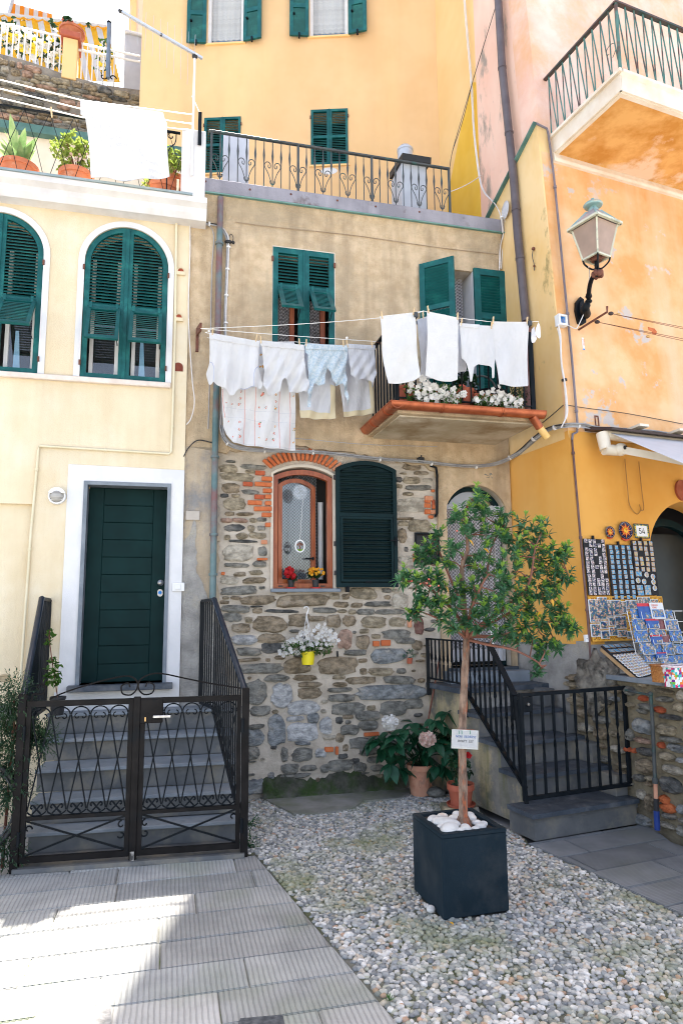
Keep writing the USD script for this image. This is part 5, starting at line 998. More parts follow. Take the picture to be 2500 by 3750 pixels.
TR.add('handrail', cat_([bar(TS.p(*top_pts[0], post_n), TS.p(*top_pts[1], post_n), .05, .014), bar(TS.p(*top_pts[1], post_n), TS.p(*top_pts[2], post_n), .055, .016), bar(TS.p(*top_pts[2], post_n), TS.p(top_pts[2][0] + .01, top_pts[2][1] - .20, post_n), .05, .02)]), M_NAVY if False else M_IRON)
TR.add('lower_rail', cat_([bar(TS.p(top_pts[0][0], lz + .05, post_n), TS.p(lowr[0], lz + .05, post_n), .03, .015), bar(TS.p(lowr[0], lz + .05, post_n), TS.p(sp - .02, .32, post_n), .04, .02)]), M_IRON)
TR.add('post', bar(TS.p(sp, 0, post_n), TS.p(top_pts[2][0], top_pts[2][1], post_n), .035), M_IRON); TR.add('post', bar(TS.p(top_pts[0][0], lz - .12, post_n), TS.p(top_pts[0][0], ztop, post_n), .035), M_IRON)
TR.add('post', bar(TS.p(lowr[0] + .06, lz - .25, post_n), TS.p(lowr[0] + .06, lz + .08, post_n), .035), M_IRON)
def rail_z(s):
 hi = ztop if s <= kn[0] else ztop + (top_post[1] - ztop)*(s - kn[0])/(top_post[0] - kn[0]); lo = lz + .05 if s <= lowr[0] else lz + .05 + (.32 - lz - .05)*(s - lowr[0])/(sp - .02 - lowr[0]); return hi, lo
s_ = top_pts[0][0] + .075
while s_ < sp - .05:
 hi, lo = rail_z(s_); TR.add('twisted_bar', flatbar(TS.p(s_, lo, post_n), TS.p(s_, hi, post_n), .030, TS), M_IRON); s_ += .075
SG = Thing('small_gate', 'low black iron gate of twisted bars across the right steps', 'gate')
gA, gB = T.uv(1897, 2545, -.04), T.uv(2282, 2507, -.04); gC, gD = T.uv(1912, 2928, -.04), T.uv(2318, 2885, -.04)
g_top, g_bot = (gA[1] + gB[1])/2, (gC[1] + gD[1])/2; g0, g1 = (gA[0] + gC[0])/2 + .01, (gB[0] + gD[0])/2
SG.add('frame', T.mesh(plate(rect(g0, g1, g_bot, g_top).difference(rect(g0 + .03, g1 - .03, g_bot + .03, g_top - .03)), -.055, -.03)), M_IRON)
for k in range(1, 10): SG.add('twisted_bar', flatbar(T.p(g0 + (g1 - g0)*k/10, g_bot + .02, -.042), T.p(g0 + (g1 - g0)*k/10, g_top - .02, -.042), .024, T, .009), M_IRON)
SG.add('lock_box', T.mesh(cbox(g0 + .03, g0 + .12, g_top - .15, g_top - .035, -.06, -.025, .004)), M_IRON); SG.add('lock_barrel', lathe([(0, 0), (.014, 0), (.012, .012), (0, .013)], 10, T.p(g0 + .07, g_top - .09, -.025), T.n), M_STEEL)
SG.add('hanging_post', T.mesh(cbox(g1 + .05, g1 + .085, g_bot - .02, g_top + .06, -.07, -.03, .003)), M_IRON)
for z_ in (g_bot + .12, g_top - .1): SG.add('hinge', T.mesh(box(g1 - .005, g1 + .06, z_, z_ + .03, -.055, -.04)), M_IRON)

# ------------------------------------------------------------------ leaves and flowers
lrng = np.random.default_rng(31)
def leaves(P, D, L, Wd, fold=.25, up=None, droop=.15):
 """Pointed folded leaves at points P along directions D: 6 triangles each, one mesh."""
 P, D = np.asarray(P, float), np.asarray(D, float); n = len(P); D = D/np.linalg.norm(D, axis=1, keepdims=True); L = np.broadcast_to(L, (n,)); Wd = np.broadcast_to(Wd, (n,))
 upv = np.array([0, 0, 1.]) + lrng.normal(size=(n, 3))*.25; sx = np.cross(D, upv); sx /= np.maximum(np.linalg.norm(sx, axis=1, keepdims=True), 1e-6); nu = np.cross(sx, D)
 def pt(a, b, c): return P + D*(L*a)[:, None] + sx*(Wd*b)[:, None] + nu*((Wd*c))[:, None] - np.array([0, 0, 1.])*(L*droop*a*a)[:, None]
 V = np.stack([pt(0, 0, 0), pt(.35, -.5, fold), pt(.35, 0, 0), pt(.35, .5, fold), pt(.7, -.36, fold*.7), pt(.7, 0, 0), pt(.7, .36, fold*.7), pt(1, 0, -.05)], 1).reshape(-1, 3)
 f0 = np.array([[0, 2, 1], [0, 3, 2], [1, 2, 5], [1, 5, 4], [2, 3, 6], [2, 6, 5], [4, 5, 7], [5, 6, 7]]); return TM(V, (f0[None] + 8*np.arange(n)[:, None, None]).reshape(-1, 3))
def rosette(c, d, n, L, spread=(.35, 1.25)):
 """n leaf positions and directions round a shoot at c pointing along d."""
 d = np.asarray(d, float)/np.linalg.norm(d); a = np.cross(d, [0, 0, 1.] if abs(d[2]) < .9 else [1., 0, 0]); a /= np.linalg.norm(a); b = np.cross(d, a); P, D = [], []
 for i in range(n):
  g = i*2.4 + lrng.uniform(0, .6); k = lrng.uniform(*spread); t = (i/n)
  D.append(d*math.cos(k) + (a*math.cos(g) + b*math.sin(g))*math.sin(k)); P.append(np.asarray(c) - d*L*.9*t)
 return P, D
def blossom(cs, r, up=(0, 0, 1), petals=5, jit=.5, cup=.25):
 """Open five-petalled flowers at points cs."""
 V, f = [], []; up = np.asarray(up, float)
 for c in cs:
  d = up + lrng.normal(size=3)*jit; d /= np.linalg.norm(d); a = np.cross(d, [0, 0, 1.] if abs(d[2]) < .9 else [1., 0, 0]); a /= np.linalg.norm(a); b = np.cross(d, a); rr = r*lrng.uniform(.8, 1.15); o = len(V); V.append(c - d*rr*.25); k = petals*2
  for i in range(k):
   g = i*2*math.pi/k; q = rr*(1. if i % 2 else .72); V.append(c + q*(math.cos(g)*a + math.sin(g)*b) + d*rr*(cup if i % 2 else cup*.6))
  f += [[o, o + 1 + i, o + 1 + (i + 1) % k] for i in range(k)]
 return TM(V, f)
def pot(c, r_top, r_bot, h, rim=.012, rimh=.03, k=22):
 return lathe([(0, 0), (r_bot, 0), (r_top - rim, h - rimh), (r_top, h - rimh), (r_top, h), (r_top - .01, h), (r_top - .014, h - .03), (0, h - .032)], k, c)
def soil(c, r, h): return lathe([(0, h - .028), (r*.86, h - .026), (r*.5, h - .012), (0, h - .008)], 16, c)

# planter, its stones and the little tree
PA = on_level(1625, 3373)[:2]; pu = np.array([math.cos(.285), math.sin(.285)]); pd = .455
PF = Frame([PA[0], PA[1], 0], [pu[0], pu[1], 0], [pu[1], -pu[0], 0])
pw_ = .425; ph = .468
PL = Thing('planter', 'square dark blue-grey planter standing on the pebble paving', 'planter')
outer = trimesh.convex.convex_hull(cbox(0, pw_, .0, ph, -pd, 0, .008).vertices)
hp = [(0, 0), (pw_, 0), (pw_, pd), (0, pd)]; ring = sg.Polygon(hp).buffer(-.004).difference(sg.Polygon(hp).buffer(-.042, join_style=2))
PT = Frame(PF.O, PF.u, Z)
PL.add('box', cat_([PF.mesh(cbox(0, pw_, 0, ph - .02, -pd, 0, .006)), PT.mesh(plate(sg.Polygon(hp).buffer(-.0).difference(sg.Polygon(hp).buffer(-.042, join_style=2)), ph - .0205, ph - .004)), PT.mesh(plate(ring, ph - .004, ph))]), M_PLANTER)
PL.add('soil', PT.mesh(plate(sg.Polygon(hp).buffer(-.043, join_style=2), ph - .03, ph - .018)), M_SOIL)
M_PSTONE = mat('white_river_stone', (.55, .53, .50), (.68, .66, .62), 12, .6, .2, 90, c3=(.58, .44, .34), c3scale=6, c3at=.62)
st_list = [(.10, .10, .060, 1.7), (.19, .07, .038, 1.2), (.25, .06, .030, 1.1), (.30, .09, .038, 1.2), (.34, .13, .032, 1.1), (.31, .16, .034, 1.3), (.12, .20, .060, 1.9), (.22, .27, .045, 1.3), (.08, .30, .045, 1.4), (.30, .25, .05, 1.3), (.16, .34, .04, 1.2), (.27, .36, .036, 1.2), (.07, .16, .03, 1.2), (.21, .12, .03, 1.2), (.34, .32, .035, 1.2), (.15, .06, .03, 1.1)]
for i, (a, b, r_, e) in enumerate(st_list):
 m = ico((0, 0, 0), r_*.8, 2, (e, 1., .62)); v = m.vertices*(1 + .12*(meshkit.noise(m.vertices*30 + i*7)[:, None] - .5)); g = lrng.uniform(-.8, .8); c, q = math.cos(g), math.sin(g); v = np.stack([v[:, 0]*c - v[:, 1]*q, v[:, 0]*q + v[:, 1]*c, v[:, 2]], 1)
 where = ['at the front left corner of', 'second along the front of', 'small and third along the front of', 'at the front right of', 'at the right rim of', 'right of the trunk in', 'left of the trunk in', 'behind the trunk in', 'at the back left of', 'right behind the trunk in', 'at the back of', 'at the back right of', 'at the left rim of', 'just before the trunk in', 'at the far right of', 'at the front edge of'][i]
 one('white_stone', 'smooth white stone ' + where + ' the dark planter', 'stone', TM(v + [a, b, ph - .012 + r_*.25], m.faces), M_PSTONE, smooth=True, group='white stones lying in the planter', frame=PT)
pe = on_level(1577, 3345); one('pebble', 'single round pale pebble lying at the left foot of the planter', 'stone', ico((pe[0], pe[1], .022), .026, 2, (1, .9, .85)), M_PSTONE, smooth=True)
pe = on_level(1645, 3388); one('fallen_leaf', 'small yellow leaf fallen on the pebbles before the planter', 'leaf', leaves([pe + Z*.012], [[.4, -.9, .25]], .045, .02), M_PETALO)
tc = PT.p(.19, .205, 0)
TF = Frame([tc[0], tc[1], 0], [1, 0, 0], [0, -1, 0])
TR_ = Thing('potted_tree', 'small evergreen tree with peeling red bark growing from the dark planter', 'tree', base=[tc[0], tc[1], ph])
def tq(x, y, n=0.): q = TF.uv(x, y, n); return TF.p(q[0], q[1], n)
trunk_px = [(1697, 3030), (1695, 2900), (1692, 2700), (1697, 2560), (1703, 2430), (1708, 2330)]
tp_ = [tq(*q) for q in trunk_px]; tp_[0][2] = ph - .03; tpc = curve(tp_, 22)
TR_.add('trunk', tube(tpc, np.linspace(.029, .022, 22)*(1 + .06*np.sin(np.arange(22)*1.7)), 12), M_BARK, smooth=60)
TR_.add('trunk_foot', lathe([(.062, ph - .022), (.045, ph + .004), (.034, ph + .03)], 12, (tp_[0][0], tp_[0][1], 0)), M_BARK, smooth=60)
top = tp_[-1]; limbs = {}
def limb(pts, r0, r1, name='limb'):
 P = curve([top - Z*.02] + [tq(x, y, n) for x, y, n in pts], 16); TR_.add(name, tube(P, np.linspace(r0, r1, 16), 7), M_BARK2 if r0 < .02 else M_BARK, smooth=60); return P
LB = [limb([(1700, 2240, 0), (1690, 2080, .02), (1712, 2010, 0), (1700, 1880, .0), (1735, 1830, .0)], .022, .006), limb([(1760, 2290, .05), (1840, 2230, .1), (1930, 2150, .12), (1960, 2000, .1)], .018, .005), limb([(1740, 2330, -.05), (1830, 2330, -.12), (1950, 2290, -.15), (2060, 2270, -.15)], .016, .004),
      limb([(1670, 2250, .06), (1600, 2180, .14), (1560, 2140, .18), (1500, 2130, .2)], .015, .004), limb([(1730, 2210, -.08), (1780, 2100, -.16), (1800, 2000, -.18), (1840, 1930, -.15)], .014, .004), limb([(1690, 2220, -.1), (1640, 2100, -.2), (1600, 2000, -.22), (1590, 1980, -.2)], .013, .004),
      limb([(1780, 2360, .1), (1880, 2380, .16), (1960, 2420, .16), (1980, 2440, .15)], .012, .003), limb([(1720, 2250, .16), (1760, 2150, .26), (1790, 2100, .3)], .012, .004), limb([(1650, 2290, .1), (1590, 2260, .2), (1540, 2240, .24)], .011, .003), limb([(1800, 2280, -.02), (1950, 2200, -.05), (2050, 2130, -.05), (2080, 2110, 0)], .013, .003)]
# clumps of foliage: picture x, y (zoom), radius, depth
CL = '700,470,75,0 620,560,60,.05 740,540,70,-.05 680,620,80,0 560,640,50,.08 780,610,60,-.1 930,600,55,-.1 900,700,60,-.12 640,720,45,.1 780,720,70,-.05 860,790,75,.05 430,760,55,-.18 340,850,65,-.12 290,900,50,-.1 420,900,65,-.15 330,960,80,-.1 540,840,65,.12 500,950,45,.1 1080,660,60,-.08 1120,740,80,-.05 1220,720,75,-.05 1060,820,70,.02 960,760,60,-.02 1180,850,70,-.05 1280,880,75,0 1340,930,65,0 1390,900,50,.02 1200,950,80,-.05 1100,930,75,.05 980,900,85,.08 880,960,80,.1 760,900,60,.15 680,960,50,-.12 1320,1020,75,0 1400,1060,60,0 1260,1080,80,0 1140,1060,80,.05 1000,1040,85,.15 880,1080,75,.2 760,1040,60,.1 220,1090,70,.2 150,1080,50,.2 300,1120,80,.18 380,1070,70,.12 450,1140,70,.15 250,1200,75,.22 340,1220,70,.2 260,1300,60,.2 230,1350,45,.2 420,1250,60,.18 540,1200,65,.15 600,1150,55,.1 700,1180,60,.15 780,1220,75,.25 900,1220,75,.28 1000,1180,75,.2 1100,1200,70,.1 1220,1200,70,.05 1320,1150,65,0 560,1300,70,.22 680,1330,55,.2 800,1330,65,.25 930,1320,80,.2 1040,1300,75,.15 1140,1330,65,.05 1290,1300,60,0 1370,1320,40,0 430,1380,55,.2 540,1460,55,.24 620,1420,40,.15 720,1440,55,.2 820,1430,50,.2 980,1430,60,.18 1090,1420,60,.1 1200,1430,60,0 1320,1450,65,0 1420,1460,60,0 1470,1460,35,0 1360,1400,50,0 1150,1520,60,.05 1050,1520,55,.1 1270,1560,65,0 1350,1600,50,0 1210,1630,50,.05 1200,1720,45,.05 1190,1790,28,.05 960,1530,45,.15 880,1500,45,.15'
GP, GD, YP, YD, tw = [], [], [], [], []
allLB = np.concatenate([P[3:] for P in LB])
for e in CL.split():
 x, y, r_, n = [float(v) for v in e.split(',')]; c = tq(1400 + x/2.0907, 1600 + y/2.0907, n); rad = r_/2.0907/2500*4.5*1.12
 near = allLB[np.argmin(np.linalg.norm(allLB - c, axis=1))]; tw.append(tube(curve([near, (near + c)/2 + lrng.normal(size=3)*.02, c], 6), np.linspace(.005, .0025, 6), 5))
 for _ in range(int(3 + rad*64)):
  d = lrng.normal(size=3); d /= np.linalg.norm(d); q = c + d*rad*lrng.uniform(.2, 1.05)**.6*np.array([1, 1.2, 1]); dirn = d*.8 + np.array([0, 0, .75]) + lrng.normal(size=3)*.25
  P, D = rosette(q, dirn, lrng.integers(8, 13), .045, (.45, 1.45)); GP += P; GD += D
  if lrng.random() < .40 + .35*max(0, d[2]): P, D = rosette(q + dirn*.022, dirn, 7, .03, (.2, 1.0)); YP += P; YD += D
TR_.add('twigs', cat_(tw), M_BARK2, smooth=60, kind='stuff')
M_TLEAF = mat('glossy_dark_leaf', (.05, .19, .085), (.12, .31, .13), 16, .36, island=.35, transl=.18, spec=.5)
TR_.add('crown', leaves(GP, GD, lrng.uniform(.026, .068, len(GP)), lrng.uniform(.014, .023, len(GP))), M_TLEAF)
TR_.add('young_shoots', leaves(YP, YD, lrng.uniform(.032, .050, len(YP)), .015), M_LEAFL)
yl_px = [(1715, 1975), (1770, 2008), (2020, 2192), (2005, 2278), (1985, 2240), (1630, 2145)]
TR_.add('yellowed_leaves', leaves([tq(x, y, .2) for x, y in yl_px], lrng.normal(size=(6, 3)) - [0, 0, .8], .05, .02), mat('yellow_leaf', (.7, .35, .03), (.75, .45, .06), 20, .5, transl=.3))
TR_.add('red_berries', cat_([ico(tq(1400 + x/2.0907, 1600 + y/2.0907, .26), .006, 1) for x, y in ((570, 720), (225, 1105), (290, 1125), (340, 1120), (365, 1140), (430, 1140), (355, 1090))]), M_CORAL, smooth=True)
# handwritten notice tied to the trunk
SN = Thing('paper_sign', 'white handwritten paper notice tied to the trunk of the planter tree', 'sign')
na, nb_, nc = TF.uv(1655, 2676, .06), TF.uv(1742, 2682, .06), TF.uv(1652, 2735, .06)
nw, nh = nb_[0] - na[0], na[1] - nc[1]; NFm = Frame(TF.p(na[0], nc[1] + .0, .06), [math.cos(-.06), 0, math.sin(-.06)], [0, -1, 0])
SN.add('sleeve', NFm.mesh(box(-.008, nw + .010, -.010, nh + .008, -.003, .0)), mat('clear_plastic_sleeve', (.42, .42, .40), (.50, .50, .47), 9, .2)); SN.add('paper', NFm.mesh(box(0, nw, 0, nh, .0, .002)), M_LINEN)
def hand(text, h, s, t, m):
 q = meshkit.text_mesh(text, h, .001); q.apply_translation([0, 0, .0022]); v = q.vertices.copy(); v[:, 0] += v[:, 1]*.12; q = TM(v + [s, t, 0], q.faces); SN.add('lettering', NFm.mesh(q), m)
M_INKB, M_INKK = mat('blue_marker_ink', (.03, .10, .28), (.05, .14, .35), 40, .8), mat('black_marker_ink', (.02, .02, .025), (.04, .04, .05), 40, .8)
hand('NON  SEDERSI', nh*.135, nw*.11, nh*.60, M_INKB); hand("DON'T  SIT", nh*.135, nw*.20, nh*.31, M_INKK)
SN.add('tie', cat_([tube([TF.p(na[0] + nw*f_, na[1] + .0, .064), TF.p(na[0] + nw*f_, na[1] - .022, .064)], .002, 5) for f_ in (.28, .40, .75)]), mat('green_wire', (.02, .2, .12), (.03, .25, .15), 9, .6))
SN.add('backing_strip', NFm.mesh(box(nw*.15, nw*.9, nh + .0, nh + .012, -.004, -.001)), M_BARK2)

# hydrangea, red geranium and their pots by the steps
def terracotta(name, label, px_base, px_w, h, mt, group=None, saucer=False, rim=.014, ratio=.72, z=0.):
 b = on_level(*px_base, z); r_ = px_w/2/2500*float((b - EYE) @ fw); t = Thing(name, label, 'flower pot'); b = b + Y0dir(b)*r_*.75
 t.add('pot', pot(b, r_, r_*ratio, h, rim, .05), mt, smooth=40); t.add('soil', soil(b, r_, h), M_SOIL)
 if saucer: t.add('saucer', lathe([(0, .0), (r_*.98, .0), (r_*1.06, .022), (r_*1.02, .022), (r_*.95, .006), (0, .006)], 22, b), mt, smooth=40)
 return b, r_, t
def Y0dir(b): d = np.array([b[0], b[1], 0]); return d/np.linalg.norm(d)
hb, hr, ht_ = terracotta('flower_pot', 'pale relief terracotta pot under the big hydrangea by the steps', (1540, 2920), 102, .285, M_TERRAP)
ht_.add('relief_ornament', cat_([tube([hb + np.array([hr*.84*math.cos(a + g) , hr*.84*math.sin(a + g), .12 + .035*math.sin(w)]) for g, w in [(.13*math.cos(w), w) for w in np.linspace(0, 5.5, 12)]], .004, 5) for a in (-2.3, -1.7, -1.1, -.4)]), M_TERRAP)
HY = Thing('hydrangea', 'dark leaved hydrangea with faded pink flower heads in the relief pot', 'plant', base=hb + Z*.27)
HF = Frame([hb[0], hb[1], 0], [1, 0, 0], [0, -1, 0])
def bigleaf(c, d, L, Wd):
 d = np.asarray(d, float)/np.linalg.norm(d); up = np.array([0, 0, 1.]) + lrng.normal(size=3)*.2; sx = np.cross(d, up); sx /= np.linalg.norm(sx); nu = np.cross(sx, d); V = []; prof_ = [(0, .02), (.12, .32), (.35, .5), (.6, .46), (.82, .25), (1., .0)]
 for a, w in prof_:
  for k in (-1, 0, 1): V.append(c + d*L*a + sx*Wd*w*k + nu*Wd*(.16*abs(k)*w*2 - .0) - np.array([0, 0, 1])*L*.28*a*a + nu*lrng.normal()*.002)
 f = []
 for i in range(5):
  for j in range(2): q = i*3 + j; f += [[q, q + 1, q + 4], [q, q + 4, q + 3]]
 return TM(V, f)
hsx = [(925, 600, 60), (960, 660, 60), (1030, 660, 60), (1110, 660, 60), (1160, 600, 60), (1260, 740, 60), (1410, 620, 50), (1180, 640, 60), (1050, 600, 70), (1000, 580, 60), (1200, 560, 55), (1330, 540, 60), (1290, 500, 50), (1370, 450, 30), (1100, 560, 50), (980, 690, 60), (1060, 720, 70), (1210, 700, 60), (1290, 640, 60), (1340, 600, 55), (1380, 740, 60), (1340, 800, 50), (1300, 790, 50), (1080, 810, 45), (1010, 780, 50), (940, 640, 45), (900, 620, 40), (1400, 680, 40), (1250, 580, 50), (1150, 520, 40), (1380, 580, 45)]
hst = []
for (x, y, rr_) in hsx:
 n = lrng.uniform(-.12, .22); c = HF.p(*HF.uv(850 + x/1.7422, 2350 + y/1.7422, n), n); hst.append(tube(curve([hb + Z*.27 + lrng.normal(size=3)*[.02, .02, 0], (hb + Z*.3 + c)/2 + Z*.05, c], 6), .005, 5))
 g0 = lrng.uniform(0, 6)
 for i in range(5):
  g = g0 + i*2*math.pi/5 + lrng.uniform(-.3, .3); d = np.array([math.cos(g), math.sin(g)*.6 - .45, lrng.uniform(-.75, .15)])
  if c[2] < .42: d[2] -= .4
  HY.add('leaf', bigleaf(c + d*.012, d, lrng.uniform(.115, .165), lrng.uniform(.075, .10)), M_HYD, smooth=True)
HY.add('stems', cat_(hst), M_LEAFD)
for (x, y, r_, mm, lab) in ((1005, 515, 46, M_PETALW, 'faded white flower head'), (1245, 622, 46, M_PETALP, 'pink and cream flower head')):
 c = HF.p(*HF.uv(850 + x/1.7422, 2350 + y/1.7422, .25), .25); R_ = r_/1.7422/2500*6.7; pts = [c + R_*np.array(v)*[1, 1, .85] for v in (lambda q: q/np.linalg.norm(q, axis=1, keepdims=True))(lrng.normal(size=(90, 3))) if v[1] < .4]
 HY.add('flower_head', cat_([blossom([p], .022, (p - c), 4, .2, .1) for p in pts] + [ico(c, R_*.8, 1)]), mm, label=lab)
ped = on_level(1688, 2985); one('stone_block', 'low mossy stone block under the red geranium pot', 'stone', trimesh.convex.convex_hull(np.array([[ped[0] + a*(.15 + .01*(i % 2)), ped[1] + .10 + b*.10, z] for i, (a, b, z) in enumerate([(-1, -1, 0), (1, -1, 0), (1, 1, 0), (-1, 1, 0), (-.96, -.95, .055), (.97, -.93, .06), (.95, .95, .06), (-.95, .95, .055)])])), M_STRING)
gb, grr, gt_ = terracotta('flower_pot', 'red terracotta pot with saucer on the mossy block by the steps', (1688, 2962), 102, .19, M_TERRA2, saucer=True, z=.062)
GE = Thing('geranium', 'small red rose-like geranium in the red terracotta pot behind the trunk', 'plant', base=gb + Z*.17)
P, D = [], []
for k in range(16):
 c = gb + np.array([lrng.uniform(-.1, .1), lrng.uniform(-.1, .08), .20 + lrng.uniform(0, .24)]); p_, d_ = rosette(c, lrng.normal(size=3)*.6 + [0, 0, .6], 5, .03); P += p_; D += d_
GE.add('foliage', leaves(P, D, lrng.uniform(.035, .06, len(P)), .034), M_LEAFD); GE.add('stems', cat_([tube(curve([gb + Z*.17, gb + np.array([a*.5, b*.5, .3]), gb + np.array([a, b, .42])], 6), .004, 5) for a, b in ((-.08, 0), (.05, -.05), (.09, .03), (0, .05))]), M_LEAF)
rq = Frame([gb[0], gb[1], 0], [1, 0, 0], [0, -1, 0]); rc = rq.p(*rq.uv(1713, 2768, .05), .05); GE.add('red_flower', cat_([blossom([rc + lrng.normal(size=3)*.006], .028, (0, -1, .4), 5, .3, .4) for _ in range(6)]), M_PETALR)
sb1 = on_level(1600, 2925); one('loose_stone', 'rough grey stone between the two terracotta pots', 'stone', TM(trimesh.creation.icosphere(subdivisions=2).vertices*[.085, .06, .05]*(1 + .25*(meshkit.noise(trimesh.creation.icosphere(subdivisions=2).vertices*3)[:, None] - .5)) + sb1 + [0, .06, .04], trimesh.creation.icosphere(subdivisions=2).faces), ST['g'], smooth=30)
stk = [F.px(1607, 2420, .06), F.px(1545, 2760, .15)]; one('wooden_stick', 'thin dark stick leaning in the corner behind the hydrangea', 'stick', tube(stk, .010, 6), M_BARK2)
# hanging yellow pot with white petunias on the stone wall
hpn = .13; c0 = F.px(1126, 2445, hpn); hw = F.uv(1100, 2385, hpn); hx = F.uv(1153, 2385, hpn); prad = (hx[0] - hw[0])/2; phh = fz(1126, 2385, hpn) - fz(1126, 2434, hpn); pbase = F.p(fs(1127, 2430, hpn), fz(1127, 2434, hpn), hpn)
HP = Thing('hanging_pot', 'bright yellow plastic pot hanging by a white hook on the stone wall', 'flower pot')
HP.add('pot', pot(pbase, prad, prad*.78, phh, .004, .02), M_YPOT, smooth=40); HP.add('soil', soil(pbase, prad, phh), M_SOIL)
hk = F.px(1120, 2240, .03); HP.add('hanger', cat_([tube([pbase + Z*phh + F.u*a*prad*.9 + F.n*b*prad*.9, hk - Z*.03 + F.n*.03], .003, 5) for a, b in ((-1, 0), (1, 0), (.2, 1))] + [tube([hk + np.array(F.u)*x_ + Z*z_ + F.n*.03 for x_, z_ in ((0, -.03), (.012, .0), (.02, .03), (.005, .05), (-.02, .045), (-.025, .03))], .006, 6)]), M_WPLASTIC)
PT1 = Thing('petunia', 'cloud of white petunias spilling from the yellow hanging pot', 'plant', base=pbase + Z*phh)
def petunias(th, fr, px_list, n_ctr, spread, r_, leaf_px, nleaf, nfl, m=M_PETALW, facing=None):
 cs = [fr.p(*fr.uv(x, y, n_ctr), n_ctr + lrng.uniform(-spread, spread)) for x, y in px_list]
 th.add('foliage', leaves(*(lambda P: (P, lrng.normal(size=(len(P), 3)) + [0, 0, .2]))(np.array([fr.p(*fr.uv(*leaf_px(), n_ctr), n_ctr + lrng.uniform(-spread, spread) - .02) for _ in range(nleaf)])), lrng.uniform(.03, .05, nleaf), .02), mat('petunia_leaf', (.06, .16, .03), (.12, .25, .05), 20, .5, island=.3, transl=.3))
 th.add('stems', cat_([tube([fr.p(*fr.uv(*leaf_px(), n_ctr), n_ctr - .02), fr.p(*fr.uv(*leaf_px(), n_ctr), n_ctr + .03)], .002, 4) for _ in range(14)]), M_LEAF)
 for c in cs + [c + fr.u*lrng.normal()*r_ + fr.w*lrng.normal()*r_ - fr.n*.01 for c in cs]: th.add('flower', blossom([c + fr.n*.015], r_*.98, (fr.n - Z*.15) if facing is None else facing, 5, .35, .22), m)
def gauss_px(cx, cy, sx, sy): return lambda: (lrng.normal(cx, sx), lrng.normal(cy, sy))
fl = [(700 + x/1.8447, 1550 + y/1.8447) for x, y in ((890, 1355), (900, 1385), (860, 1380), (930, 1400), (880, 1410), (850, 1420), (820, 1400), (790, 1410), (760, 1420), (735, 1430), (710, 1440), (740, 1455), (780, 1445), (810, 1430), (840, 1445), (870, 1440), (905, 1430), (935, 1430), (965, 1445), (985, 1465), (955, 1470), (920, 1460), (890, 1465), (860, 1470), (830, 1470), (800, 1470), (770, 1475), (735, 1480), (700, 1470), (680, 1460), (665, 1475), (690, 1495), (720, 1500), (750, 1510), (785, 1495), (755, 1525), (835, 1495), (870, 1490), (900, 1490), (940, 1490), (660, 1520), (640, 1500), (650, 1530), (670, 1545), (715, 1545), (635, 1525), (655, 1555), (620, 1555), (600, 1555), (628, 1572), (775, 1500), (810, 1500))]
petunias(PT1, F, fl, .17, .07, .024, lambda: (lrng.uniform(1040, 1215), lrng.uniform(2352, 2395)), 380, 0)
# the little pot on the wall to the right
wp = F.p(fs(1501, 2420, .06), fz(1501, 2430, .06), .06); W1 = Thing('wall_pot', 'tiny terracotta pot wired to the stone wall right of the petunias', 'flower pot'); W1.add('pot', pot(wp, .028, .02, .055, .003, .012), M_TERRA2, smooth=40); W1.add('wire', tube([wp + Z*.05, wp + Z*.04 - F.n*.06], .003, 5), M_IRON)
W2 = Thing('succulent', 'small blue-green trailing plant in the tiny wall pot', 'plant', base=wp + Z*.05); P, D = [], []
for k in range(12): p_, d_ = rosette(wp + Z*.06 + lrng.normal(size=3)*[.04, .03, .035] + Z*.03 - F.u*.015, lrng.normal(size=3) + [0, 0, .7], 5, .02); P += p_; D += d_
W2.add('foliage', leaves(P, D, .03, .016), mat('blue_green_leaf', (.08, .17, .12), (.14, .26, .15), 16, .5, island=.3, transl=.2))
# pots on the sill of the red window
for (px_, mm, lab, lab2, by) in ((1066, M_PETALR, 'deep red flowering plant on the sill of the red window', 'black pot with red saucer under the deep red flowers on the window sill', (635, 700, 975, 1070)), (1156, M_PETALO, 'orange-yellow flowering plant on the sill of the red window', 'black pot with red saucer under the orange-yellow flowers on the window sill', (790, 900, 970, 1045))):
 b = F.p(fs(px_, 2140, .0), rwb, -.01); t = Thing('flower_pot', lab2, 'flower pot'); t.add('pot', pot(b + Z*.012, .036, .028, .075, .003, .015), M_BLACKP, smooth=40); t.add('saucer', lathe([(0, 0), (.05, 0), (.056, .014), (.052, .014), (.045, .004), (0, .004)], 18, b), mat('red_plastic', (.42, .03, .02), (.48, .04, .03), 9, .5), smooth=40)
 t = Thing('window_flower', lab, 'plant', base=b + Z*.08); P, D = [], []
 for k in range(12): p_, d_ = rosette(b + Z*(.10 + lrng.uniform(0, .05)) + lrng.normal(size=3)*[.03, .02, .012], lrng.normal(size=3) + [0, -.3, .5], 5, .02); P += p_; D += d_
 t.add('foliage', leaves(P, D, .05, .036), M_LEAFD); x0, x1, y0, y1 = by
 pts = []
 while len(pts) < 34:
  x, y = lrng.uniform(x0, x1), lrng.uniform(y0, y1 - 18)
  if ((x - (x0 + x1)/2)/((x1 - x0)/2))**2 + ((y - (y0 + y1)/2)/((y1 - y0)/2))**2 < 1: pts.append(F.px(700 + x/1.8447, 1550 + y/1.8447, lrng.uniform(.0, .05)))
 t.add('flowers', kind='stuff', m=mm, mesh=blossom(pts, .017 if mm is M_PETALO else .024, F.n + Z*.3, 5, .5, .3))
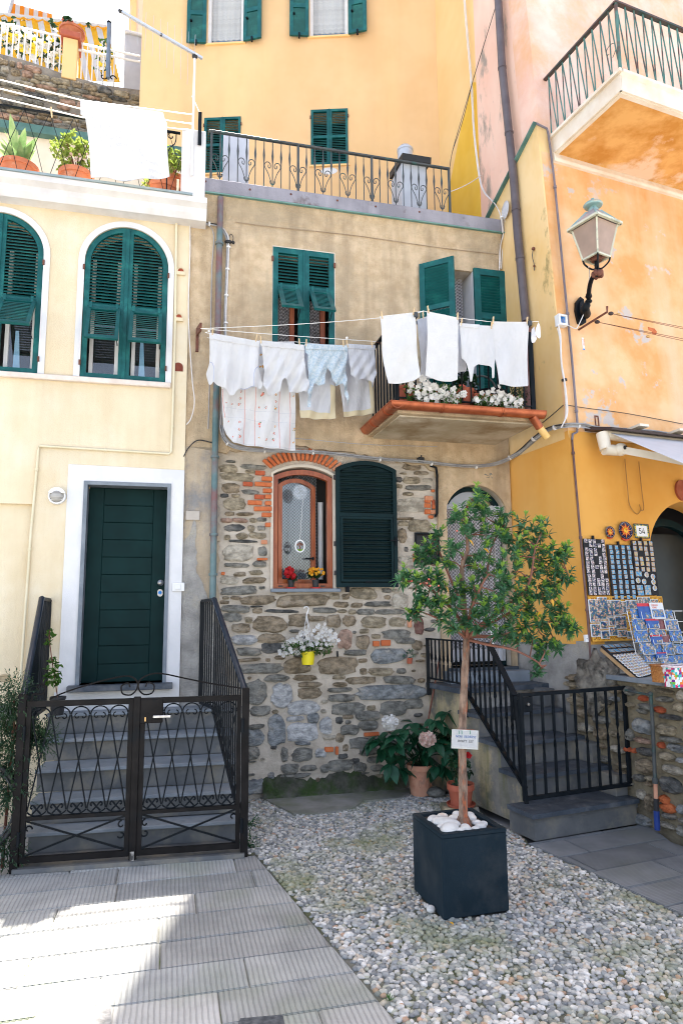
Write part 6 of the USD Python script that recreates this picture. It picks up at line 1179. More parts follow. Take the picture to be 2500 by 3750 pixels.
# plant on the left landing, juniper by the gate
lpn = on_level(210, 2562, 5*hL); lb_ = F.p(fs(212, 2560, .25), 5*hL, .25); t = Thing('flower_pot', 'plain black pot on the landing left of the green door', 'flower pot'); prad_ = .068; t.add('pot', pot(lb_, prad_, .052, .155, .004, .02), M_BLACKP, smooth=40); t.add('soil', soil(lb_, prad_, .155), M_SOIL)
t = Thing('shrub', 'young bright green lemon-leaved shrub in the black pot left of the green door', 'plant', base=lb_ + Z*.14); stem = curve([lb_ + Z*.13, F.px(192, 2430, .25), F.px(180, 2330, .25), F.px(185, 2305, .25)], 14); t.add('stem', tube(stem, .004, 6), M_BARK2); P, D = [], []
for (x, y, n) in ((185, 2310, 7), (175, 2325, 6), (195, 2330, 5), (180, 2345, 6), (172, 2360, 5), (195, 2412, 7), (185, 2425, 6), (205, 2430, 6), (215, 2440, 7), (175, 2450, 6), (195, 2460, 8), (212, 2465, 7), (180, 2475, 8), (205, 2480, 8), (168, 2480, 6), (190, 2495, 8), (215, 2490, 6), (178, 2500, 7), (205, 2505, 7)):
 p_, d_ = rosette(F.px(x, y, .25 + lrng.uniform(-.04, .04)), lrng.normal(size=3) + [0, 0, .4], n, .025, (.5, 1.5)); P += p_; D += d_
t.add('foliage', leaves(P, D, lrng.uniform(.035, .055, len(P)), .030), M_LEAFL if False else mat('bright_leaf', (.07, .19, .02), (.13, .29, .04), 18, .45, island=.3, transl=.25))
t = Thing('juniper', 'feathery green juniper bush left of the gate, one spray through the bars', 'bush', base=GT.p(-.22, 0, -.05)); P, D = [], []; JF = Frame(GT.p(0, 0, -.08), GT.u, GT.n)
for (x, y, r_) in ((50, 2530, 22), (65, 2560, 28), (30, 2580, 25), (60, 2610, 30), (40, 2650, 32), (70, 2680, 26), (35, 2700, 34), (65, 2730, 28), (25, 2760, 30), (50, 2790, 30), (30, 2830, 28), (60, 2860, 30), (20, 2880, 28), (45, 2910, 26), (15, 2930, 20), (140, 2695, 14), (158, 2702, 12), (130, 2720, 14), (150, 2735, 12), (5, 2620, 25), (10, 2700, 28), (-15, 2660, 30), (-20, 2760, 30), (-20, 2850, 30), (20, 3100, 20), (30, 3140, 18)):
 c = JF.p(*JF.uv(x, y, lrng.uniform(-.05, .06)), lrng.uniform(-.06, .08) if x < 100 else -.03); rad = r_/2500*5.3
 for _ in range(46):
  d = lrng.normal(size=3); d[2] += .3; d /= np.linalg.norm(d); q = c + d*rad*lrng.random()**.5; nn_ = 7; P += [q + d*.02*i for i in range(nn_)]; D += list(d + lrng.normal(size=(nn_, 3))*.55)
t.add('foliage', leaves(P, D, .030, .009), mat('juniper_green', (.018, .058, .030), (.055, .12, .045), 8, .6, island=.3, transl=.1)); t.add('stems', cat_([tube(curve([JF.p(-.12, 0, -.02), JF.p(*JF.uv(30, 2900), 0), JF.p(*JF.uv(50, 2700), 0), JF.p(*JF.uv(x, y), 0)], 10), np.linspace(.012, .004, 10), 6) for x, y in ((50, 2540), (20, 2650), (65, 2650))]), M_BARK2)
for (x, y, lab) in ((915, 3020, 'tuft of feathery weeds behind the right gate post'), (912, 3105, 'lower tuft of weeds at the foot of the right gate post')):
 P, D = [], []; c = on_level(x + 10, 3120);
 c = JF.p(*JF.uv(x, y, -.12), -.12)
 for _ in range(26): d = lrng.normal(size=3)*[1, 1, .7] + [0, 0, .5]; d /= np.linalg.norm(d); P += [c + d*.02*i for i in range(5)]; D += list(d + lrng.normal(size=(5, 3))*.6)
 one('weeds', lab, 'weeds', leaves(P, D, .028, .009), mat('weed_green', (.02, .09, .035), (.05, .16, .05), 12, .6, island=.3, transl=.2))
c = on_level(1425, 3670); P, D = rosette(c + Z*.01, (0, 0, 1), 26, .01, (.2, 1.2)); one('weeds', 'little tuft of grass in the joint between slabs and pebbles', 'weeds', leaves(P, D, .035, .004), mat('grass_green', (.06, .14, .03), (.1, .2, .05), 12, .6))
# bicycle leaning at the far left edge, half hidden by the juniper
BK = Thing('bicycle', 'dark bicycle leaning beside the juniper at the left edge', 'bicycle', base=GT.p(-.45, 0, .0)); wc = JF.p(*JF.uv(-110, 2960, .06), .06); wr = .32
def ring(c, r_, tr, fr, k=36): return tube([c + r_*(math.cos(g)*fr.u + math.sin(g)*Z) for g in np.linspace(0, 2*math.pi, k)], tr, 8, caps=False)
wh = BK.add('wheel', ring(wc, wr, .019, JF), M_BLACKP, smooth=60); BK.add('rim', ring(wc, wr - .03, .009, JF), M_GREYIRON, parent=wh)
BK.add('spokes', cat_([tube([wc, wc + (wr - .03)*(math.cos(g)*JF.u + math.sin(g)*Z)], .0015, 4) for g in np.linspace(0, 6.28, 25)[:-1]]), M_STEEL, parent=wh)
wc2 = wc - JF.u*1.02; wh2 = BK.add('wheel', ring(wc2, wr, .019, JF), M_BLACKP, smooth=60); BK.add('rim', ring(wc2, wr - .03, .009, JF), M_STEEL, parent=wh2)
hd = wc - JF.u*.14 + Z*.52; sd = wc2 + JF.u*.22 + Z*.50; bb = wc2 + JF.u*.42 - Z*.03
BK.add('frame', cat_([tube([a, b], .016, 8) for a, b in ((hd, sd), (hd - Z*.08, bb), (bb, sd), (bb, wc2), (sd, wc2), (hd, wc))]), M_IRON, smooth=60)
BK.add('handlebar', tube([hd + Z*.12 - JF.n*.25, hd + Z*.14, hd + Z*.12 + JF.n*.25], .012, 8), M_STEEL); BK.add('saddle', trimesh.convex.convex_hull(np.array([sd + Z*.1 + JF.u*a + JF.n*b + Z*c for a, b, c in ((.16, .02, .0), (.16, -.02, 0), (-.1, .08, .02), (-.1, -.08, .02), (-.1, .07, -.03), (.15, 0, -.03), (-.1, -.07, -.03))])), M_BLACKP)
one('plastic_bag', 'white plastic bag at the left edge behind the juniper', 'bag', TM((lambda m: m.vertices*[.10, .06, .07]*(1 + .5*(meshkit.noise(m.vertices*4)[:, None] - .5)))(trimesh.creation.icosphere(subdivisions=3)) + JF.p(*JF.uv(8, 2622, -.10), -.10), trimesh.creation.icosphere(subdivisions=3).faces), M_LINEN, smooth=True)
# ------------------------------------------------------------------ terrace railing and things on the terrace
TRL = Thing('terrace_railing', 'grey iron railing with heart scrolls along the roof terrace', 'railing', base=F.p(-.05, z_s1, .03))
ra, rbx = F.uv(775, 478, .03), F.uv(1642, 612, .03); rbn = fz(1200, 715, .03); rtop = (ra[1] + rbx[1])/2; nbar = 29
TRL.add('handrail', F.mesh(cbox(ra[0] - .03, rbx[0] + .015, rtop - .022, rtop, .01, .05, .005)), M_GREYIRON)
def turned(a, b):
 P = np.linspace(a, b, 14); return tube(P, [.006, .006, .006, .010, .014, .010, .006, .006, .006, .006, .006, .006, .006, .006], 6)
for k in range(nbar + 1):
 s_ = ra[0] + (rbx[0] - ra[0])*k/nbar; post = k in (0, 10, 19, 29)
 if post: TRL.add('post', F.mesh(box(s_ - .012, s_ + .012, rbn - .04, rtop - .022, .02, .044)), M_GREYIRON)
 else: TRL.add('baluster', turned(F.p(s_, rtop - .02, .03), F.p(s_, rbn - .03, .03)), M_GREYIRON, smooth=50)
for k in range(1, nbar, 3):
 s_ = ra[0] + (rbx[0] - ra[0])*k/nbar; w_ = (rbx[0] - ra[0])/nbar; h0 = rbn + .03; h1 = rbn + .29
 pcs = []
 for g in (-1, 1):
  pcs.append(tube(F.P(at_n(curve([(s_ + g*.006, h0), (s_ + g*w_*.5, h0 + .13), (s_ + g*w_*.93, h1 - .05), (s_ + g*w_*.80, h1 - .005), (s_ + g*w_*.45, h1), (s_ + g*w_*.22, h1 - .03), (s_ + g*w_*.3, h1 - .065), (s_ + g*w_*.5, h1 - .055), (s_ + g*w_*.48, h1 - .03)], 26), .03)), .0048, 5))
  pcs.append(tube(F.P(at_n(curve([(s_ + g*.004, h0), (s_ + g*w_*.24, h0 + .018), (s_ + g*w_*.28, h0 + .045), (s_ + g*w_*.14, h0 + .05)], 12), .03)), .0045, 5))
 TRL.add('heart_scroll', cat_(pcs), M_GREYIRON)
def P_(x, y, n): return F.px(x, y, n)
q0_, q1_ = F.uv(818, 490, -.25), F.uv(910, 655, -.25); one('grey_panel', 'flat grey panel leaning behind the left end of the terrace railing', 'panel', cbox(q0_[0], q1_[0], z_s1, q0_[1], -.27, -.24, .004), mat('blue_grey_board', (.42, .43, .47), (.50, .51, .55), 3, .7), frame=F)
BB = Thing('barbecue', 'grey metal cabinet with a black sloping lid and round flue on the roof terrace', 'barbecue'); b0, b1 = F.uv(1470, 590, -.45), F.uv(1563, 760, -.45)
BB.add('cabinet', F.mesh(cbox(b0[0], b1[0], z_s1, b0[1], -.85, -.45, .008)), mat('grey_enamel', (.42, .44, .47), (.48, .5, .53), 4, .4)); LFb = F
BB.add('lid', F.mesh(hexa([[b0[0] - .02, b0[1] + .03, -.86], [b1[0] + .04, b0[1] + .03, -.86], [b1[0] + .04, b0[1] - .02, -.38], [b0[0] - .02, b0[1] - .02, -.38], [b0[0] - .02, b0[1] + .12, -.86], [b1[0] + .04, b0[1] + .12, -.86], [b1[0] + .04, b0[1] + .05, -.36], [b0[0] - .02, b0[1] + .05, -.36]])), M_BLACKP)
fc = F.px(1483, 565, -.9); BB.add('flue', lathe([(0, z_s1), (.10, z_s1), (.10, fc[2] + .04), (.105, fc[2] + .04), (.105, fc[2] + .07), (.07, fc[2] + .11), (0, fc[2] + .13)], 20, (fc[0], fc[1], 0)), mat('galvanised', (.45, .47, .5), (.55, .57, .6), 6, .4, metal=.3), smooth=40)

# ------------------------------------------------------------------ washing
def fold_n(seed, top, amp, lam):
 r = np.random.default_rng(seed); ph, ph2, q = r.uniform(0, 6.3, 3); lam2 = lam*r.uniform(1.6, 2.3)
 def f(s, t):
  d = np.clip((top - t)/.35, 0, 1.2); sl = q*.1
  return 1.55*amp*d*(.65*np.sin(2*math.pi*(s + sl*(top - t))/lam + ph) + .5*np.sin(2*math.pi*(s - .25*(top - t))/lam2 + ph2)) + amp*.9*(meshkit.fbm(np.stack([s*9, t*7, np.full_like(s, seed*1.7)], -1), 3) - .5)
 return f
def sheet(poly, fn, n0, step=.014, thick=.0035):
 """A cloth cut to an outline and hung with folds, two faces with a rim."""
 poly = poly.buffer(0); a, b, c, d = poly.bounds; P = []
 for i, t in enumerate(np.arange(b, d, step)):
  for s in np.arange(a + (i % 2)*step/2, c, step): P.append((s, t))
 P = np.array(P); inn = poly.buffer(-step*.45); pr = prep(inn); keep = [pr.contains(sg.Point(p)) for p in P]; P = P[keep]
 ring = poly.exterior; nb_ = max(12, int(ring.length/step)); Bp = np.array([ring.interpolate(i/nb_, normalized=True).coords[0] for i in range(nb_)])
 V2 = np.vstack([Bp, P]); tri = Delaunay(V2).simplices; pp = prep(poly.buffer(1e-4)); tri = tri[[pp.contains(sg.Point(*V2[q].mean(0))) for q in tri]]
 e = np.cross(V2[tri[:, 1]] - V2[tri[:, 0]], V2[tri[:, 2]] - V2[tri[:, 0]]); tri[e < 0] = tri[e < 0][:, ::-1]; tri = tri[np.abs(e) > 1e-9]
 n = n0 + fn(V2[:, 0], V2[:, 1]); N = len(V2); V = np.vstack([np.column_stack([V2, n + thick/2]), np.column_stack([V2, n - thick/2])])
 rim = []
 for i in range(nb_): j = (i + 1) % nb_; rim += [[i, N + i, N + j], [i, N + j, j]] if ring.is_ccw else [[i, N + j, N + i], [i, j, N + j]]
 return TM(V, np.vstack([tri, tri[:, ::-1] + N, rim]))
def zp(txt, fr, n, ox, oy, sc): return [tuple(fr.uv(ox + float(a.split(',')[0])/sc, oy + float(a.split(',')[1])/sc, n)) for a in txt.split()]
Z5 = (700, 800, 2.24); Z6 = (1300, 800, 2.24)
NA, NB, NC = .50, .36, 1.16                                           # washing lines: front left, rear left, balcony
def garment(name, label, cat, txt, zoom, n, mm, seed, amp=.012, lam=.12, turn=.0, fr=F, smooth=True, rough_top=True):
 P = zp(txt, fr, n, *zoom); poly = sg.Polygon(P).buffer(0); top = poly.bounds[3]; fn = fold_n(seed, top, amp, lam)
 t = Thing(name, label, cat); t.add('cloth', fr.mesh(sheet(poly, fn, n)), mm, smooth=smooth)
 if turn:
  strip = poly.intersection(sa.translate(poly, 0, 0)).intersection(sg.Polygon([(p[0] - .02, p[1] + .02) for p in P[:1]] + [(P[1][0] + .02, P[1][1] + .02), (P[1][0] + .02, P[1][1] - turn), (P[0][0] - .02, P[0][1] - turn)]))
  if strip.geom_type == 'Polygon': t.add('folded_hem', fr.mesh(sheet(strip.buffer(.003), fn, n + .007)), mm, smooth=smooth)
 return t, P, fn
pegs = []
s1_ = garment('shirt', 'white T-shirt with blue seams, first from the left on the front line', 'shirt', '150,940 560,1010 556,1060 548,1215 565,1250 582,1330 590,1360 572,1398 540,1388 512,1385 450,1392 405,1398 380,1405 350,1446 312,1450 295,1420 240,1380 190,1345 182,1338 165,1365 145,1362 128,1290 124,1262 148,1190 152,1100', Z5, NA, M_LINEN, 1, .02, .13, .055)
M_SEAM = mat('blue_seam', (.38, .42, .60), (.45, .50, .66), 9, .9)
def seam(t, fn, P, n, m=M_SEAM, r_=.0025, name='seam'):
 Q = curve(P, 16); nn_ = n + fn(Q[:, 0], Q[:, 1]) + .004; t.add(name, tube(F.P(np.column_stack([Q, nn_])), r_, 4), m)
seam(s1_[0], s1_[2], zp('150,1175 175,1200 186,1260 180,1338', F, NA, *Z5), NA); seam(s1_[0], s1_[2], zp('552,1212 520,1250 508,1310 512,1385', F, NA, *Z5), NA); seam(s1_[0], s1_[2], zp('405,1396 460,1390 512,1384', F, NA, *Z5), NA)
s2_ = garment('shirt', 'plain white T-shirt with folded hem, second on the front line', 'shirt', '556,1000 922,1042 928,1100 935,1230 968,1345 962,1400 945,1432 905,1422 860,1420 800,1430 802,1372 788,1335 765,1310 745,1330 733,1375 725,1425 625,1450 605,1400 588,1350 592,1300 600,1265 590,1150 578,1048', Z5, NA, M_LINEN, 2, .02, .12, .05)
s3_ = garment('blouse', 'pale blue flowered blouse hanging upside down on the front line', 'blouse', '932,1030 1275,1045 1282,1112 1268,1200 1278,1380 1288,1530 1276,1540 1262,1460 1238,1352 1185,1372 1150,1280 1120,1215 1098,1290 1086,1370 1050,1365 1005,1350 990,1440 975,1550 955,1548 952,1450 958,1360 962,1250 955,1110 940,1100', Z5, NA, M_BLUEC, 3, .018, .10, .05)
s4_ = garment('camisole', 'white ribbon-strapped camisole, last on the front line', 'camisole', '1270,1030 1506,1045 1504,1078 1512,1200 1520,1270 1496,1318 1490,1385 1480,1384 1470,1330 1425,1312 1385,1318 1364,1330 1362,1365 1354,1365 1346,1322 1310,1270 1298,1180 1284,1080', Z5, NA, M_LINEN2, 4, .014, .10, .04)
tcl = garment('tablecloth', 'white tablecloth with red check lines and fruit sprigs on the rear line', 'tablecloth', '236,1010 846,1010 850,1420 856,1640 857,1900 720,1895 560,1872 345,1845 290,1770 262,1710 255,1600 248,1420', Z5, NB, M_LINEN, 5, .016, .22)
M_REDT, M_GRNT, M_BLUT = mat('red_print', (.60, .14, .10), (.70, .28, .22), 60, .9), mat('green_print', (.10, .16, .10), (.16, .24, .16), 60, .9), mat('grey_woven_line', (.58, .60, .66), (.66, .68, .72), 60, .9)
def line_on(t, fn, txt, n, m, wd=.0022, name='printed_line'): Q = np.array(zp(txt, F, n, *Z5)); Q = curve(Q, 22); t.add(name, tube(F.P(np.column_stack([Q, n + fn(Q[:, 0], Q[:, 1]) + .0022])), wd, 4), m)
for txt in ('445,1390 438,1560 435,1700 430,1850', '530,1390 526,1560 524,1700 520,1865', '725,1420 722,1600 722,1740 720,1890', '813,1420 812,1600 810,1740 808,1895', '255,1400 262,1540 275,1640'): line_on(tcl[0], tcl[2], txt, NB, M_REDT)
for txt in ('262,1556 400,1560 560,1582 720,1592 850,1600', '268,1630 430,1640 600,1665 855,1680', '330,1830 520,1858 720,1880 855,1885'): line_on(tcl[0], tcl[2], txt, NB, M_BLUT, .0018)
for x, y, r_ in ((410, 1412, 12), (405, 1467, 12), (398, 1520, 16), (330, 1520, 12), (285, 1520, 8), (575, 1437, 26), (693, 1445, 12), (690, 1505, 12), (682, 1558, 18), (614, 1557, 14), (560, 1547, 10), (842, 1460, 12), (303, 1665, 9), (397, 1673, 12), (393, 1735, 12), (392, 1793, 16), (568, 1695, 26), (685, 1707, 12), (682, 1762, 12), (680, 1815, 17), (612, 1813, 13), (556, 1803, 10), (342, 1795, 8), (843, 1725, 16), (846, 1833, 11), (572, 1120, 12), (575, 1220, 20)):
 s_, t_ = F.uv(700 + x/2.24, 800 + y/2.24, NB); R_ = r_/2.24/2500*6.9; n_ = NB + float(tcl[2](np.array([s_]), np.array([t_]))[0]) + .0028; pc, pg = [], []
 for k in range(5): g = lrng.uniform(0, 6.3); pc.append(lathe([(0, 0), (R_*.36, 0), (0, .0006)], 7, F.p(s_ + R_*.5*math.cos(g), t_ + R_*.5*math.sin(g), n_), F.n))
 for k in range(5): g = lrng.uniform(0, 6.3); pg.append(lathe([(0, 0), (R_*.2, 0), (0, .0005)], 6, F.p(s_ + R_*.8*math.cos(g), t_ + R_*.8*math.sin(g), n_ + .0004), F.n))
 tcl[0].add('printed_fruit', cat_(pc), M_REDT if lrng.random() < .6 else M_PETALO); tcl[0].add('printed_leaves', cat_(pg), M_GRNT)
for k, (txt, hem, lab) in enumerate((('935,1045 1150,1045 1176,1380 1182,1642 1000,1648 900,1632 875,1380', ('1138,1360 1176,1380 1182,1642 1138,1640', '888,1570 1138,1600 1182,1600 1182,1642 1000,1648 900,1632'), 'white pillowcase with pale yellow hem behind the blue blouse'), ('1190,1045 1440,1050 1482,1320 1499,1602 1250,1630 1215,1370', ('1448,1200 1482,1320 1499,1602 1470,1605', '1244,1590 1470,1562 1498,1560 1499,1602 1250,1630'), 'white pillowcase with pale yellow hem behind the camisole'))):
 t, P, fn = garment('pillowcase', lab, 'pillowcase', txt, Z5, NB - .02*k, M_LINEN2, 11 + k, .012, .16)
 for h in hem: t.add('yellow_hem', F.mesh(sheet(sg.Polygon(zp(h, F, NB - .02*k, *Z5)).buffer(0), fn, NB - .02*k + .005)), M_YHEM, smooth=True)
garment('towel', 'white towel, left of the two thick ones on the balcony line', 'towel', '205,802 490,770 496,850 504,1000 514,1180 522,1306 480,1334 400,1340 330,1350 268,1356 252,1290 238,1180 224,1000', Z6, NC, M_TOWEL, 21, .018, .3)
garment('towel', 'white towel with pink edge, second on the balcony line over the petunias', 'towel', '588,762 720,785 845,815 838,1000 826,1332 780,1342 700,1325 620,1308 575,1290 582,1150 590,1000', Z6, NC, M_TOWEL, 22, .018, .3)
garment('undershirt', 'white vest with wide straps hanging upside down on the balcony line', 'undershirt', '852,862 1000,872 1128,882 1136,1000 1150,1148 1138,1200 1135,1312 1116,1314 1110,1230 1096,1212 1060,1195 1010,1195 975,1215 965,1270 958,1335 946,1336 935,1260 910,1195 870,1145 866,1000', Z6, NC, M_LINEN, 23, .012, .14, .03)
garment('towel', 'smooth white cloth, rightmost on the balcony line before the orange wall', 'towel', '1122,842 1424,852 1420,1000 1415,1376 1290,1374 1166,1368 1160,1250 1150,1150 1138,1000', Z6, NC, M_LINEN, 24, .015, .3)
garment('sheet', 'bluish white cloth on the inner balcony line between the two towels', 'cloth', '508,830 600,800 860,880 870,1060 920,1225 900,1262 830,1272 700,1290 640,1312 525,1310 530,1180', Z6, NC - .22, M_LINEN2, 25, .02, .2)
SK = mat('sock_cotton', (.72, .70, .72), (.78, .77, .78), 30, .9, .3, 200)
for i, (txt, lab) in enumerate((('1502,850 1514,880 1522,960 1512,985 1496,975 1476,945 1480,905', 'white sock nearest the end of the balcony clothesline'), ('1468,885 1474,930 1490,990 1478,1000 1470,1018 1450,1020 1442,985 1446,910', 'greyish sock, left one of the pair at the orange wall'))):
 garment('sock', lab, 'sock', txt, Z6, NC + .02 - .05*i, SK, 31 + i, .006, .06)
# lines and their brackets
cl1 = Thing('clothesline', 'white double clothesline from the rusty wall bracket to the balcony', 'clothesline'); B0 = F.px(735, 1203, NA); B1 = F.px(730, 1235, NB + .05)
e1 = F.px(1376, 1250, NA); up = F.px(1395, 1163, .95)
cl1.add('upper_cord', tube(curve([B0, F.px(1100, 1186, .72), up, F.px(1535, 1142, NC - .02)], 20), .0032, 5), M_CORD); cl1.add('lower_cord', tube(sag(B0 - Z*.0, e1, .004), .0032, 5), M_CORD); cl1.add('front_cord', tube(curve(zp_ := [F.px(700 + x/2.24, 800 + y/2.24, NA) for x, y in ((130, 930), (150, 942), (560, 1010), (922, 1043), (1275, 1042), (1508, 1044))], 16), .003, 5), M_CORD)
cl1.add('rear_cord', tube([F.px(700 + x/2.24, 800 + y/2.24, NB) for x, y in ((130, 975), (240, 1008), (560, 1015), (846, 1010), (1150, 1040), (1450, 1046))], .003, 5), M_CORD)
ch0 = F.px(1378, 1252, NA); ch1 = F.p(bl + .03, ch0[2] + .02, bn - .5); cl1.add('end_chain', cat_([tube([ch0 + (ch1 - ch0)*k/8, ch0 + (ch1 - ch0)*(k + .7)/8], .004, 5) for k in range(8)]), M_RUST); cl1.add('knot', cat_([ico(F.px(1270, 1237, NA), .014, 1), ico(F.px(765, 1212, NA), .012, 1)]), M_CORD)
bk_ = Thing('line_bracket', 'rusty flat iron bracket for the clothesline, left of the grey-green pipe', 'bracket'); wa = F.px(722, 1215, .012); bk_.add('arm', bar(wa, B0 + Z*.02, .02, .075), M_RUST); bk_.add('wall_plate', F.mesh(box(fs(722, 1240) - .015, fs(722, 1240) + .015, fz(722, 1290), fz(722, 1205), .012, .03)), M_RUST)
cl2 = Thing('clothesline', 'white cord between the two wooden arms over the flowered balcony', 'clothesline'); pts = [F.px(1300 + x/2.24, 800 + y/2.24, NC) for x, y in ((500, 778), (560, 758), (588, 762), (845, 815), (1128, 848), (1424, 850), (1505, 842))]
cl2.add('front_cord', tube(pts, .0032, 5), M_CORD); cl2.add('left_cord', tube([F.px(1300 + x/2.24, 800 + y/2.24, NC) for x, y in ((200, 806), (215, 802), (490, 770), (560, 758))], .0032, 5), M_CORD); cl2.add('inner_cord', tube([F.px(1300 + x/2.24, 800 + y/2.24, NC - .22) for x, y in ((505, 832), (600, 800), (860, 880), (1130, 890), (1400, 880))], .003, 5), M_CORD)
for (a, b, lab) in (((1521, 1165), (1552, 1115), 'dark wooden line arm between the open shutter and the towels'), ((1938, 1195), (1970, 1165), 'dark wooden line arm beside the pair of socks')):
 q = F.px(*b, NC - .28); p = F.px(*a, NC); one('clothesline_bracket', lab, 'bracket', bar(F.p(F.loc(p)[0], F.loc(p)[1] + .0, NC - .5), p + F.n*.02 + Z*.03, .035, .045), mat('dark_wood_arm', (.03, .035, .04), (.05, .055, .06), 8, .7))
# pegs
pegp = '/World/Looks/peg_form'; pegc = stage.CreateClassPrim('/World/peg_form'); pm = cat_([rotz(cbox(-.004, .004, -.03, .035, .002 + a, .007 + a, .001), 0) for a in (-.009, .001)] + [box(-.0045, .0045, -.004, .004, -.008, .009)])
usdkit.mesh(stage, '/World/peg_form/jaws', pm, M_PEG)
PEGS = [(175, 930, Z5, NA, 'left end of the blue-seamed white T-shirt'), (533, 985, Z5, NA, 'right end of the blue-seamed white T-shirt'), (570, 998, Z5, NA, 'left end of the plain white T-shirt'), (886, 1015, Z5, NA, 'right end of the plain white T-shirt'), (942, 1022, Z5, NA, 'left end of the pale blue blouse'), (1246, 1028, Z5, NA, 'right end of the pale blue blouse'), (1278, 1030, Z5, NA, 'left end of the white camisole'), (1480, 1032, Z5, NA, 'right end of the white camisole'),
  (218, 795, Z6, NC, 'left corner of the left white towel'), (478, 765, Z6, NC, 'right corner of the left white towel'), (598, 750, Z6, NC, 'left corner of the pink-edged white towel'), (838, 805, Z6, NC, 'right corner of the pink-edged white towel'), (870, 850, Z6, NC, 'left end of the upside down vest'), (1116, 880, Z6, NC, 'right end of the upside down vest'), (1130, 838, Z6, NC + .02, 'left corner of the smooth rightmost cloth'), (1408, 840, Z6, NC, 'right corner of the smooth rightmost cloth'), (556, 790, Z6, NC - .2, 'bluish cloth between the two towels')]
for x, y, zm, n, lab in PEGS:
 s_, t_ = F.uv(zm[0] + x/zm[2], zm[1] + y/zm[2], n); copy_of('/World/peg_form', 'clothes_peg', mrow(F, s_, t_, n + .002, lrng.uniform(-.2, .2), 1.15), 'pale wooden peg at the ' + lab, 'clothes peg', 'wooden pegs on the clotheslines')

# ------------------------------------------------------------------ balcony flowers
def fpots(px_, lab, w, n, h, mm=M_TERRA2):
 s_ = fs(*px_, n); t = Thing('flower_pot', lab, 'flower pot'); b = F.p(s_, BZ + .03, n); t.add('pot', pot(b, w, w*.72, h, .006, .03), mm, smooth=40); t.add('soil', soil(b, w, h), M_SOIL); return b
fpots((1490, 1455), 'terracotta pot in the left corner of the flowered balcony', .095, .74, .17); gb2 = fpots((1705, 1460), 'terracotta pot in the middle of the balcony under the coral geranium', .085, .80, .17); fpots((1720, 1440), 'small terracotta pot behind the middle pot on the balcony', .07, .55, .24)
for i, (txt, lab, leafbox) in enumerate((('455,1365 480,1385 500,1395 520,1340 530,1370 545,1335 560,1380 585,1345 570,1400 600,1360 590,1420 620,1390 510,1440 530,1460 555,1440 580,1455 610,1440 630,1420 655,1370 640,1400 600,1480 570,1500 610,1490 545,1480 500,1480 640,1460 660,1440 680,1420 705,1440 690,1465 720,1470 730,1390 735,1370 745,1440 790,1405 770,1420 800,1400 770,1460 800,1475 740,1490 720,1440 815,1465 840,1460 865,1445 880,1440 820,1510 835,1500 790,1490 700,1470 665,1490 640,1485 550,1415 580,1430', 'white petunias in the left half of the balcony edge', (1490, 1690, 1400, 1490)), ('980,1480 1000,1490 1010,1470 1025,1505 1065,1485 1085,1430 1090,1440 1105,1440 1060,1490 1115,1480 1140,1470 1125,1500 1150,1500 1170,1490 1190,1460 1210,1470 1200,1500 1180,1510 1145,1520 1125,1515 1220,1490 1240,1450 1250,1480 1225,1450 1265,1470 1280,1490 1300,1480 1310,1510 1330,1490 1345,1500 1290,1520 1260,1510 1215,1530 1240,1530 1330,1530 1350,1550 1310,1545 1295,1555 975,1510 1195,1440 1160,1450', 'white petunias in the right half of the balcony edge', (1735, 1905, 1440, 1510)))):
 t = Thing('petunia', lab, 'plant', base=F.p(fs(sum(leafbox[:2])/2, 1480, .9), BZ, .9)); bx = leafbox
 petunias(t, F, [(1300 + float(e.split(',')[0])/2.24, 800 + float(e.split(',')[1])/2.24) for e in txt.split()], .95, .06, .030, lambda bx=bx: (lrng.uniform(bx[0], bx[1]), lrng.uniform(bx[2] + 10, bx[3])), 420, 0)
 t.add('trough', F.mesh(cbox(fs(bx[0], 1480, .86), fs(bx[1], 1480, .86), BZ + .03, BZ + .15, .76, .88, .006)), M_TERRA2)
t = Thing('geranium', 'bushy geranium with coral flowers on the balcony behind the white petunias', 'plant', base=gb2 + Z*.16); P, D = [], []
for _ in range(46): c = F.px(lrng.uniform(1660, 1735), lrng.uniform(1355, 1455), .72) + lrng.normal(size=3)*.03; p_, d_ = rosette(c, lrng.normal(size=3) + F.n*.5, 4, .02); P += p_; D += d_
t.add('foliage', leaves(P, D, .06, .055), M_LEAFD); t.add('flower_cluster', blossom([F.px(1300 + x/2.24, 800 + y/2.24, .84) for x, y in ((885, 1370), (895, 1380), (880, 1385), (890, 1395), (862, 1375))], .022, F.n, 5, .4, .2), M_CORAL); t.add('stems', tube([gb2 + Z*.16, F.px(1695, 1410, .75)], .006, 6), M_LEAF)
t = Thing('shrub', 'dark small leaved bush at the right end of the balcony', 'plant', base=F.p(1.72, BZ, .6)); P = np.array([F.px(lrng.uniform(1850, 1915), lrng.uniform(1415, 1490), .55) + lrng.normal(size=3)*.04 for _ in range(420)]); t.add('foliage', leaves(P, lrng.normal(size=(420, 3)) + [0, 0, .5], .035, .014), M_LEAFD)
t = Thing('chair', 'round backed dark metal chair on the balcony behind the right petunias', 'chair', base=F.p(fs(1780, 1450, .5), BZ, .5)); c = F.px(1785, 1420, .5); t.add('seat', lathe([(0, 0), (.19, 0), (.19, .02), (0, .025)], 20, c - Z*.08), M_IRON); t.add('backrest', tube([c + .16*math.cos(g)*F.u + Z*(.17*math.sin(g)) - F.n*.12 for g in np.linspace(0, math.pi, 16)], .012, 8), M_GREYIRON)
for a, b in ((-1, -1), (1, -1), (1, 1), (-1, 1)): t.add('leg', tube([c - Z*.08 + F.u*.13*a + F.n*.1*b, F.p(F.loc(c)[0] + .16*a, BZ, .5 + .13*b)], .011, 6), M_IRON)
P, D = [], []
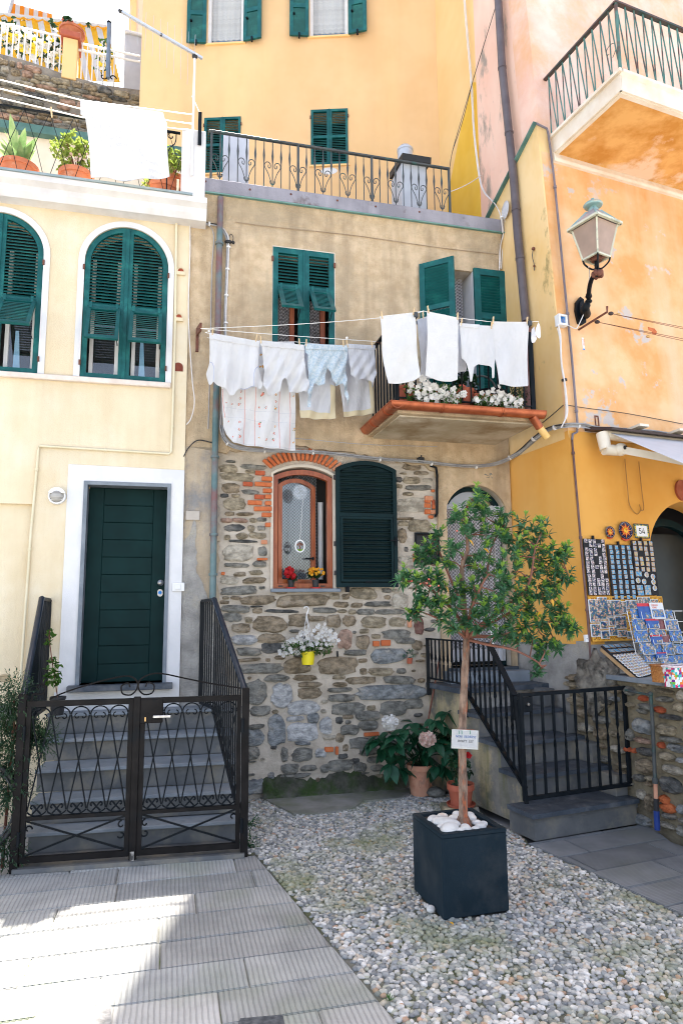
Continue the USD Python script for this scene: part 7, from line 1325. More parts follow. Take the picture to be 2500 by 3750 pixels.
for _ in range(16): p_, d_ = rosette(F.px(lrng.uniform(1472, 1512), lrng.uniform(1395, 1440), .7), lrng.normal(size=3), 4, .02); P += p_; D += d_
one('potted_plant', 'little green plant in the left corner pot of the balcony', 'plant', leaves(P, D, .05, .03), M_LEAFD)

# ------------------------------------------------------------------ pipes and cables
def run(pts): return [({'F': F, 'S': S, 'R': R}[q[2]] if len(q) > 2 else F).px(q[0], q[1], q[3] if len(q) > 3 else .03) for q in pts]
def pipe(name, label, pts, r_, mm, cat='pipe', clips=(), k=12, cr=1.35, clipm=None):
 t = Thing(name, label, cat); P = run(pts); t.add('pipe', tube(P, r_, k), mm, smooth=50)
 for i, f_ in clips: a = np.array(P[i]); b = np.array(P[i + 1]); d_ = (b - a)/np.linalg.norm(b - a); c = a + (b - a)*f_; t.add('clip', tube([c - d_*.012, c + d_*.012], r_*cr, k), clipm or mm, smooth=50)
 return t
dp = pipe('downpipe', 'grey-green and purplish downpipe between the cream and stone houses', [(808, 722, 'F', .075), (803, 900, 'F', .07), (797, 1219, 'F', .07), (790, 1500, 'F', .07), (784, 1850, 'F', .07), (778.5, 2215, 'F', .07)], .032, M_PIPE, clips=((0, .95), (2, .05), (3, .5), (4, .3), (4, .7)))
pipe('downpipe', 'tall brown-grey downpipe on the pink and yellow side wall', [(1822, -30, 'S', .03), (1838, 250, 'S', .03), (1880, 650, 'S', .05), (1894, 850, 'S', .06), (1925, 1176, 'S', .06)], .047, M_BPIPE, clips=((0, .99), (1, .6), (2, .6), (3, .3)), cr=1.1)
pipe('downpipe', 'red-brown lower downpipe behind the rightmost cloth and the petunias', [(1926, 1180, 'S', .06), (1934, 1350, 'S', .06), (1937, 1505, 'S', .06)], .047, M_RUSTPIPE, cr=1.1)
pipe('gas_pipe', 'thin grey pipe running down the faded orange front beside the lamp', [(1965, 452, 'R', .03), (2002, 470, 'R', .03), (2007, 490, 'R', .03), (2028, 650, 'R', .03), (2062, 1000, 'R', .03), (2092, 1300, 'R', .03), (2114, 1558, 'R', .03), (2112, 1582, 'R', .03), (2096, 1590, 'R', .03), (2094, 1611, 'R', .03)], .012, mat('purple_grey_pipe', (.14, .12, .14), (.20, .17, .19), 4, .5), clips=((3, .1), (4, .5), (5, .8)), k=8, cr=1.6)
pipe('gas_pipe', 'thin brown pipe at the corner of the orange wall down to the grey base', [(2094, 1612, 'R', .02), (2115, 1850, 'R', .02), (2135, 2090, 'R', .02), (2150, 2250, 'R', .02), (2168, 2500, 'R', .02)], .011, mat('brown_thin_pipe', (.10, .05, .045), (.15, .08, .07), 4, .5), clips=((0, .2), (1, .5), (2, .9)), k=8, cr=1.6)
pipe('conduit', 'cream painted conduit bent across the cream wall beside the door', [(652, 655, 'F', .27), (646, 800, 'F', .05), (641, 1200, 'F', .045), (632, 1540, 'F', .045), (627, 1655, 'F', .045), (618, 1661, 'F', .045), (145, 1633, 'F', .045), (140, 1650, 'F', .045), (128, 1790, 'F', .045), (112, 1960, 'F', .045), (75, 2500, 'F', .045)], .012, mat('cream_conduit', (.64, .57, .38), (.72, .64, .46), 4, .6), clips=((3, .2), (5, .5), (7, .5), (9, .1), (9, .95)), k=8, cr=1.5)
wt = Thing('water_pipe', 'grey water pipe with blue foot on the retaining wall by the small gate', 'pipe'); P = [RW.px(2381, 2548, .05), RW.px(2388, 2640, .05), RW.px(2398, 2860, .05)]; wt.add('pipe', tube(P, .015, 10), M_GREYIRON, smooth=50); wt.add('elbow', tube([RW.px(2290, 2528, .04), RW.px(2340, 2538, .05), RW.px(2381, 2546, .05)], .010, 8), M_GREYIRON, smooth=50); wt.add('cap', ico(RW.px(2381, 2542, .05), .021, 2), M_GREYIRON, smooth=True)
wt.add('union', tube([RW.px(2397, 2850, .05), RW.px(2399, 2870, .05)], .022, 10), M_GREYIRON); wt.add('thread', tube([RW.px(2399, 2870, .05), RW.px(2401, 2925, .05)], .016, 10), M_TERRAP); wt.add('black_sleeve', tube([RW.px(2401, 2925, .05), RW.px(2403, 2970, .05)], .02, 10), M_BLACKP); wt.add('blue_foot', tube([RW.px(2403, 2970, .05), RW.px(2406, 3040, .05)], .022, 10), mat('blue_paint', (.01, .03, .16), (.02, .05, .22), 9, .5))
def bundle(name, label, pts, n_c, r_, seed, ties=(), spread=.012, mm=None, tie_m=None):
 rr = np.random.default_rng(seed); t = Thing(name, label, 'cable'); P = curve(run(pts), max(24, len(pts)*8)); L_ = len(P)
 for i in range(n_c):
  o = rr.normal(size=3)*spread; wob = np.stack([np.sin(np.linspace(0, rr.uniform(3, 9), L_) + rr.uniform(0, 6)) for _ in range(3)], 1)*spread*.6; t.add('strand', tube(P + o + wob, r_, 5), (mm or [M_CABLE, M_CABLE, M_GREYPLASTIC, M_DCABLE])[i % len(mm or [1, 1, 1, 1])])
 for f_ in ties: i = int(f_*(L_ - 2)); d_ = P[i + 1] - P[i]; d_ /= np.linalg.norm(d_); t.add('tie', tube([P[i] - d_*.008, P[i] + d_*.008], spread*1.9 + r_, 8), tie_m or M_WPLASTIC)
 return t
bundle('cable_bundle', 'grey cables clipped under the white cornice of the cream house', [(-40, 718, 'F', .06), (200, 742, 'F', .06), (430, 775, 'F', .06), (620, 798, 'F', .06), (740, 815, 'F', .05), (800, 824, 'F', .03)], 4, .007, 1, (.12, .3, .45, .6, .75, .9), .008)
bundle('cable_bundle', 'white and grey cables tied beside the grey-green downpipe', [(806, 826, 'F', .03), (826, 850, 'F', .03), (836, 885, 'F', .04), (832, 1000, 'F', .03), (826, 1150, 'F', .03), (826, 1300, 'F', .03), (812, 1500, 'F', .03), (808, 1560, 'F', .04)], 5, .0065, 2, (.33, .42, .52, .62), .009, [M_CABLE, M_GREYPLASTIC, M_WCABLE])
bundle('cable_bundle', 'thick sagging bundle of grey cables over the stone wall to the orange house', [(806, 1560, 'F', .04), (815, 1600, 'F', .05), (850, 1632, 'F', .05), (930, 1648, 'F', .05), (1060, 1652, 'F', .05), (1200, 1660, 'F', .05), (1380, 1680, 'F', .05), (1540, 1692, 'F', .05), (1690, 1708, 'F', .05), (1800, 1702, 'F', .06), (1885, 1665, 'S', .05), (1950, 1610, 'S', .05), (2000, 1575, 'S', .05), (2066, 1560, 'S', .05), (2130, 1560, 'R', .05), (2200, 1572, 'R', .05), (2380, 1582, 'R', .05), (2540, 1610, 'R', .05)], 7, .007, 3, (.1, .2, .28, .36, .43, .5, .58, .66, .74, .82), .011)
t = Thing('junction_box', 'little black junction box on the cables above the dark shutter', 'junction box'); c = F.px(1540, 1685, .05); t.add('box', trimesh.convex.convex_hull(F.mesh(cbox(*(lambda q: (q[0] - .035, q[0] + .035, q[1] - .025, q[1] + .03, .02, .075))(F.loc(c)), .006)).vertices), M_BLACKP); t.add('gland', tube([c + F.n*.02, c + F.n*.02 + Z*.05], .008, 6), M_BLACKP)
t = Thing('junction_box', 'black cable splitter beside the top of the grey-green downpipe', 'junction box'); c = F.px(836, 885, .05); t.add('box', ico(c, .03, 2, (1.3, .8, .7)), M_BLACKP, smooth=True); t.add('plug', ico(c + F.u*.05, .018, 1), M_BLACKP); t.add('loop', tube(curve([c + Z*.02, c + Z*.09 + F.u*.02, c + Z*.06 + F.u*.05, c + F.u*.04], 10), .004, 5), M_DCABLE)
pipe('conduit', 'short dark conduit dropping beside the brick patch near the arched door', [(1575, 1705, 'F', .03), (1596, 1712, 'F', .03), (1600, 1740, 'F', .03), (1600, 1880, 'F', .03), (1592, 1893, 'F', .03)], .014, M_IRON, k=8)
def wire(label, pts, r_, mm, name='cable'): t_ = one(name, label, 'cable', tube(curve(run(pts), max(12, 6*len(pts))), r_, 5), mm); return t_
wire('pale thin wire looping along the upper render under the terrace slab', [(860, 812, 'F', .02), (1000, 830, 'F', .02), (1300, 862, 'F', .02), (1600, 905, 'F', .02), (1820, 930, 'F', .02)], .004, mat('tan_wire', (.28, .2, .12), (.34, .25, .16), 9, .7))
wire('white cable hanging loose down the edge of the cream house', [(693, 700, 'F', .04), (696, 900, 'F', .04), (690, 1150, 'F', .045), (703, 1380, 'F', .04), (712, 1470, 'F', .05), (700, 1530, 'F', .05), (683, 1555, 'F', .03)], .0055, M_WCABLE)
wire('thin grey cable stapled to the tan strip left of the downpipe', [(705, 815, 'F', .02), (778, 842, 'F', .02), (775, 1000, 'F', .02), (770, 1300, 'F', .02), (762, 1570, 'F', .02)], .0045, M_GREYPLASTIC)
wire('dark cable curving from the cream wall to the downpipe foot strap', [(672, 1672, 'F', .03), (690, 1640, 'F', .03), (725, 1612, 'F', .03), (782, 1622, 'F', .03)], .006, M_DCABLE)
wire('fine wire stapled over the tan render below the washing', [(1080, 1605, 'F', .02), (1350, 1628, 'F', .02), (1600, 1635, 'F', .02)], .0035, M_GREYPLASTIC)
wire('fine dark cable up the yellow side wall from the balcony outlet', [(1985, 1548, 'S', .02), (2020, 1520, 'S', .02), (2062, 1483, 'S', .02)], .005, M_DCABLE)
wire('thin wire across the faded orange front above the awning', [(2068, 1482, 'R', .02), (2150, 1495, 'R', .02), (2300, 1515, 'R', .02), (2540, 1560, 'R', .02)], .004, M_DCABLE)
wire('pair of thin wires dropping to a loop above the shop door', [(2287, 1680, 'R', .02), (2297, 1790, 'R', .02), (2305, 1850, 'R', .02), (2330, 1882, 'R', .02), (2345, 1868, 'R', .02), (2340, 1847, 'R', .02)], .005, mat('ochre_cable', (.34, .16, .03), (.4, .2, .05), 9, .6))
wire('thin painted cable beside the loop above the shop door', [(2338, 1690, 'R', .02), (2347, 1780, 'R', .02), (2356, 1860, 'R', .02), (2345, 1870, 'R', .02)], .005, mat('ochre_cable', (.34, .16, .03), (.4, .2, .05), 9, .6))
bundle('cable_bundle', 'white cables running down the pink wall to the slab corner', [(1700, -20, 'S', -.02), (1712, 120, 'S', -.02), (1728, 300, 'S', -.02), (1738, 480, 'S', -.02), (1757, 640, 'S', 0.), (1775, 700, 'S', .02), (1815, 745, 'S', .03), (1835, 790, 'S', .05), (1842, 850, 'S', .05)], 3, .005, 7, (.9,), .008, [M_WCABLE, M_WPLASTIC])
bundle('cable_bundle', 'white cables dropping from the slab corner to the balcony door', [(1838, 780, 'F', .12), (1845, 850, 'F', .06), (1838, 900, 'F', .04), (1832, 985, 'F', .04)], 3, .0055, 8, (), .012, [M_WCABLE, M_WPLASTIC])
wire('dark crossing wire from the pink wall down to the terrace railing', [(1815, 20, 'S', 0), (1778, 140, 'S', -.02), (1732, 290, 'S', -.02)], .005, M_DCABLE);
q0 = S.px(1732, 290, -.02); q1 = F.px(1642, 660, -.3); one('cable', 'pair of dark wires hanging from the pink wall corner to the terrace', 'cable', cat_([tube(curve([q0, q0*.6 + q1*.4 - Z*.0 - X*.02*k - Z*.05, q0*.25 + q1*.75 - X*.04, q1], 16), .004, 5) for k in (1, 2.)]), M_DCABLE)
q2 = F.px(1650, 700, -.1); q3 = S.px(1760, 642, .0); one('cable', 'white wire from the terrace railing post to the pink wall', 'cable', tube(sag(q2, q3, .02), .005, 5), M_WCABLE)
t = Thing('satellite_dish', 'small pale round dish seen edge on at the slab corner behind the brown pipe', 'dish'); c = S.px(1850, 768, .03); t.add('dish', lathe([(0, .02), (.06, .016), (.10, .0), (.102, .004), (.06, .022), (0, .027)], 20, c, S.n*1 - S.u*.25), mat('pale_grey_dish', (.5, .5, .52), (.56, .56, .58), 9, .5), smooth=40); t.add('arm', tube([c, c - S.n*.06], .008, 6), M_IRON)
t = Thing('electric_box', 'open white electric box with loose wires beside the thin pipe', 'electric box'); e0, e1_ = R.uv(2040, 1150, .05), R.uv(2075, 1195, .05); t.add('box', R.mesh(plate(rect(e0[0], e1_[0], e1_[1], e0[1]).difference(rect(e0[0] + .02, e1_[0] - .02, e1_[1] + .02, e0[1] - .02)), .01, .07)), M_WPLASTIC); t.add('back', R.mesh(box(e0[0], e1_[0], e1_[1], e0[1], .004, .012)), M_WPLASTIC); t.add('wires', cat_([tube(curve([R.p(e0[0] + .03 + .02*k, e1_[1] + .03, .03), R.p(e0[0] + .03 + .015*k, e1_[1] + .09, .06), R.p(e0[0] + .04 + .012*k, e0[1] - .03, .04)], 8), .004, 5) for k in range(4)]), M_BLUEP)
bundle('cable_bundle', 'pair of white cables from the electric box down the orange corner', [(2046, 1195, 'R', .03), (2055, 1240, 'R', .03), (2058, 1330, 'R', .03), (2066, 1395, 'R', .03), (2074, 1480, 'R', .03), (2074, 1530, 'R', .03), (2060, 1560, 'R', .03)], 2, .007, 9, (.5,), .012, [M_WCABLE], M_BLACKP)
wire('white cable from the electric box up to the street lantern', [(2078, 1190, 'R', .05), (2105, 1202, 'R', .06), (2115, 1195, 'R', .08), (2140, 1140, 'R', .12), (2150, 1100, 'R', .16), (2150, 1060, 'R', .22), (2158, 1010, 'R', .35), (2155, 975, 'R', .45)], .005, M_WCABLE)
# small fittings on the walls
t = Thing('wall_lamp', 'round white bulkhead lamp with hood left of the green door', 'lamp'); c = F.loc(F.px(210, 1818, .03)); R0 = (fs(243, 1818) - fs(177, 1818))/2; cc = F.p(c[0], c[1], .03); t.add('ring', lathe([(0, 0), (R0, 0), (R0*1.02, .02), (R0*.95, .04), (R0*.8, .042), (R0*.78, .03), (0, .03)], 26, cc, F.n), M_WPLASTIC, smooth=40); t.add('ribbed_lens', lathe([(R0*.78, .031), (R0*.6, .055), (R0*.3, .066), (0, .068)], 22, cc, F.n), mat('grey_ribbed_glass', (.30, .28, .25), (.42, .40, .36), 4, .2, stretch=(1, 1, 14)), smooth=40)
for k in range(5): z_ = -R0*.5 + k*R0*.2; t.add('rib', F.mesh(box(c[0] - R0*.68, c[0] + R0*.68, c[1] + z_, c[1] + z_ + .004, .07, .074)), M_WPLASTIC)
hd_ = plate(sg.Polygon([(c[0] + R0*math.cos(g), c[1] + R0*math.sin(g)) for g in np.linspace(.35, math.pi - .35, 14)]), .04, .085); t.add('hood', F.mesh(hd_), M_WPLASTIC)
t = Thing('doorbell', 'pale blank doorbell plate on the render strip right of the green door', 'doorbell'); a, b = F.uv(680, 1870, .03), F.uv(731, 1905, .03); t.add('plate', F.mesh(cbox(a[0], b[0], b[1], a[1], .012, .03, .004)), mat('stone_coloured_plastic', (.42, .37, .31), (.46, .41, .35), 9, .6)); t.add('button', F.mesh(box(a[0] + .07, a[0] + .09, b[1] + .025, b[1] + .07, .03, .033)), mat('stone_coloured_plastic', (.42, .37, .31), (.46, .41, .35), 9, .6))
t = Thing('bell_push', 'white square bell push at the right jamb of the green door', 'doorbell'); a, b = F.uv(631, 2134, .05), F.uv(675, 2165, .05); t.add('backplate', F.mesh(cbox(a[0], b[0], b[1], a[1], .0415, .056, .004)), M_WPLASTIC); t.add('button', F.mesh(cbox(a[0] + .025, b[0] - .035, b[1] + .018, a[1] - .018, .056, .063, .003)), M_WPLASTIC)
t = Thing('light_switch', 'small white switch box at the bottom corner of the orange wall', 'switch'); a, b = R.uv(2140, 2325, .02), R.uv(2153, 2352, .02); t.add('box', R.mesh(cbox(a[0], b[0], b[1], a[1], .0, .03, .003)), M_WPLASTIC); t.add('slot', R.mesh(box(a[0] + .01, b[0] - .01, (a[1] + b[1])/2 - .004, (a[1] + b[1])/2 + .004, .03, .033)), M_GREYPLASTIC)
t = Thing('number_sticker', 'narrow white and blue sticker with red digits under the lantern', 'sticker'); a, b = R.uv(2129, 1235, .004), R.uv(2141, 1281, .004); t.add('plate', R.mesh(box(a[0], b[0], b[1], a[1], .001, .004)), M_WPLASTIC); t.add('blue_end', R.mesh(box(a[0], b[0], b[1] - .002, b[1] + .012, .0042, .006)), M_BLUEP)
tx = meshkit.text_mesh('2014', .022, .001); tx.apply_transform(trimesh.transformations.rotation_matrix(-math.pi/2, [0, 0, 1])); tx.apply_translation([a[0] + .008, a[1] - .012, .0045]); t.add('digits', R.mesh(tx), M_REDT)
for (x, y, lab) in ((2208, 640, 'small rusty nail hole near the top of the faded orange wall'),): pass
t = Thing('rusty_anchor', 'old rusty anchor with wire on the yellow side wall above the socks', 'anchor'); c = S.px(1952, 910, .02); t.add('hook', ico(c, .02, 1), M_RUST); t.add('wire', tube(curve([c, c - Z*.09 + S.n*.02, c - Z*.18, c - Z*.25], 8), .005, 5), M_GREYIRON); t.add('bead', ico(c - Z*.2, .013, 1), M_RUST)

# ------------------------------------------------------------------ street lantern
LN = Thing('street_lamp', 'old iron wall lantern with frosted panes on the orange front', 'lamp', base=R.p(.32, 3.2, 0))
bx_ = R.px(2128, 1150, .0); nL = .50; lt_, lb2 = R.px(2168, 770, nL), R.px(2186, 935, nL); axis = np.array([lb2[0]*.5 + lt_[0]*.5, lb2[1]*.5 + lt_[1]*.5])
def at_z(x, y, like): d = ray(x, y); f_ = (like[:2] @ like[:2])/(d[:2] @ like[:2]); return EYE + d*f_                # point at the lamp's distance
pz = lambda x, y: at_z(x, y, np.array([*axis, 0]))[2]
z_rim, z_bot, z_roof, z_cap0, z_cap1 = pz(2172, 835), pz(2186, 945), pz(2164, 795), pz(2163, 785), pz(2162, 768)
dist_ = float((np.array([*axis, 1.8]) - EYE) @ fw); hd1, hd0, hd2 = 91/2500*dist_, 51/2500*dist_, 26/2500*dist_
vd = axis/np.linalg.norm(axis); gx = np.array([vd[1], -vd[0]]); yaw = math.atan2(-vd[1], -vd[0])
def quad(r_, z, t=.0): return np.array([[axis[0] + r_*math.cos(yaw + .12 + k*math.pi/2), axis[1] + r_*math.sin(yaw + .12 + k*math.pi/2), z] for k in range(4)])
qb, qr, qe, qt = quad(hd0, z_bot), quad(hd1*.93, z_rim), quad(hd1*1.1, z_rim + .012), quad(hd2, z_roof + .06)
for k in range(4):
 j = (k + 1) % 4; ins = lambda A: (A[k] + (A[j] - A[k])*.04, A[k] + (A[j] - A[k])*.96); a, b = ins(qb); c, d = ins(qr)
 n_ = np.cross(b - a, c - a); n_ /= np.linalg.norm(n_); LN.add('pane', TM([a, b, d, c, a - n_*.004, b - n_*.004, d - n_*.004, c - n_*.004], [[0, 1, 2], [0, 2, 3], [4, 6, 5], [4, 7, 6], [0, 4, 5], [0, 5, 1], [2, 6, 7], [2, 7, 3]]), M_FROST)
 LN.add('corner_bar', bar(qb[k], qr[k], .016), M_LAMPRIM); LN.add('bottom_rail', bar(qb[k], qb[j], .018), M_LAMPRIM); LN.add('eave', bar(qe[k], qe[j], .03, .022), M_LAMPRIM)
 a, b = qe[k], qe[j]; c, d = qt[k], qt[j]; LN.add('roof_pane', TM([a, b, d, c, a - Z*.006, b - Z*.006, d - Z*.006, c - Z*.006], [[0, 1, 2], [0, 2, 3], [4, 6, 5], [4, 7, 6], [0, 4, 5], [0, 5, 1]]), mat('pale_lilac_pane', (.36, .30, .32), (.44, .38, .40), 4, .3)); LN.add('roof_bar', bar(a, c, .016), M_VERDI)
zt2 = z_roof + .06
LN.add('chimney_cap', lathe([(hd2*.7, zt2 - .01), (hd2*.75, zt2 + .02), (.035, zt2 + .03), (.035, zt2 + .045), (.085, zt2 + .05), (.095, zt2 + .065), (.085, zt2 + .08), (.05, zt2 + .095), (.012, zt2 + .105), (.010, zt2 + .125), (.016, zt2 + .135), (0, zt2 + .145)], 18, (axis[0], axis[1], 0)), M_VERDI, smooth=40)
LN.add('socket', lathe([(0, z_bot - .03), (.05, z_bot - .03), (.06, z_bot + .01), (.04, z_bot + .07), (0, z_bot + .09)], 14, (axis[0], axis[1], 0)), M_RUST, smooth=40)
kb = np.array([axis[0], axis[1], z_bot - .16])
for k in range(4): LN.add('bracket_claw', tube(curve([qb[k], qb[k] - Z*.03 + (kb - qb[k])*.15, np.array([axis[0], axis[1], z_bot - .11]) + (qb[k] - [axis[0], axis[1], z_bot])*.35, np.array([axis[0], axis[1], z_bot - .10])], 10), .009, 6), M_IRON)
LN.add('stem', tube([kb + Z*.0, kb + Z*.14], .022, 10), M_IRON)
for k in range(8): g = k*math.pi/4; LN.add('leaf_boss', ico(kb + np.array([.038*math.cos(g), .038*math.sin(g), -.01 + .01*(k % 2)]), .024, 1, (1, 1, 1.5)), M_RUST)
arm = curve([bx_ + R.n*.06 - Z*.03, R.px(2142, 1128, .16), R.px(2154, 1105, .20), R.px(2155, 1075, .27), R.px(2160, 1040, .36), R.px(2172, 1010, .45), kb - Z*.01], 30); rads = np.full(30, .022); rads[:9] = np.linspace(.055, .036, 9); rads[10] = .034; rads[14] = .030
LN.add('arm', tube(arm, rads, 10), M_IRON, smooth=60); LN.add('arm_collar', cat_([ico(arm[10], .036, 2, (1, 1, .6)), ico(arm[13], .034, 2, (1, 1, .7))]), M_IRON, smooth=True)
bpl = sg.Polygon([R.uv(1850 + x/2.412, 650 + y/2.412, .0) for x, y in ((645, 1062), (675, 1085), (685, 1140), (660, 1170), (700, 1200), (695, 1290), (660, 1310), (630, 1290), (615, 1230), (605, 1180), (608, 1110))]); LN.add('wall_plate', R.mesh(plate(bpl, .0, .03)), M_IRON); LN.add('plate_scroll', R.mesh(plate(bpl.buffer(-.03), .03, .055)), M_IRON)
WB = Thing('wire_bracket', 'rusty slanting bar with thin wires on the orange wall below the lantern', 'bracket'); a, b = R.px(2118, 1207, .02), R.px(2222, 1142, .38); WB.add('bar', tube([a, b, b + Z*.06 + R.u*.005], .011, 8), M_RUST)
for f_, e in ((.5, (2540, 1256)), (.5, (2540, 1248)), (.97, (2540, 1212)), (.97, (2540, 1205))): p = a + (b - a)*f_; WB.add('wire', tube([p, p + R.u*.05, R.px(*e, .35)], .003, 4), M_RUST)
for f_ in (.5, .97): WB.add('insulator', ico(a + (b - a)*f_ + R.u*.06, .02, 1, (1.4, 1, 1)), M_DKBROWN)
WB.add('clip', cat_([ico(R.px(2264, 1150, .36), .014, 1, (1.6, 1, 1)), ico(R.px(2372, 1232, .36), .014, 1, (1.6, 1, 1))]), mat('brass', (.5, .3, .12), (.6, .38, .16), 9, .4, metal=.8))
one('wall_niche', 'small orange brick patch in a chipped hole of the faded orange wall', 'patch', R.mesh(plate(sg.Polygon([R.uv(*q) for q in ((2371, 1197), (2395, 1203), (2404, 1215), (2400, 1224), (2388, 1224), (2386, 1213), (2374, 1208))]), .0005, .004)), BR[0]); one('anchor_plate', 'little rusty rectangular anchor frame above the shop awning', 'anchor', R.mesh(plate(rect(*sorted((R.uv(2175, 1525)[0], R.uv(2189, 1525)[0])), R.uv(2180, 1562)[1], R.uv(2180, 1522)[1]).difference(sa.scale(rect(*sorted((R.uv(2175, 1525)[0], R.uv(2189, 1525)[0])), R.uv(2180, 1562)[1], R.uv(2180, 1522)[1]), .6, .8)), .0, .008)), M_RUST)
# ------------------------------------------------------------------ shop awning
AW = Thing('awning', 'white fabric shop awning with brown hood and cream folding arm', 'awning')
hA, hB = R.uv(2152, 1574, .05), R.uv(2210, 1563, .05)
AW.add('hood', R.mesh(hexa([[hA[0], 2.04, .005], [3.4, 2.04, .005], [3.4, 1.97, .30], [hA[0] + .06, 1.97, .30], [hA[0], 2.085, .005], [3.4, 2.085, .005], [3.4, 1.99, .31], [hA[0] + .06, 1.99, .31]])), M_DKBROWN)
AW.add('roller', tube([R.p(.30, 1.955, .17), R.p(3.3, 1.955, .17)], .05, 14), M_BEIGEM, smooth=50)
AW.add('end_plate', tube([R.p(.27, 1.965, .17), R.p(.26, 1.79, .20)], [.062, .055], 12), M_BEIGEM, smooth=50)
AW.add('shoulder', cat_([tube([R.p(.24, 1.79, .20), R.p(.40, 1.79, .22)], .055, 12), ico(R.p(.40, 1.79, .25), .065, 2)]), M_BEIGEM, smooth=50); AW.add('pivot_bolt', tube([R.p(.39, 1.79, .31), R.p(.395, 1.79, .33)], .02, 8), M_BLACKP)
AW.add('arm', bar(R.p(.40, 1.785, .26), R.p(.66, 1.35, 1.2), .05, .07), M_BEIGEM); AW.add('inner_arm', bar(R.p(.55, 1.80, .18), R.p(1.2, 1.50, .8), .03, .045), M_BEIGEM)
cv = [(.335, 1.965, .22), (3.3, 1.965, .22), (3.3, 1.30, 1.22), (.335, 1.30, 1.22)]; AW.add('canvas', R.mesh(hexa([[a, b - .006, c] for a, b, c in cv] + [[a, b, c] for a, b, c in cv])), M_CANVAS)
AW.add('front_bar', tube([R.p(.32, 1.29, 1.23), R.p(3.3, 1.29, 1.23)], .03, 10), M_BEIGEM, smooth=50)
for s_ in (.62, 1.15): AW.add('fixing', R.mesh(box(s_, s_ + .12, 2.035, 2.06, .15, .315)), M_BEIGEM)

# ------------------------------------------------------------------ souvenirs
def picture(name, ramp, scale=18., stretch=(1, 1, 1)):
 """A printed view: bands and patches of flat colour, different on every copy."""
 if name not in _mats:
  N = {'tc': ('texture_coordinate', {}), 'oi': ('object_info', {}), 'mu': ('math', {'math_type': 'multiply', 'value2': 37.}), 'cx': ('combine_xyz', {}), 'ad': ('vector_math', {'math_type': 'add'}), 'mp': ('mapping', {'scale': stretch}), 'n': ('noise_texture', {'scale': scale, 'detail': 4, 'roughness': .7}),
             'sx': ('separate_xyz', {}), 'my': ('math', {'math_type': 'multiply', 'value2': 1.0}), 'r': ('rgb_ramp', {'ramp': ramp, 'interpolate': False}), 'p': ('principled_bsdf', {'roughness': .3, 'specular_ior_level': .5})}
  L = [('tc.object', 'ad.vector1'), ('oi.random', 'mu.value1'), ('mu.value', 'cx.x'), ('mu.value', 'cx.z'), ('cx.vector', 'ad.vector2'), ('ad.vector', 'mp.vector'), ('mp.vector', 'n.vector'), ('n.fac', 'r.fac'), ('r.color', 'p.base_color')]
  N.pop('sx'); N.pop('my'); _mats[name] = usdkit.material(stage, '/World/Looks/' + name, N, L, surface='p.BSDF')
 return _mats[name]
PIC_A = picture('night_village_print', [(0, (.01, .015, .05)), (.40, (.02, .03, .08)), (.50, (.62, .42, .36)), (.56, (.75, .72, .66)), (.64, (.30, .22, .12)), (.7, (.03, .03, .07))], 2.6)
PIC_B = picture('sea_village_print', [(0, (.03, .16, .34)), (.40, (.06, .28, .48)), (.50, (.22, .30, .30)), (.56, (.52, .34, .24)), (.62, (.30, .48, .58)), (.7, (.10, .26, .42))], 2.6)
PIC_C = picture('bright_view_print', [(0, (.05, .25, .50)), (.38, (.16, .40, .58)), (.46, (.42, .20, .14)), (.54, (.62, .45, .14)), (.6, (.10, .22, .10)), (.66, (.60, .62, .66))], 2.6)
PIC_D = picture('painted_tile_glaze', [(0, (.02, .03, .12)), (.42, (.02, .10, .16)), (.48, (.05, .16, .08)), (.52, (.55, .12, .07)), (.56, (.66, .58, .46)), (.61, (.03, .18, .30)), (.68, (.02, .03, .12))], 34)
PIC_E = picture('postcard_view', [(0, (.02, .06, .26)), (.42, (.06, .20, .48)), (.49, (.06, .09, .04)), (.53, (.22, .15, .09)), (.57, (.55, .48, .42)), (.62, (.45, .10, .06)), (.67, (.30, .42, .60))], 30)
M_WEDGE = mat('white_card_edge', (.66, .66, .64), (.72, .72, .70), 9, .5); M_BOARD = mat('black_felt_board', (.010, .010, .012), (.018, .018, .02), 9, .9)
def proto(name, parts):
 stage.CreateClassPrim('/World/' + name)
 for n, m, mm in parts: usdkit.mesh(stage, f'/World/{name}/{n}', m, mm)
for nm, pm_ in (('night_magnet_form', PIC_A), ('sea_magnet_form', PIC_B), ('bright_magnet_form', PIC_C)): proto(nm, [('edge', cbox(-.5, .5, -.5, .5, 0, .10, .03), M_WEDGE if nm[0] == 'n' else mat('brown_magnet_edge', (.20, .11, .06), (.28, .16, .09), 9, .6)), ('picture', box(-.46, .46, -.46, .46, .10, .12), pm_)])
proto('round_magnet_form', [('edge', lathe([(0, 0), (.5, 0), (.5, .08), (.42, .16), (0, .2)], 16), M_WEDGE), ('picture', lathe([(0, .21), (.40, .165), (.47, .11)], 16), PIC_C)])
mr = random.Random(17); ORD = 'first second third fourth fifth sixth seventh eighth ninth tenth eleventh twelfth thirteenth fourteenth'.split()
def boardthing(name, label, s0, s1, t0, t1, lean=0.):
 t = Thing(name, label, 'display board'); t.add('panel', R.mesh(cbox(s0, s1, t0, t1, .02, .035, .003)), M_BOARD); t.add('hanger', R.mesh(box((s0 + s1)/2 - .012, (s0 + s1)/2 + .012, t1, t1 + .035, .015, .03)), M_IRON); return t
B1 = (*R.uv(2134, 1975, .03), *R.uv(2238, 2178, .03)); b1 = (.047 - .005, .322, .397, .937)
bA = (R.uv(2136, 2000, .03)[0], R.uv(2214, 2000, .03)[0], R.uv(2180, 2180, .03)[1], R.uv(2170, 1974, .03)[1])
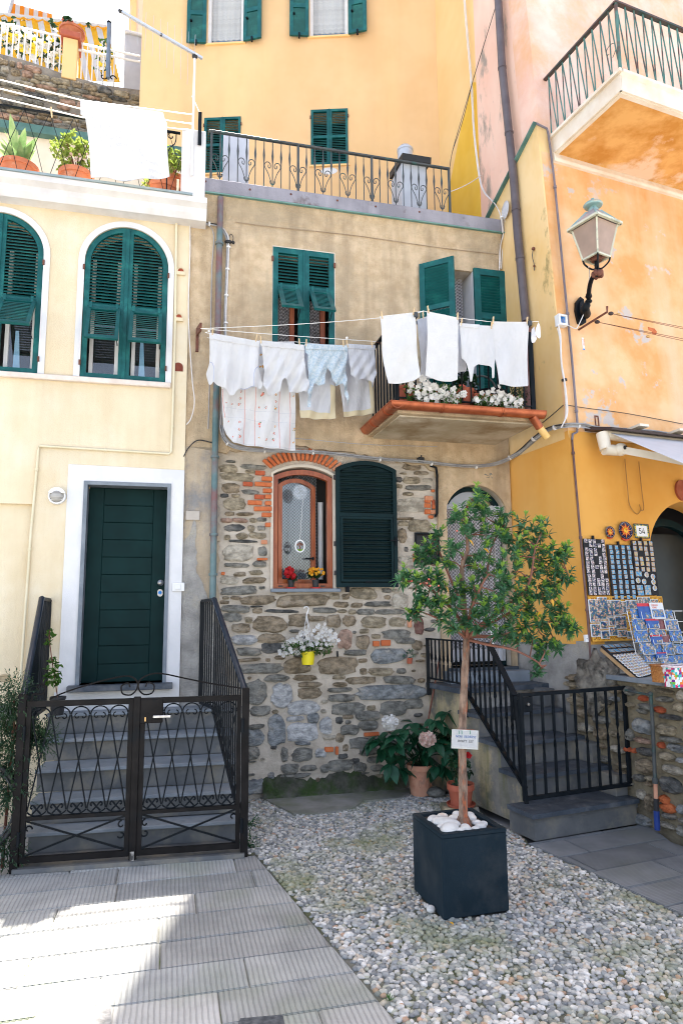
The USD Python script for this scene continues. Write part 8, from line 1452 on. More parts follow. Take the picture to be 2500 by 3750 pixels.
bB = (R.uv(2221, 2000, .03)[0], R.uv(2309, 2000, .03)[0], R.uv(2270, 2195, .03)[1], R.uv(2260, 1995, .03)[1])
bC = (R.uv(2311, 2000, .03)[0], R.uv(2390, 2000, .03)[0], R.uv(2350, 2180, .03)[1], R.uv(2350, 1980, .03)[1])
GRP = 'fridge magnets on the shop boards'
for (s0, s1, t0, t1), lab, form, cols, rows, bl, fill in ((bA, 'black board with night view magnets, next to the brown pipe', 'night_magnet_form', 5, 13, 'night view board beside the brown pipe', .86), (bB, 'black board full of blue sea view magnets, middle of the shop wall', 'sea_magnet_form', 4, 11, 'blue sea view board in the middle', .97), (bC, 'black board with bright village magnets beside the shop door', 'bright_magnet_form', 4, 6, 'bright board beside the shop door', .98)):
 boardthing('magnet_board', lab, s0, s1, t0, t1); cw_, rh = (s1 - s0)/cols, (t1 - t0)/(rows if form[0] != 'b' else 10.5)
 for i in range(rows):
  for j in range(cols):
   if mr.random() > fill or (form[0] == 'n' and i == 0 and j == 3) or (form[0] == 'n' and 6 < i < 9 and j == 2): continue
   sz = min(cw_, rh)*.86; copy_of('/World/' + form, 'magnet', mrow(R, s0 + cw_*(j + .5) + mr.uniform(-.004, .004), t1 - rh*(i + .55) + mr.uniform(-.003, .003), .035, mr.uniform(-.08, .08), sz), f'{ORD[j]} magnet in the {ORD[i]} row of the ' + bl, 'magnet', GRP + (' near the pipe' if form[0] == 'n' else ' in the middle' if form[0] == 's' else ' beside the door'))
for k, (x, y) in enumerate(((2366, 2105), (2335, 2126), (2357, 2130), (2389, 2112), (2391, 2132), (2396, 2154))):
 q = R.uv(x, y, .035); copy_of('/World/round_magnet_form', 'magnet', mrow(R, q[0], q[1], .035, mr.uniform(0, 3), .055), ['upper right round view magnet', 'left round view magnet', 'middle round view magnet', 'topmost fan of view magnets', 'second fan of view magnets', 'lowest fan of view magnets'][k] + ' low on the board beside the shop door', 'magnet', 'round magnets on the board beside the door')
for k, (x, y) in enumerate(((2337, 2102), (2341, 2152), (2369, 2152), (2345, 2172), (2371, 2170))):
 q = R.uv(x, y, .035); M_ = mrow(R, q[0], q[1], .035, 0, .05); M_[0, :3] *= 1.6; copy_of('/World/sea_magnet_form', 'magnet', M_, ['highest', 'upper left', 'upper right', 'lower left', 'lower right'][k] + ' wide panorama magnet on the board beside the shop door', 'magnet', 'panorama magnets on the board beside the door')
# painted tiles on a yellow checked panel
ty0, ty1 = R.uv(2240, 2345, .03)[1], R.uv(2240, 2186, .03)[1]; tx0, tx1 = R.uv(2162, 2260, .03)[0], .93
M_CHK = usdkit.material(stage, '/World/Looks/yellow_woven_panel', {'g': ('geometry', {}), 'c': ('checker_texture', {'color1': (.72, .40, .02), 'color2': (.30, .10, .02), 'scale': 60.}), 'p': ('principled_bsdf', {'roughness': .7})}, [('g.position', 'c.vector'), ('c.color', 'p.base_color')], surface='p.BSDF')
t = Thing('tile_board', 'yellow checked panel carrying painted ceramic tiles below the magnet boards', 'display board'); t.add('panel', R.mesh(cbox(tx0, tx1, ty0, ty1, .015, .03, .003)), M_CHK); t.add('border', R.mesh(plate(rect(tx0 - .008, tx1, ty0 - .008, ty1 + .004).difference(rect(tx0 + .006, tx1 - .006, ty0 + .006, ty1 - .006)), .028, .036)), mat('orange_border', (.62, .28, .02), (.7, .36, .04), 9, .6))
def ztile(x, y): return R.uv(2000 + x/2.24, 1500 + y/2.24, .04)
for x0, y0, x1, y1, lab in ((360, 1555, 432, 1750, 'tall painted tile of a village at night, top left of the tile panel'), (432, 1535, 496, 1725, 'tall painted tile of a harbour, second in the top row of the tile panel'), (500, 1560, 560, 1700, 'painted tile with moon and white hill, third in the top row'), (562, 1560, 610, 1690, 'painted tile of a terraced hill, fourth in the top row'), (612, 1570, 655, 1680, 'painted tile of red roofs left of the postcard rack'), (655, 1560, 742, 1640, 'painted tile of pale houses below the middle magnet board'), (750, 1535, 790, 1600, 'small night tile above the postcard rack'), (792, 1535, 850, 1600, 'framed moon tile above the postcard rack'), (854, 1555, 915, 1592, 'low blue tile by the shop door above the rack'), (370, 1755, 440, 1870, 'blue tile with yellow houses, bottom left of the tile panel'), (443, 1730, 505, 1805, 'square tile of a bay below the harbour tile'), (450, 1810, 515, 1885, 'square tile of a rocky island in the bottom row'), (513, 1703, 565, 1775, 'square tile of red houses in the middle row'), (518, 1780, 582, 1860, 'white framed tile of tall houses in the bottom row'), (567, 1690, 652, 1800, 'wide tile of a dark blue sea in the middle row'), (585, 1805, 664, 1870, 'brown tile of a boat harbour in the bottom row'), (666, 1815, 705, 1880, 'dark tile at the right end of the bottom row')):
 a, b = ztile(x0, y1), ztile(x1, y0); w_, h_ = b[0] - a[0], b[1] - a[1]; a = (a[0] + .003, a[1] + .002)
 t = Thing('ceramic_tile', lab, 'tile', group='painted tiles on the yellow panel'); t.add('tile', R.mesh(cbox(a[0], a[0] + w_ - .006, a[1], a[1] + h_ - .004, .031, .042, .003)), M_WEDGE); t.add('painting', R.mesh(box(a[0] + .007, a[0] + w_ - .013, a[1] + .007, a[1] + h_ - .011, .042, .044)), PIC_D)
# suns and the number tile
M_NAVYG = mat('navy_glaze', (.008, .012, .05), (.015, .02, .07), 9, .3); M_SUNO, M_SUNR, M_SUNYL = mat('orange_glaze', (.75, .20, .015), (.8, .28, .02), 9, .35), mat('red_glaze', (.50, .05, .01), (.56, .08, .015), 9, .35), mat('yellow_glaze', (.80, .48, .03), (.84, .54, .05), 9, .35)
def sun_plate(x, y, w, label):
 c = R.uv(2000 + x/2.24, 1500 + y/2.24, .03); r_ = w/2/2.24/2500*6.75*1.04; t = Thing('sun_plate', label, 'plate'); cc = R.p(c[0], c[1], .005)
 t.add('dish', lathe([(0, 0), (r_*.7, 0), (r_, .02), (r_*.98, .026), (r_*.7, .012), (0, .012)], 30, cc, R.n), M_NAVYG, smooth=40); st = []
 for kk, (ro, ri, n, off, mm) in enumerate(((.86, .30, 8, 0., M_SUNO), (.70, .30, 8, math.pi/8, M_SUNR))):
  P = [(c[0] + r_*(ro if i % 2 == 0 else ri)*math.sin(off + i*math.pi/n), c[1] + r_*(ro if i % 2 == 0 else ri)*math.cos(off + i*math.pi/n)) for i in range(2*n)]; t.add('rays', R.mesh(plate(P, .026 - .002*kk, .029 - .002*kk)), mm)
 t.add('sun_face', lathe([(r_*.30, .029), (r_*.24, .036), (0, .038)], 18, cc - R.n*.003, R.n), M_SUNYL, smooth=True); t.add('features', cat_([R.mesh(box(c[0] + dx*r_ - .006, c[0] + dx*r_ + .006, c[1] + dy*r_ - .003, c[1] + dy*r_ + .003, .039, .041)) for dx, dy in ((-.09, .07), (.09, .07), (0, -.10))] + [R.mesh(box(c[0] - .003, c[0] + .003, c[1] - .04*r_, c[1] + .08*r_, .039, .042))]), M_SUNR)
 t.add('rim_dots', cat_([R.mesh(box(c[0] + r_*.9*math.sin(g) - .003, c[0] + r_*.9*math.sin(g) + .003, c[1] + r_*.9*math.cos(g) - .003, c[1] + r_*.9*math.cos(g) + .003, .022, .027)) for g in np.linspace(0, 6.28, 28)[:-1]]), M_WEDGE)
 t.add('scroll_below', R.mesh(plate(sg.Polygon([(c[0] + r_*a, c[1] + r_*b) for a, b in ((-.55, -.85), (0, -1.0), (.6, -.88), (.55, -1.08), (0, -1.2), (-.5, -1.05))]), .006, .02)), M_SUNR)
sun_plate(525, 1003, 92, 'smaller navy plate with orange sun face above the magnet boards'); sun_plate(652, 990, 142, 'larger navy plate with orange sun face next to the number tile')
t = Thing('number_tile', 'lemon bordered ceramic tile with house number 54 beside the shop arch', 'house number'); a, b = R.uv(2326, 1970, .02), R.uv(2374, 1920, .02); t.add('tile', R.mesh(cbox(a[0], b[0], a[1], b[1], .003, .016, .002)), mat('lemon_border_glaze', (.04, .12, .08), (.72, .52, .04), 55, .35, detail=1))
w_, h_ = b[0] - a[0], b[1] - a[1]; t.add('white_field', R.mesh(plate(rect(a[0] + w_*.17, b[0] - w_*.17, a[1] + h_*.17, b[1] - h_*.17).buffer(.006), .016, .0185)), M_WPLASTIC); t.add('blue_rim', R.mesh(plate(rect(a[0], b[0], a[1], b[1]).difference(rect(a[0] + .006, b[0] - .006, a[1] + .006, b[1] - .006)), .016, .019)), M_NAVYG)
tx = meshkit.text_mesh('54', h_*.38, .0015); v = tx.vertices; tx = TM(np.column_stack([v[:, 0]*.85 + a[0] + w_*.27, v[:, 1]*1.05 + a[1] + h_*.30, v[:, 2] + .0187]), tx.faces); t.add('digits', R.mesh(tx), M_BLACKP)
t = Thing('round_sign', 'red-brown oval wall ornament above the shop arch at the right edge', 'ornament'); c = R.uv(2497, 1795, .02); t.add('disc', R.mesh(plate(sa.scale(sg.Point(*c).buffer(.085, 16), 1, 1.3), .0, .02)), mat('red_brown_stain', (.30, .07, .03), (.38, .11, .05), 9, .8)); t.add('rim', R.mesh(plate(sa.scale(sg.Point(*c).buffer(.085, 16), 1, 1.3).difference(sa.scale(sg.Point(*c).buffer(.072, 16), 1, 1.3)), .02, .027)), mat('red_brown_stain', (.30, .07, .03), (.38, .11, .05), 9, .8))
# postcard rack standing on the terrace edge
K = Thing('postcard_rack', 'white wire rack of postcards and guide booklets leaning beside the shop door', 'postcard rack', base=R.p(.9, -.3, .3))
lean_ = math.radians(8); RK = Frame(R.p(0, -.05, .30), R.u, R.n*math.cos(lean_) + R.w*math.sin(lean_))
cards = [(420, 1340, 110, 120), (525, 1310, 145, 190, 'b'), (655, 1310, 118, 195, 'c'), (800, 1350, 110, 120), (450, 1475, 150, 140), (595, 1465, 132, 115, 'b'), (715, 1465, 105, 130, 'm'), (845, 1480, 135, 135, 'w'), (615, 1575, 95, 90), (725, 1575, 90, 70), (480, 1612, 165, 150), (645, 1660, 115, 110, 'b'), (765, 1650, 105, 110, 'm'), (895, 1605, 115, 145), (535, 1770, 165, 145), (680, 1772, 112, 110), (800, 1765, 92, 150), (940, 1770, 125, 115), (600, 1885, 150, 90), (715, 1850, 125, 70, 'b'), (790, 1905, 170, 90), (955, 1895, 125, 110)]
zc = lambda x, y: RK.uv(2200 + x/3.36, 1850 + y/3.36, 0)
ext = [zc(300, 1290), zc(1020, 1290), zc(1020, 1960), zc(420, 1960)]
M_RACK = M_WPLASTIC; K.add('back_grid', cat_([tube([RK.p(*zc(330 + 60*k*1.6, 1300), -.012), RK.p(*zc(470 + 60*k*1.6, 1960), -.012)], .004, 5) for k in range(7)] + [tube([RK.p(*zc(320 + .22*(y - 1300), y), -.012), RK.p(*zc(1010 + .1*(y - 1300), y), -.012)], .004, 5) for y in (1300, 1430, 1560, 1690, 1820, 1950)]), M_RACK)
cardnames = 'top,second,third,fourth,fifth'.split(',')
for i, cd in enumerate(cards):
 x, y, w, h = cd[:4]; kd = cd[4] if len(cd) > 4 else ''; a, b = zc(x - w/2, y + h/2), zc(x + w/2, y - h/2); cw0, ch0_ = b[0] - a[0], b[1] - a[1]; n0_ = .01 + .012*(i % 3)
 nm = {'b': 'guide_booklet', 'c': 'guide_booklet', 'm': 'guide_booklet'}.get(kd, 'postcard'); r_i = sum(i >= q for q in (4, 8, 14, 18))
 col = ['leftmost', 'second from left', 'third from left', 'rightmost'][min(3, int((x - 330 - 40*r_i*.6)/140)) if x > 330 else 0]
 lab = {'b': 'blue guide booklet with red head band', 'c': 'grey guide booklet with red title', 'm': 'guide booklet with wine red cover', 'w': 'white bordered view card', '': 'sea view postcard'}[kd] + f' in the {cardnames[r_i]} tier of the wire rack, {col}, by card {"" if False else ["of the cliff", "of the bay", "of the rocks", "of the village", "of the boats", "of the sky", "of the coast"][i % 7]}'
 lab = lab.replace(', by card', ', view' if nm == 'postcard' else ', view')
 t = Thing(nm, ' '.join(lab.split()[:16]), 'booklet' if nm[0] == 'g' else 'postcard', group='cards in the wire rack'); tl = mr.uniform(-.05, .05); t.add('card', RK.mesh(rotz(box(a[0], b[0], a[1], b[1], n0_, n0_ + (.006 if nm[0] == 'g' else .002)), tl if kd == '' else 0, ((a[0] + b[0])/2, a[1], 0))), M_WEDGE if kd in 'wc' and kd else (mat('deep_blue_cover', (.015, .05, .22), (.03, .10, .32), 8, .3) if kd == 'b' else mat('wine_cover', (.16, .03, .04), (.26, .10, .08), 30, .3) if kd == 'm' else PIC_E))
 if kd == 'b': t.add('red_band', RK.mesh(box(a[0], b[0], b[1] - ch0_*.2, b[1], n0_ + .006, n0_ + .0075)), mat('red_cover_band', (.5, .012, .02), (.55, .02, .03), 9, .3)); t.add('cover_photo', RK.mesh(box(a[0] + cw0*.4, b[0] - .004, a[1] + .004, a[1] + ch0_*.4, n0_ + .006, n0_ + .0075)), PIC_E)
 if kd in ('c', 'w'): t.add('cover_photo', RK.mesh(box(a[0] + cw0*.08, b[0] - cw0*.08, a[1] + ch0_*.08, b[1] - ch0_*(.42 if kd == 'c' else .08), n0_ + .0061, n0_ + .0075)), PIC_E)
 if kd == 'c':
  for k, wd in enumerate(('CINQUE', 'TERRE')):
   q = meshkit.text_mesh(wd, ch0_*.10, .001, True); sc_ = cw0*.8/max(q.bounds[1][0], 1e-6); q = TM(np.column_stack([q.vertices[:, 0]*min(1, sc_) + a[0] + cw0*.1, q.vertices[:, 1] + b[1] - ch0_*(.20 + .15*k), q.vertices[:, 2] + n0_ + .0062]), q.faces); t.add('title', RK.mesh(q), M_REDT)
 K.add('wire_pocket', cat_([tube([RK.p(a[0] + cw0*f_, a[1] + ch0_*.45, n0_ + .014), RK.p(a[0] + cw0*f_, a[1] - .005, n0_ + .014)], .0025, 4) for f_ in (.12, .88)] + [tube([RK.p(a[0] + cw0*.12, a[1] - .005, n0_ + .014), RK.p(a[0] + cw0*.88, a[1] - .005, n0_ + .014)], .0025, 4)]), M_RACK)
# tray of magnets on the coping
cz = 1.19; TA = [RW.px(2204, 2372, -.10), RW.px(2318, 2360, -.42), RW.px(2395, 2476, -.14), RW.px(2333, 2481, .0)]
tray = [(2202, 2366), (2308, 2360), (2392, 2466), (2338, 2482)]
TRF_n = None
p0 = RW.px(2338, 2480, -.03); p0[2] = max(p0[2], cz + .015); p1 = RW.px(2203, 2368, -.10); p2 = None
ux = p1 - p0; lx = np.linalg.norm(ux); ux /= lx
q2 = on_level(2392, 2468, cz + .03);
if not (0 < np.linalg.norm(q2 - p0) < 1.2): q2 = p0 + R.u*.35
vx = R.u - ux*(R.u @ ux); vx /= np.linalg.norm(vx); nx_ = np.cross(ux, vx); nx_ = nx_ if nx_[2] > 0 else -nx_
TY = Frame(p0, ux, nx_); vdir = 1 if (TY.w @ R.u) > 0 else -1
def tyuv(x, y): return TY.uv(x, y, 0)
cr = [tyuv(*q) for q in tray]
t = Thing('magnet_tray', 'slanting black tray of button magnets on the coping below the shop', 'display tray'); tp0 = sg.Polygon(cr); tp0 = tp0 if tp0.is_valid else tp0.convex_hull; t.add('tray', TY.mesh(plate(tp0.buffer(.006), -.012, 0)), M_BOARD); t.add('cardboard_side', TY.mesh(plate(tp0.buffer(.002), -.05, -.013)), mat('cardboard', (.42, .26, .12), (.5, .32, .17), 9, .8))
t = None
cnt_ = 0
for i in range(7):
 for j in range(13):
  u_, w_ = (i + .5)/7, (j + .5)/13
  if w_ < .32:
   if i >= 5 or j % 2 or i % 1: continue
   form, sz = 'sea_magnet_form', .055; q = (np.array(cr[1])*(i + .6)/5.2 + np.array(cr[0])*(1 - (i + .6)/5.2))*(1 - w_*1.0) + (np.array(cr[2])*(i + .6)/5.2 + np.array(cr[3])*(1 - (i + .6)/5.2))*(w_*1.0)
  else: form, sz = 'round_magnet_form', .042; q = (np.array(cr[0])*(1 - u_) + np.array(cr[1])*u_)*(1 - w_) + (np.array(cr[3])*(1 - u_) + np.array(cr[2])*u_)*w_
  if not tp0.buffer(-.01).contains(sg.Point(q)): continue
  copy_of('/World/' + form, 'magnet', mrow(TY, q[0], q[1], .001, mr.uniform(-.2, .2), sz), (f'{ORD[i]} button magnet in the {ORD[j]} row down the slanting black tray' if form[0] == 'r' else f'{ORD[i]} white edged square magnet in row {ORD[j]} at the top of the slanting tray'), 'magnet', 'round magnets on the tray' if form[0] == 'r' else 'square magnets on the tray')
# baskets
def basket(px_, w, d, h, label, mm, mm2, n, flare=1.12):
 c = RW.loc(on_level(*px_, cz)); t = Thing('basket', label, 'basket'); c0 = on_level(*px_, cz); c0 = c0 + Y0dir(c0)*d*.5; k = 28; V = []; rows_ = 9
 a = math.atan2(RW.u[1], RW.u[0]); ring_ = []
 for j in range(rows_):
  sc_ = 1 + (flare - 1)*j/(rows_ - 1)
  for i in range(k):
   g = i*2*math.pi/k; m_ = (abs(math.cos(g))**5 + abs(math.sin(g))**5)**(-1/5); bulge = 1 + .02*(1 if (i + j) % 2 else -1); x_, y_ = w/2*sc_*m_*math.cos(g)*bulge, d/2*sc_*m_*math.sin(g)*bulge; V.append([x_*R.u[0] - y_*R.u[1], x_*R.u[1] + y_*R.u[0], h*j/(rows_ - 1)])
 f = []
 for j in range(rows_ - 1):
  for i in range(k): a0, a1, b0, b1_ = j*k + i, j*k + (i + 1) % k, (j + 1)*k + i, (j + 1)*k + (i + 1) % k; f += [[a0, a1, b1_], [a0, b1_, b0]]
 f += [[0, i + 1, i] for i in range(1, k - 1)]; V = np.array(V) + c0; inner = V.copy(); t.add('woven_body', TM(V, f), mm); rim = V[-k:]; t.add('rim', tube(np.vstack([rim, rim[:1]]), .008, 6, False), mm2); t.add('inside', TM(np.vstack([rim - Z*.02, [rim.mean(0) - Z*.03]]), [[i, (i + 1) % k, k] for i in range(k)]), M_BOARD)
 return t
basket((2425, 2500), .14, .10, .13, 'brown wicker basket on the coping beside the magnet tray', mat('brown_wicker', (.36, .13, .03), (.52, .22, .06), 40, .7, .6, 80, stretch=(1, 1, 3)), mat('wicker_rim', (.30, .11, .03), (.4, .16, .05), 20, .7), 0)
M_PLAID = usdkit.material(stage, '/World/Looks/coloured_plastic_weave', {'g': ('geometry', {}), 'v': ('voronoi_texture', {'metric': 'chebychev', 'scale': 55., 'randomness': .25}), 's': ('separate_color', {}), 'r': ('rgb_ramp', {'ramp': [(0, (.75, .74, .72)), (.22, (.62, .02, .12)), (.36, (.78, .76, .74)), (.5, (.02, .45, .42)), (.62, (.75, .22, .03)), (.74, (.8, .78, .76)), (.86, (.16, .03, .22)), (.94, (.2, .45, .03))], 'interpolate': False}), 'p': ('principled_bsdf', {'roughness': .35})}, [('g.position', 'v.vector'), ('v.color', 's.color'), ('s.r', 'r.fac'), ('r.color', 'p.base_color')], surface='p.BSDF')
basket((2482, 2518), .17, .12, .15, 'bright plaid plastic basket on the coping at the right edge', M_PLAID, mat('white_pink_rim', (.7, .5, .5), (.78, .7, .7), 40, .4), 0)

# ------------------------------------------------------------------ things on the cream roof
RO = F
rr0 = ctop
RL = Thing('roof_railing', 'thin black zigzag railing along the roof edge of the cream house', 'railing', base=F.p(-3, ctop, .08))
rtz = fz(180, 412, .06); s0_ = -4.6; s1_r = fs(660, 500, .06)
RL.add('top_rail', bar(F.p(s0_, rtz, .06), F.p(s1_r, rtz, .06), .025, .012), M_IRON)
k = s0_; w_ = .115
while k < s1_r - .05:
 RL.add('zigzag_bar', cat_([tube([F.p(k, rtz, .06), F.p(k + w_, (rtz + ctop)/2 + .05, .06)], .0032, 5), tube([F.p(k + 2*w_, rtz, .06), F.p(k + w_, (rtz + ctop)/2 + .05, .06)], .0032, 5), tube([F.p(k + w_, (rtz + ctop)/2 + .05, .06), F.p(k, ctop, .06)], .0032, 5), tube([F.p(k + w_, (rtz + ctop)/2 + .05, .06), F.p(k + 2*w_, ctop, .06)], .0032, 5)]), M_IRON); k += 2*w_
RL.add('end_scroll', cat_([tube(F.P(at_n(spiral((s1_r - .09, rtz - .05), .045, .01, 1.2, 6.5), .06)), .006, 5), bar(F.p(s1_r - .2, rtz + .0, .06), F.p(s1_r, rtz, .06), .02, .02), tube(F.P(at_n(curve([(s1_r - .04, rtz), (s1_r - .05, rtz - .12), (s1_r - .12, rtz - .25), (s1_r - .12, ctop)], 12), .06)), .006, 5)]), M_IRON)
def roofpot(x, w_px, y_top, n, label, mm=M_TERRA):
 r_ = w_px/2/2500*7.9; top_ = fz(x, y_top, n + r_); b = F.p(fs(x, y_top, n), ctop - .005, n); t = Thing('flower_pot', label, 'flower pot'); h = top_ - ctop; t.add('pot', pot(b, r_, r_*.68, h, .012, .05), mm, smooth=40); t.add('soil', soil(b, r_, h), M_SOIL); return b + Z*h, r_
b1_, r1_ = roofpot(72, 122, 568, -.14, 'wide terracotta pot with the big-leaved plant at the left of the roof edge')
b2_, r2_ = roofpot(282, 112, 600, -.14, 'terracotta pot with the pale shrub left of the white sheet')
b3_, r3_ = roofpot(598, 112, 650, -.12, 'terracotta pot at the roof edge below the right end of the sheet'); b4_, r4_ = roofpot(640, 70, 628, -.36, 'smaller terracotta pot behind the one below the sheet')
M_LILY = mat('broad_pale_green_leaf', (.16, .28, .09), (.32, .42, .18), 9, .45, .1, 60, transl=.35); M_LIMEL = mat('lime_leaf', (.28, .40, .05), (.42, .52, .12), 16, .5, island=.3, transl=.4)
t = Thing('potted_plant', 'broad strap-leaved plant glowing in the sun at the left of the roof edge', 'plant', base=b1_)
for (x, y) in ((5, 480), (20, 440), (35, 470), (48, 372), (60, 430), (78, 450), (92, 440), (110, 480), (140, 485), (0, 520), (15, 520), (120, 520), (100, 510), (-20, 470), (-30, 500), (70, 500), (40, 520)):
 e = F.px(x, y, -.14 + lrng.uniform(-.12, .15)); d_ = e - b1_ + lrng.normal(size=3)*.01; L_ = np.linalg.norm(d_); t.add('leaf', bigleaf(b1_ + np.array([d_[0]*.15, lrng.uniform(-.05, .05), 0]), d_ + Z*.25*L_, L_*1.1, .075), M_LILY, smooth=True)
def bushy(name, label, base, boxes, n, L_, Wd, mm, extra=None):
 t = Thing(name, label, 'plant', base=base); P, D, st = [], [], []
 for (x, y, r_) in boxes:
  c = F.px(x, y, -.14 + lrng.uniform(-.08, .10)); st.append(tube(curve([base, (base + c)/2 + Z*.03, c], 6), .005, 5))
  for _ in range(n): p_, d_ = rosette(c + lrng.normal(size=3)*r_/2500*5., lrng.normal(size=3) + [0, 0, .5], 5, .03); P += p_; D += d_
 t.add('foliage', leaves(P, D, L_, Wd), mm); t.add('stems', cat_(st), M_BARK2); return t
bt2 = bushy('potted_plant', 'pale sunlit shrub with yellow-green leaves in the pot left of the sheet', b2_, ((235, 500, 26), (215, 525, 26), (245, 525, 24), (285, 525, 26), (310, 540, 22), (225, 560, 22), (250, 570, 26), (290, 565, 26), (320, 570, 24), (270, 550, 26), (230, 595, 20), (310, 590, 20)), 8, .05, .03, M_LIMEL)
bt2.add('pink_buds', blossom([F.px(lrng.uniform(225, 320), lrng.uniform(560, 590), -.02) for _ in range(18)], .016, F.n, 5, .6, .2), M_PETALP, kind='stuff')
bushy('potted_plant', 'lime green plant behind the sheet beside the white roof pillar', b4_, ((630, 560, 24), (645, 575, 22), (625, 595, 22), (650, 605, 20), (610, 580, 20)), 8, .055, .034, M_LIMEL)
bushy('potted_plant', 'small green plant in the pot below the right end of the sheet', b3_, ((545, 660, 16), (560, 668, 16)), 5, .05, .03, M_LIMEL)
garment('sheet', 'large white sheet hung over the lines on the cream house roof', 'bed sheet', '542,672 700,695 900,728 1102,757 1112,800 1128,830 1130,1020 1138,1120 1146,1195 1080,1200 1010,1205 850,1208 690,1212 650,1208 614,1200 608,1080 600,960 585,850 575,790 545,778', (0, 0, 1.8447), .42, M_LINEN, 41, .02, .35, .0)
t = Thing('clothesline', 'three white cords strung from the antenna mast across the cream roof', 'clothesline'); mastn = -.02
for k, (y0, y1, yp) in enumerate(((290, 366, 418), (323, 398, 452), (358, 428, 477))): t.add('cord', tube([F.px(-60, y0 - 15, .42 - .2*0), F.px(300, y1, .42), F.px(705, yp, .1)], .007, 5), M_CORD)
MA = Thing('antenna', 'white television antenna on a mast fixed to the roof pillar', 'antenna'); mb_, mt_ = F.px(704, 560, .13), F.px(713, 205, .13); mt2 = np.array([mb_[0], mb_[1], mt_[2]]); MA.add('mast', tube([mb_ - Z*.25, mt_], .012, 8), M_WPLASTIC)
bm0, bm1 = F.px(440, 38, .45), F.px(740, 212, .08); MA.add('boom', bar(bm0, bm1, .026), mat('aluminium', (.5, .52, .55), (.58, .6, .62), 9, .35, metal=.6))
for k in range(11):
 c = bm0 + (bm1 - bm0)*(k + .4)/11.5; hl = .22 + .02*k; MA.add('element', tube([c - Z*hl, c + Z*hl*.55], .0018, 4), M_GREYPLASTIC)
MA.add('clamp', cat_([ico(mt_, .03, 1), ico(bm0, .02, 1), ico(bm0 + (bm1 - bm0)*.48, .018, 1)]), M_BLACKP); MA.add('stay', tube([F.px(703, 350, .13), F.px(735, 420, .13), F.px(727, 500, .13)], .006, 5), M_WPLASTIC); MA.add('pulley_bracket', cat_([F.mesh(box(fs(725, 470, .13), fs(738, 470, .13), fz(725, 530, .13), fz(725, 412, .13), .13, .15))]), M_IRON)
s_, t_ = F.uv(189, 412, .42); copy_of('/World/peg_form', 'clothes_peg', mrow(F, s_, t_, .424, .1, 1.5), 'yellow wooden peg alone on the roof lines left of the white sheet', 'clothes peg', 'wooden pegs on the clotheslines')

# ------------------------------------------------------------------ upper terrace: pier, rails, bushes, striped awning
PI = Thing('garden_pier', 'square ochre pier with clay cap on the terrace wall at top left', 'pier'); PFm = UL; pa_, pb_ = UL.uv(225, 260, .0), UL.uv(280, 260, 0.); ptop = UL.uv(250, 135, 0)[1]; PI.add('shaft', UL.mesh(cbox(pa_[0], pb_[0], min(UL.uv(225, 265)[1], UL.uv(280, 280)[1]) - .05, ptop, -.35, .0, .01)), M_YEL2)
PI.add('cap', UL.mesh(cbox(pa_[0] - .04, pb_[0] + .04, ptop, ptop + .10, -.39, .04, .01)), M_TERRA2)
pc_ = UL.p((pa_[0] + pb_[0])/2, ptop + .10, -.17); t = Thing('flower_pot', 'round terracotta bowl on top of the ochre pier', 'flower pot'); t.add('bowl', pot(pc_, .20, .15, .16, .02, .04), M_TERRA, smooth=40); t.add('soil', soil(pc_, .2, .16), M_SOIL)
t = Thing('geranium', 'red and orange geranium in the bowl on the ochre pier', 'plant', base=pc_ + Z*.15); P, D = [], []
for _ in range(14): p_, d_ = rosette(pc_ + Z*.22 + lrng.normal(size=3)*[.15, .1, .05], lrng.normal(size=3) + [0, 0, .5], 5, .02); P += p_; D += d_
t.add('foliage', leaves(P, D, .08, .06), M_LEAFD); t.add('flowers', blossom([UL.px(x, y, -.1) for x, y in ((238, 68), (242, 75), (233, 72), (262, 85), (285, 105), (290, 110), (288, 115), (250, 70))], .05, UL.n, 5, .5, .3), M_CORAL)
TG = Thing('garden_railing', 'white painted garden railing on top of the terrace wall', 'railing', base=UL.p(-1.5, 9, 0)); wallz = lambda s: np.interp(s, [p[0] for p in ut], [p[1] for p in ut])
for (x0, y0, x1, y1) in ((-30, 76, 225, 132), (285, 155, 512, 205), (285, 180, 512, 225)): TG.add('rail', tube([UL.px(x0, y0, -.15), UL.px(x1, y1, -.15)], .018, 6), M_WPLASTIC)
for x in list(range(0, 222, 22)) + list(range(300, 440, 20)): s_ = UL.uv(x, 200, -.15)[0]; hi = UL.uv(x, (76 + (132 - 76)*(x + 30)/255) if x < 240 else 155 + (x - 285)*.22, -.15)[1]; TG.add('upright', tube([UL.p(s_, wallz(s_) - .02, -.15), UL.p(s_, hi, -.15)], .011, 6), M_WPLASTIC)
t = Thing('post', 'slim dark blue iron post holding the striped awning', 'post'); t.add('shaft', tube([UL.px(395, 285, -.1), UL.px(400, 85, -.1)], .035, 8), mat('slate_blue_paint', (.12, .17, .24), (.16, .21, .28), 6, .5)); t.add('scroll', cat_([tube(UL.P(at_n(spiral((UL.uv(395, 285, -.1)[0] + g*.07, UL.uv(395, 285, -.1)[1] + .02), .06, .015, 0, g*4.5), -.1)), .01, 5) for g in (-1, 1)]), M_IRON); t.add('finial', ico(UL.px(400, 82, -.1), .04, 1), M_IRON)
SA = Thing('striped_awning', 'yellow and white striped awning curtain on the upper terrace', 'awning'); M_STY, M_STW = mat('yellow_stripe_cloth', (.72, .42, .008), (.76, .46, .015), 6, .85, transl=.3), mat('white_stripe_cloth', (.60, .60, .60), (.64, .64, .64), 6, .85, transl=.3); nA = -.9
top_a, top_b, bot_a, bot_b = UL.px(-90, 42, nA - .5), UL.px(392, 98, nA - .5), UL.px(-60, 270, nA), UL.px(440, 300, nA)
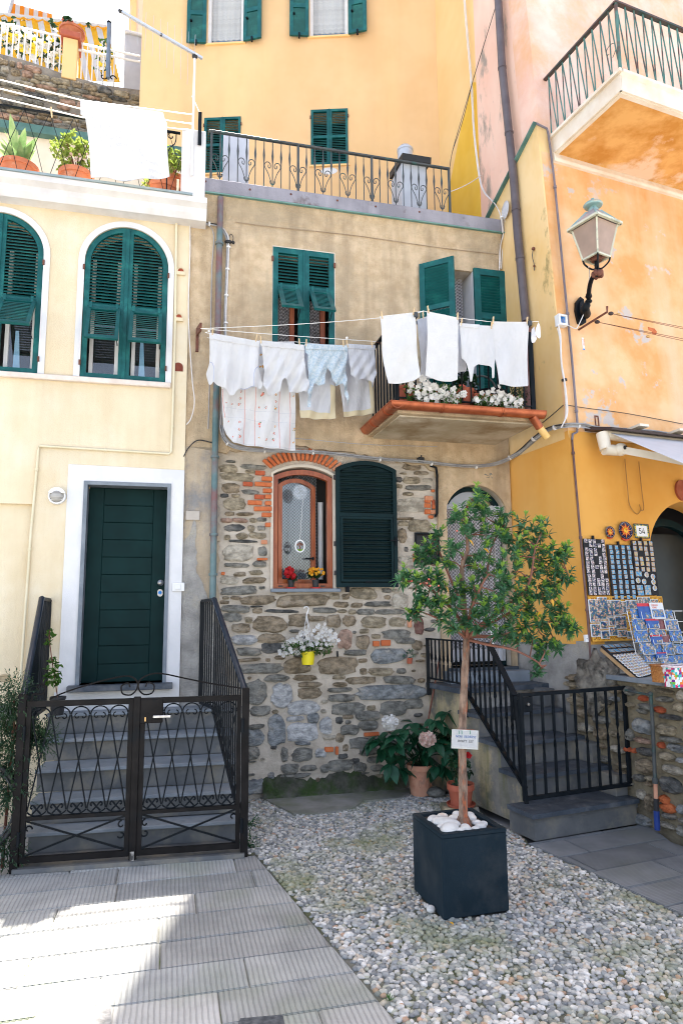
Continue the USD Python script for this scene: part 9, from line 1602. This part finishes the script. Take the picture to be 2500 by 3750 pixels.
for k in range(22):
 f0_, f1_ = k/22, (k + 1)/22; q = [bot_a + (bot_b - bot_a)*f0_, bot_a + (bot_b - bot_a)*f1_, top_a + (top_b - top_a)*f1_, top_a + (top_b - top_a)*f0_]; SA.add('stripe', hexa([p - UL.n*.006 for p in q] + [p for p in q]), M_STY if k % 2 else M_STW)
SA.add('bar', tube([top_a, top_b], .03, 8), M_WPLASTIC); SA.add('valance_edge', cat_([tube(curve([top_a + (top_b - top_a)*(k + f_)/14 + UL.n*.06 - Z*(.05 + .04*math.sin(math.pi*f_)) for f_ in (0, .5, 1)], 6), .012, 5) for k in range(14)]), M_PETALO); SA.add('valance', hexa([top_a + UL.n*.05 - Z*.06, top_b + UL.n*.05 - Z*.06, top_b + UL.n*.05, top_a + UL.n*.05, top_a + UL.n*.06 - Z*.06, top_b + UL.n*.06 - Z*.06, top_b + UL.n*.06, top_a + UL.n*.06]), M_STW)
t = Thing('striped_awning', 'rolled orange striped awning higher up behind the yellow one', 'awning'); a, b = UL.px(40, 8, -2.2), UL.px(190, 50, -2.2);
for k in range(9): q0, q1 = a + (b - a)*k/9, a + (b - a)*(k + 1)/9; t.add('stripe', hexa([q0 - Z*.22, q1 - Z*.22, q1 - Z*.22 - UL.n*.5 , q0 - Z*.22 - UL.n*.5, q0, q1, q1 + Z*.06 - UL.n*.5, q0 + Z*.06 - UL.n*.5]), M_STW if k % 2 else mat('orange_stripe_cloth', (.75, .28, .02), (.8, .34, .04), 6, .85, transl=.4))
t.add('pole', tube([UL.px(55, -30, -2.2), UL.px(30, 60, -2.2)], .03, 6), M_GREYPLASTIC)
for i, (cx, cy, w, h, lab) in enumerate(((30, 125, 45, 40, 'leftmost oleander bush with white flowers behind the garden railing'), (90, 150, 50, 38, 'yellow and white flowering bush in the middle behind the garden railing'), (165, 175, 55, 42, 'flowering bush next to the ochre pier behind the railing'), (380, 205, 22, 50, 'leafy flowering climber at the dark blue post'), (205, 215, 22, 30, 'low bush against the left side of the ochre pier'))):
 t = Thing('flowering_bush', lab, 'bush', base=UL.px(cx, cy + h, -.4)); n = 150 if i < 3 else 90; P = np.array([UL.px(lrng.normal(cx, w*.5), lrng.normal(cy, h*.5), -.45 + lrng.uniform(-.15, .15)) for _ in range(n)]); t.add('foliage', leaves(P, lrng.normal(size=(n, 3)) + [0, 0, .4], .10, .045), M_LEAFD if i != 3 else M_LEAF); t.add('white_flowers', blossom([UL.px(lrng.normal(cx, w*.5), lrng.normal(cy, h*.5), -.28) for _ in range(n//9)], .06, UL.n, 5, .5, .2), M_PETALW, kind='stuff'); t.add('yellow_flowers', blossom([UL.px(lrng.normal(cx, w*.5), lrng.normal(cy, h*.5), -.27) for _ in range(n//14)], .045, UL.n, 5, .5, .2), mat('yellow_petal', (.8, .6, .03), (.85, .66, .06), 9, .7), kind='stuff')
t = Thing('white_hut', 'plain white painted box wall between the awning and the yellow house', 'hut'); a, b = UL.uv(452, 320, -.4), UL.uv(520, 135, -.4); t.add('wall', UL.mesh(cbox(a[0], b[0] + .3, a[1] - .3, b[1], -1.2, -.4, .01)), mat('lilac_white_render', (.46, .46, .49), (.52, .52, .54), 4, .9)); t.add('ledge', UL.mesh(cbox(a[0] - .02, b[0] + .3, b[1], b[1] + .05, -1.22, -.36, .01)), M_WHITE)
t = Thing('far_house', 'pale cream house corner beyond the terrace beside the yellow house', 'house'); FH = Frame(UL.p(0, 0, -6), UL.u, UL.n); a, b = FH.uv(478, 130, 0), FH.uv(540, -50, 0); t.add('wall', FH.mesh(box(a[0], b[0] + 2, 4, b[1] + 3, -4, 0)), M_CREAM); t.add('corner_trim', FH.mesh(box(a[0] - .05, a[0] + .12, 4, b[1] + 3, -.5, .04)), M_YEL2)
# sun catcher and wind spinner in the red window
t = Thing('wind_spinner', 'round cut steel spinner hanging in the open red window', 'ornament'); c = F.loc(F.px(1098, 1803, .03)); r_ = 26/2500*7.0; P = [F.mesh(plate(sg.Point(c[0], c[1]).buffer(r_*a).difference(sg.Point(c[0], c[1]).buffer(r_*b)), .028, .032)) for a, b in ((1, .88), (.78, .68), (.58, .48), (.38, .28))]; t.add('rings', cat_(P), M_STEEL); t.add('spokes', cat_([F.mesh(rotz(box(c[0] - r_, c[0] + r_, c[1] - .005, c[1] + .005, .033, .036), a, (c[0], c[1], 0))) for a in (.4, 1.9)]), M_STEEL)
t = Thing('sun_catcher', 'white ring with a little painted tree hanging on a thread in the red window', 'ornament'); e = F.loc(F.px(1098, 2000, .03)); ro = sa.scale(sg.Point(e[0], e[1]).buffer(.052, 12), 1, 1.25); t.add('ring', F.mesh(plate(ro.difference(ro.buffer(-.011)), .026, .036)), M_WPLASTIC); t.add('thread', tube([F.p(c[0] + .03, c[1] - r_, .03), F.p(e[0], e[1] + .06, .03)], .0018, 4), M_WPLASTIC)
t.add('painted_tree', cat_([F.mesh(box(e[0] - .005, e[0] + .005, e[1] - .035, e[1] + .01, .028, .031))] + [F.mesh(plate(sg.Point(e[0] + a, e[1] + b).buffer(.012, 4), .029, .032)) for a, b in ((-.02, .015), (.0, .028), (.02, .015), (.01, .02))]), M_BARK2); t.add('painted_grass', F.mesh(plate(ro.buffer(-.011).intersection(rect(-9, 9, 0, e[1] - .03)), .028, .031)), M_LEAFL)
one('wire_hook', 'white wire hook sticking up at the top of the right stair rail', 'hook', tube(curve([TS.p(kn[0] + .06, ztop - .02, post_n), TS.p(kn[0] + .05, ztop + .10, post_n + .01), TS.p(kn[0] + .02, ztop + .12, post_n)], 8), .005, 5), M_WPLASTIC)

# ------------------------------------------------------------------ write everything
for t in _things:
 if t.parts: t.define()
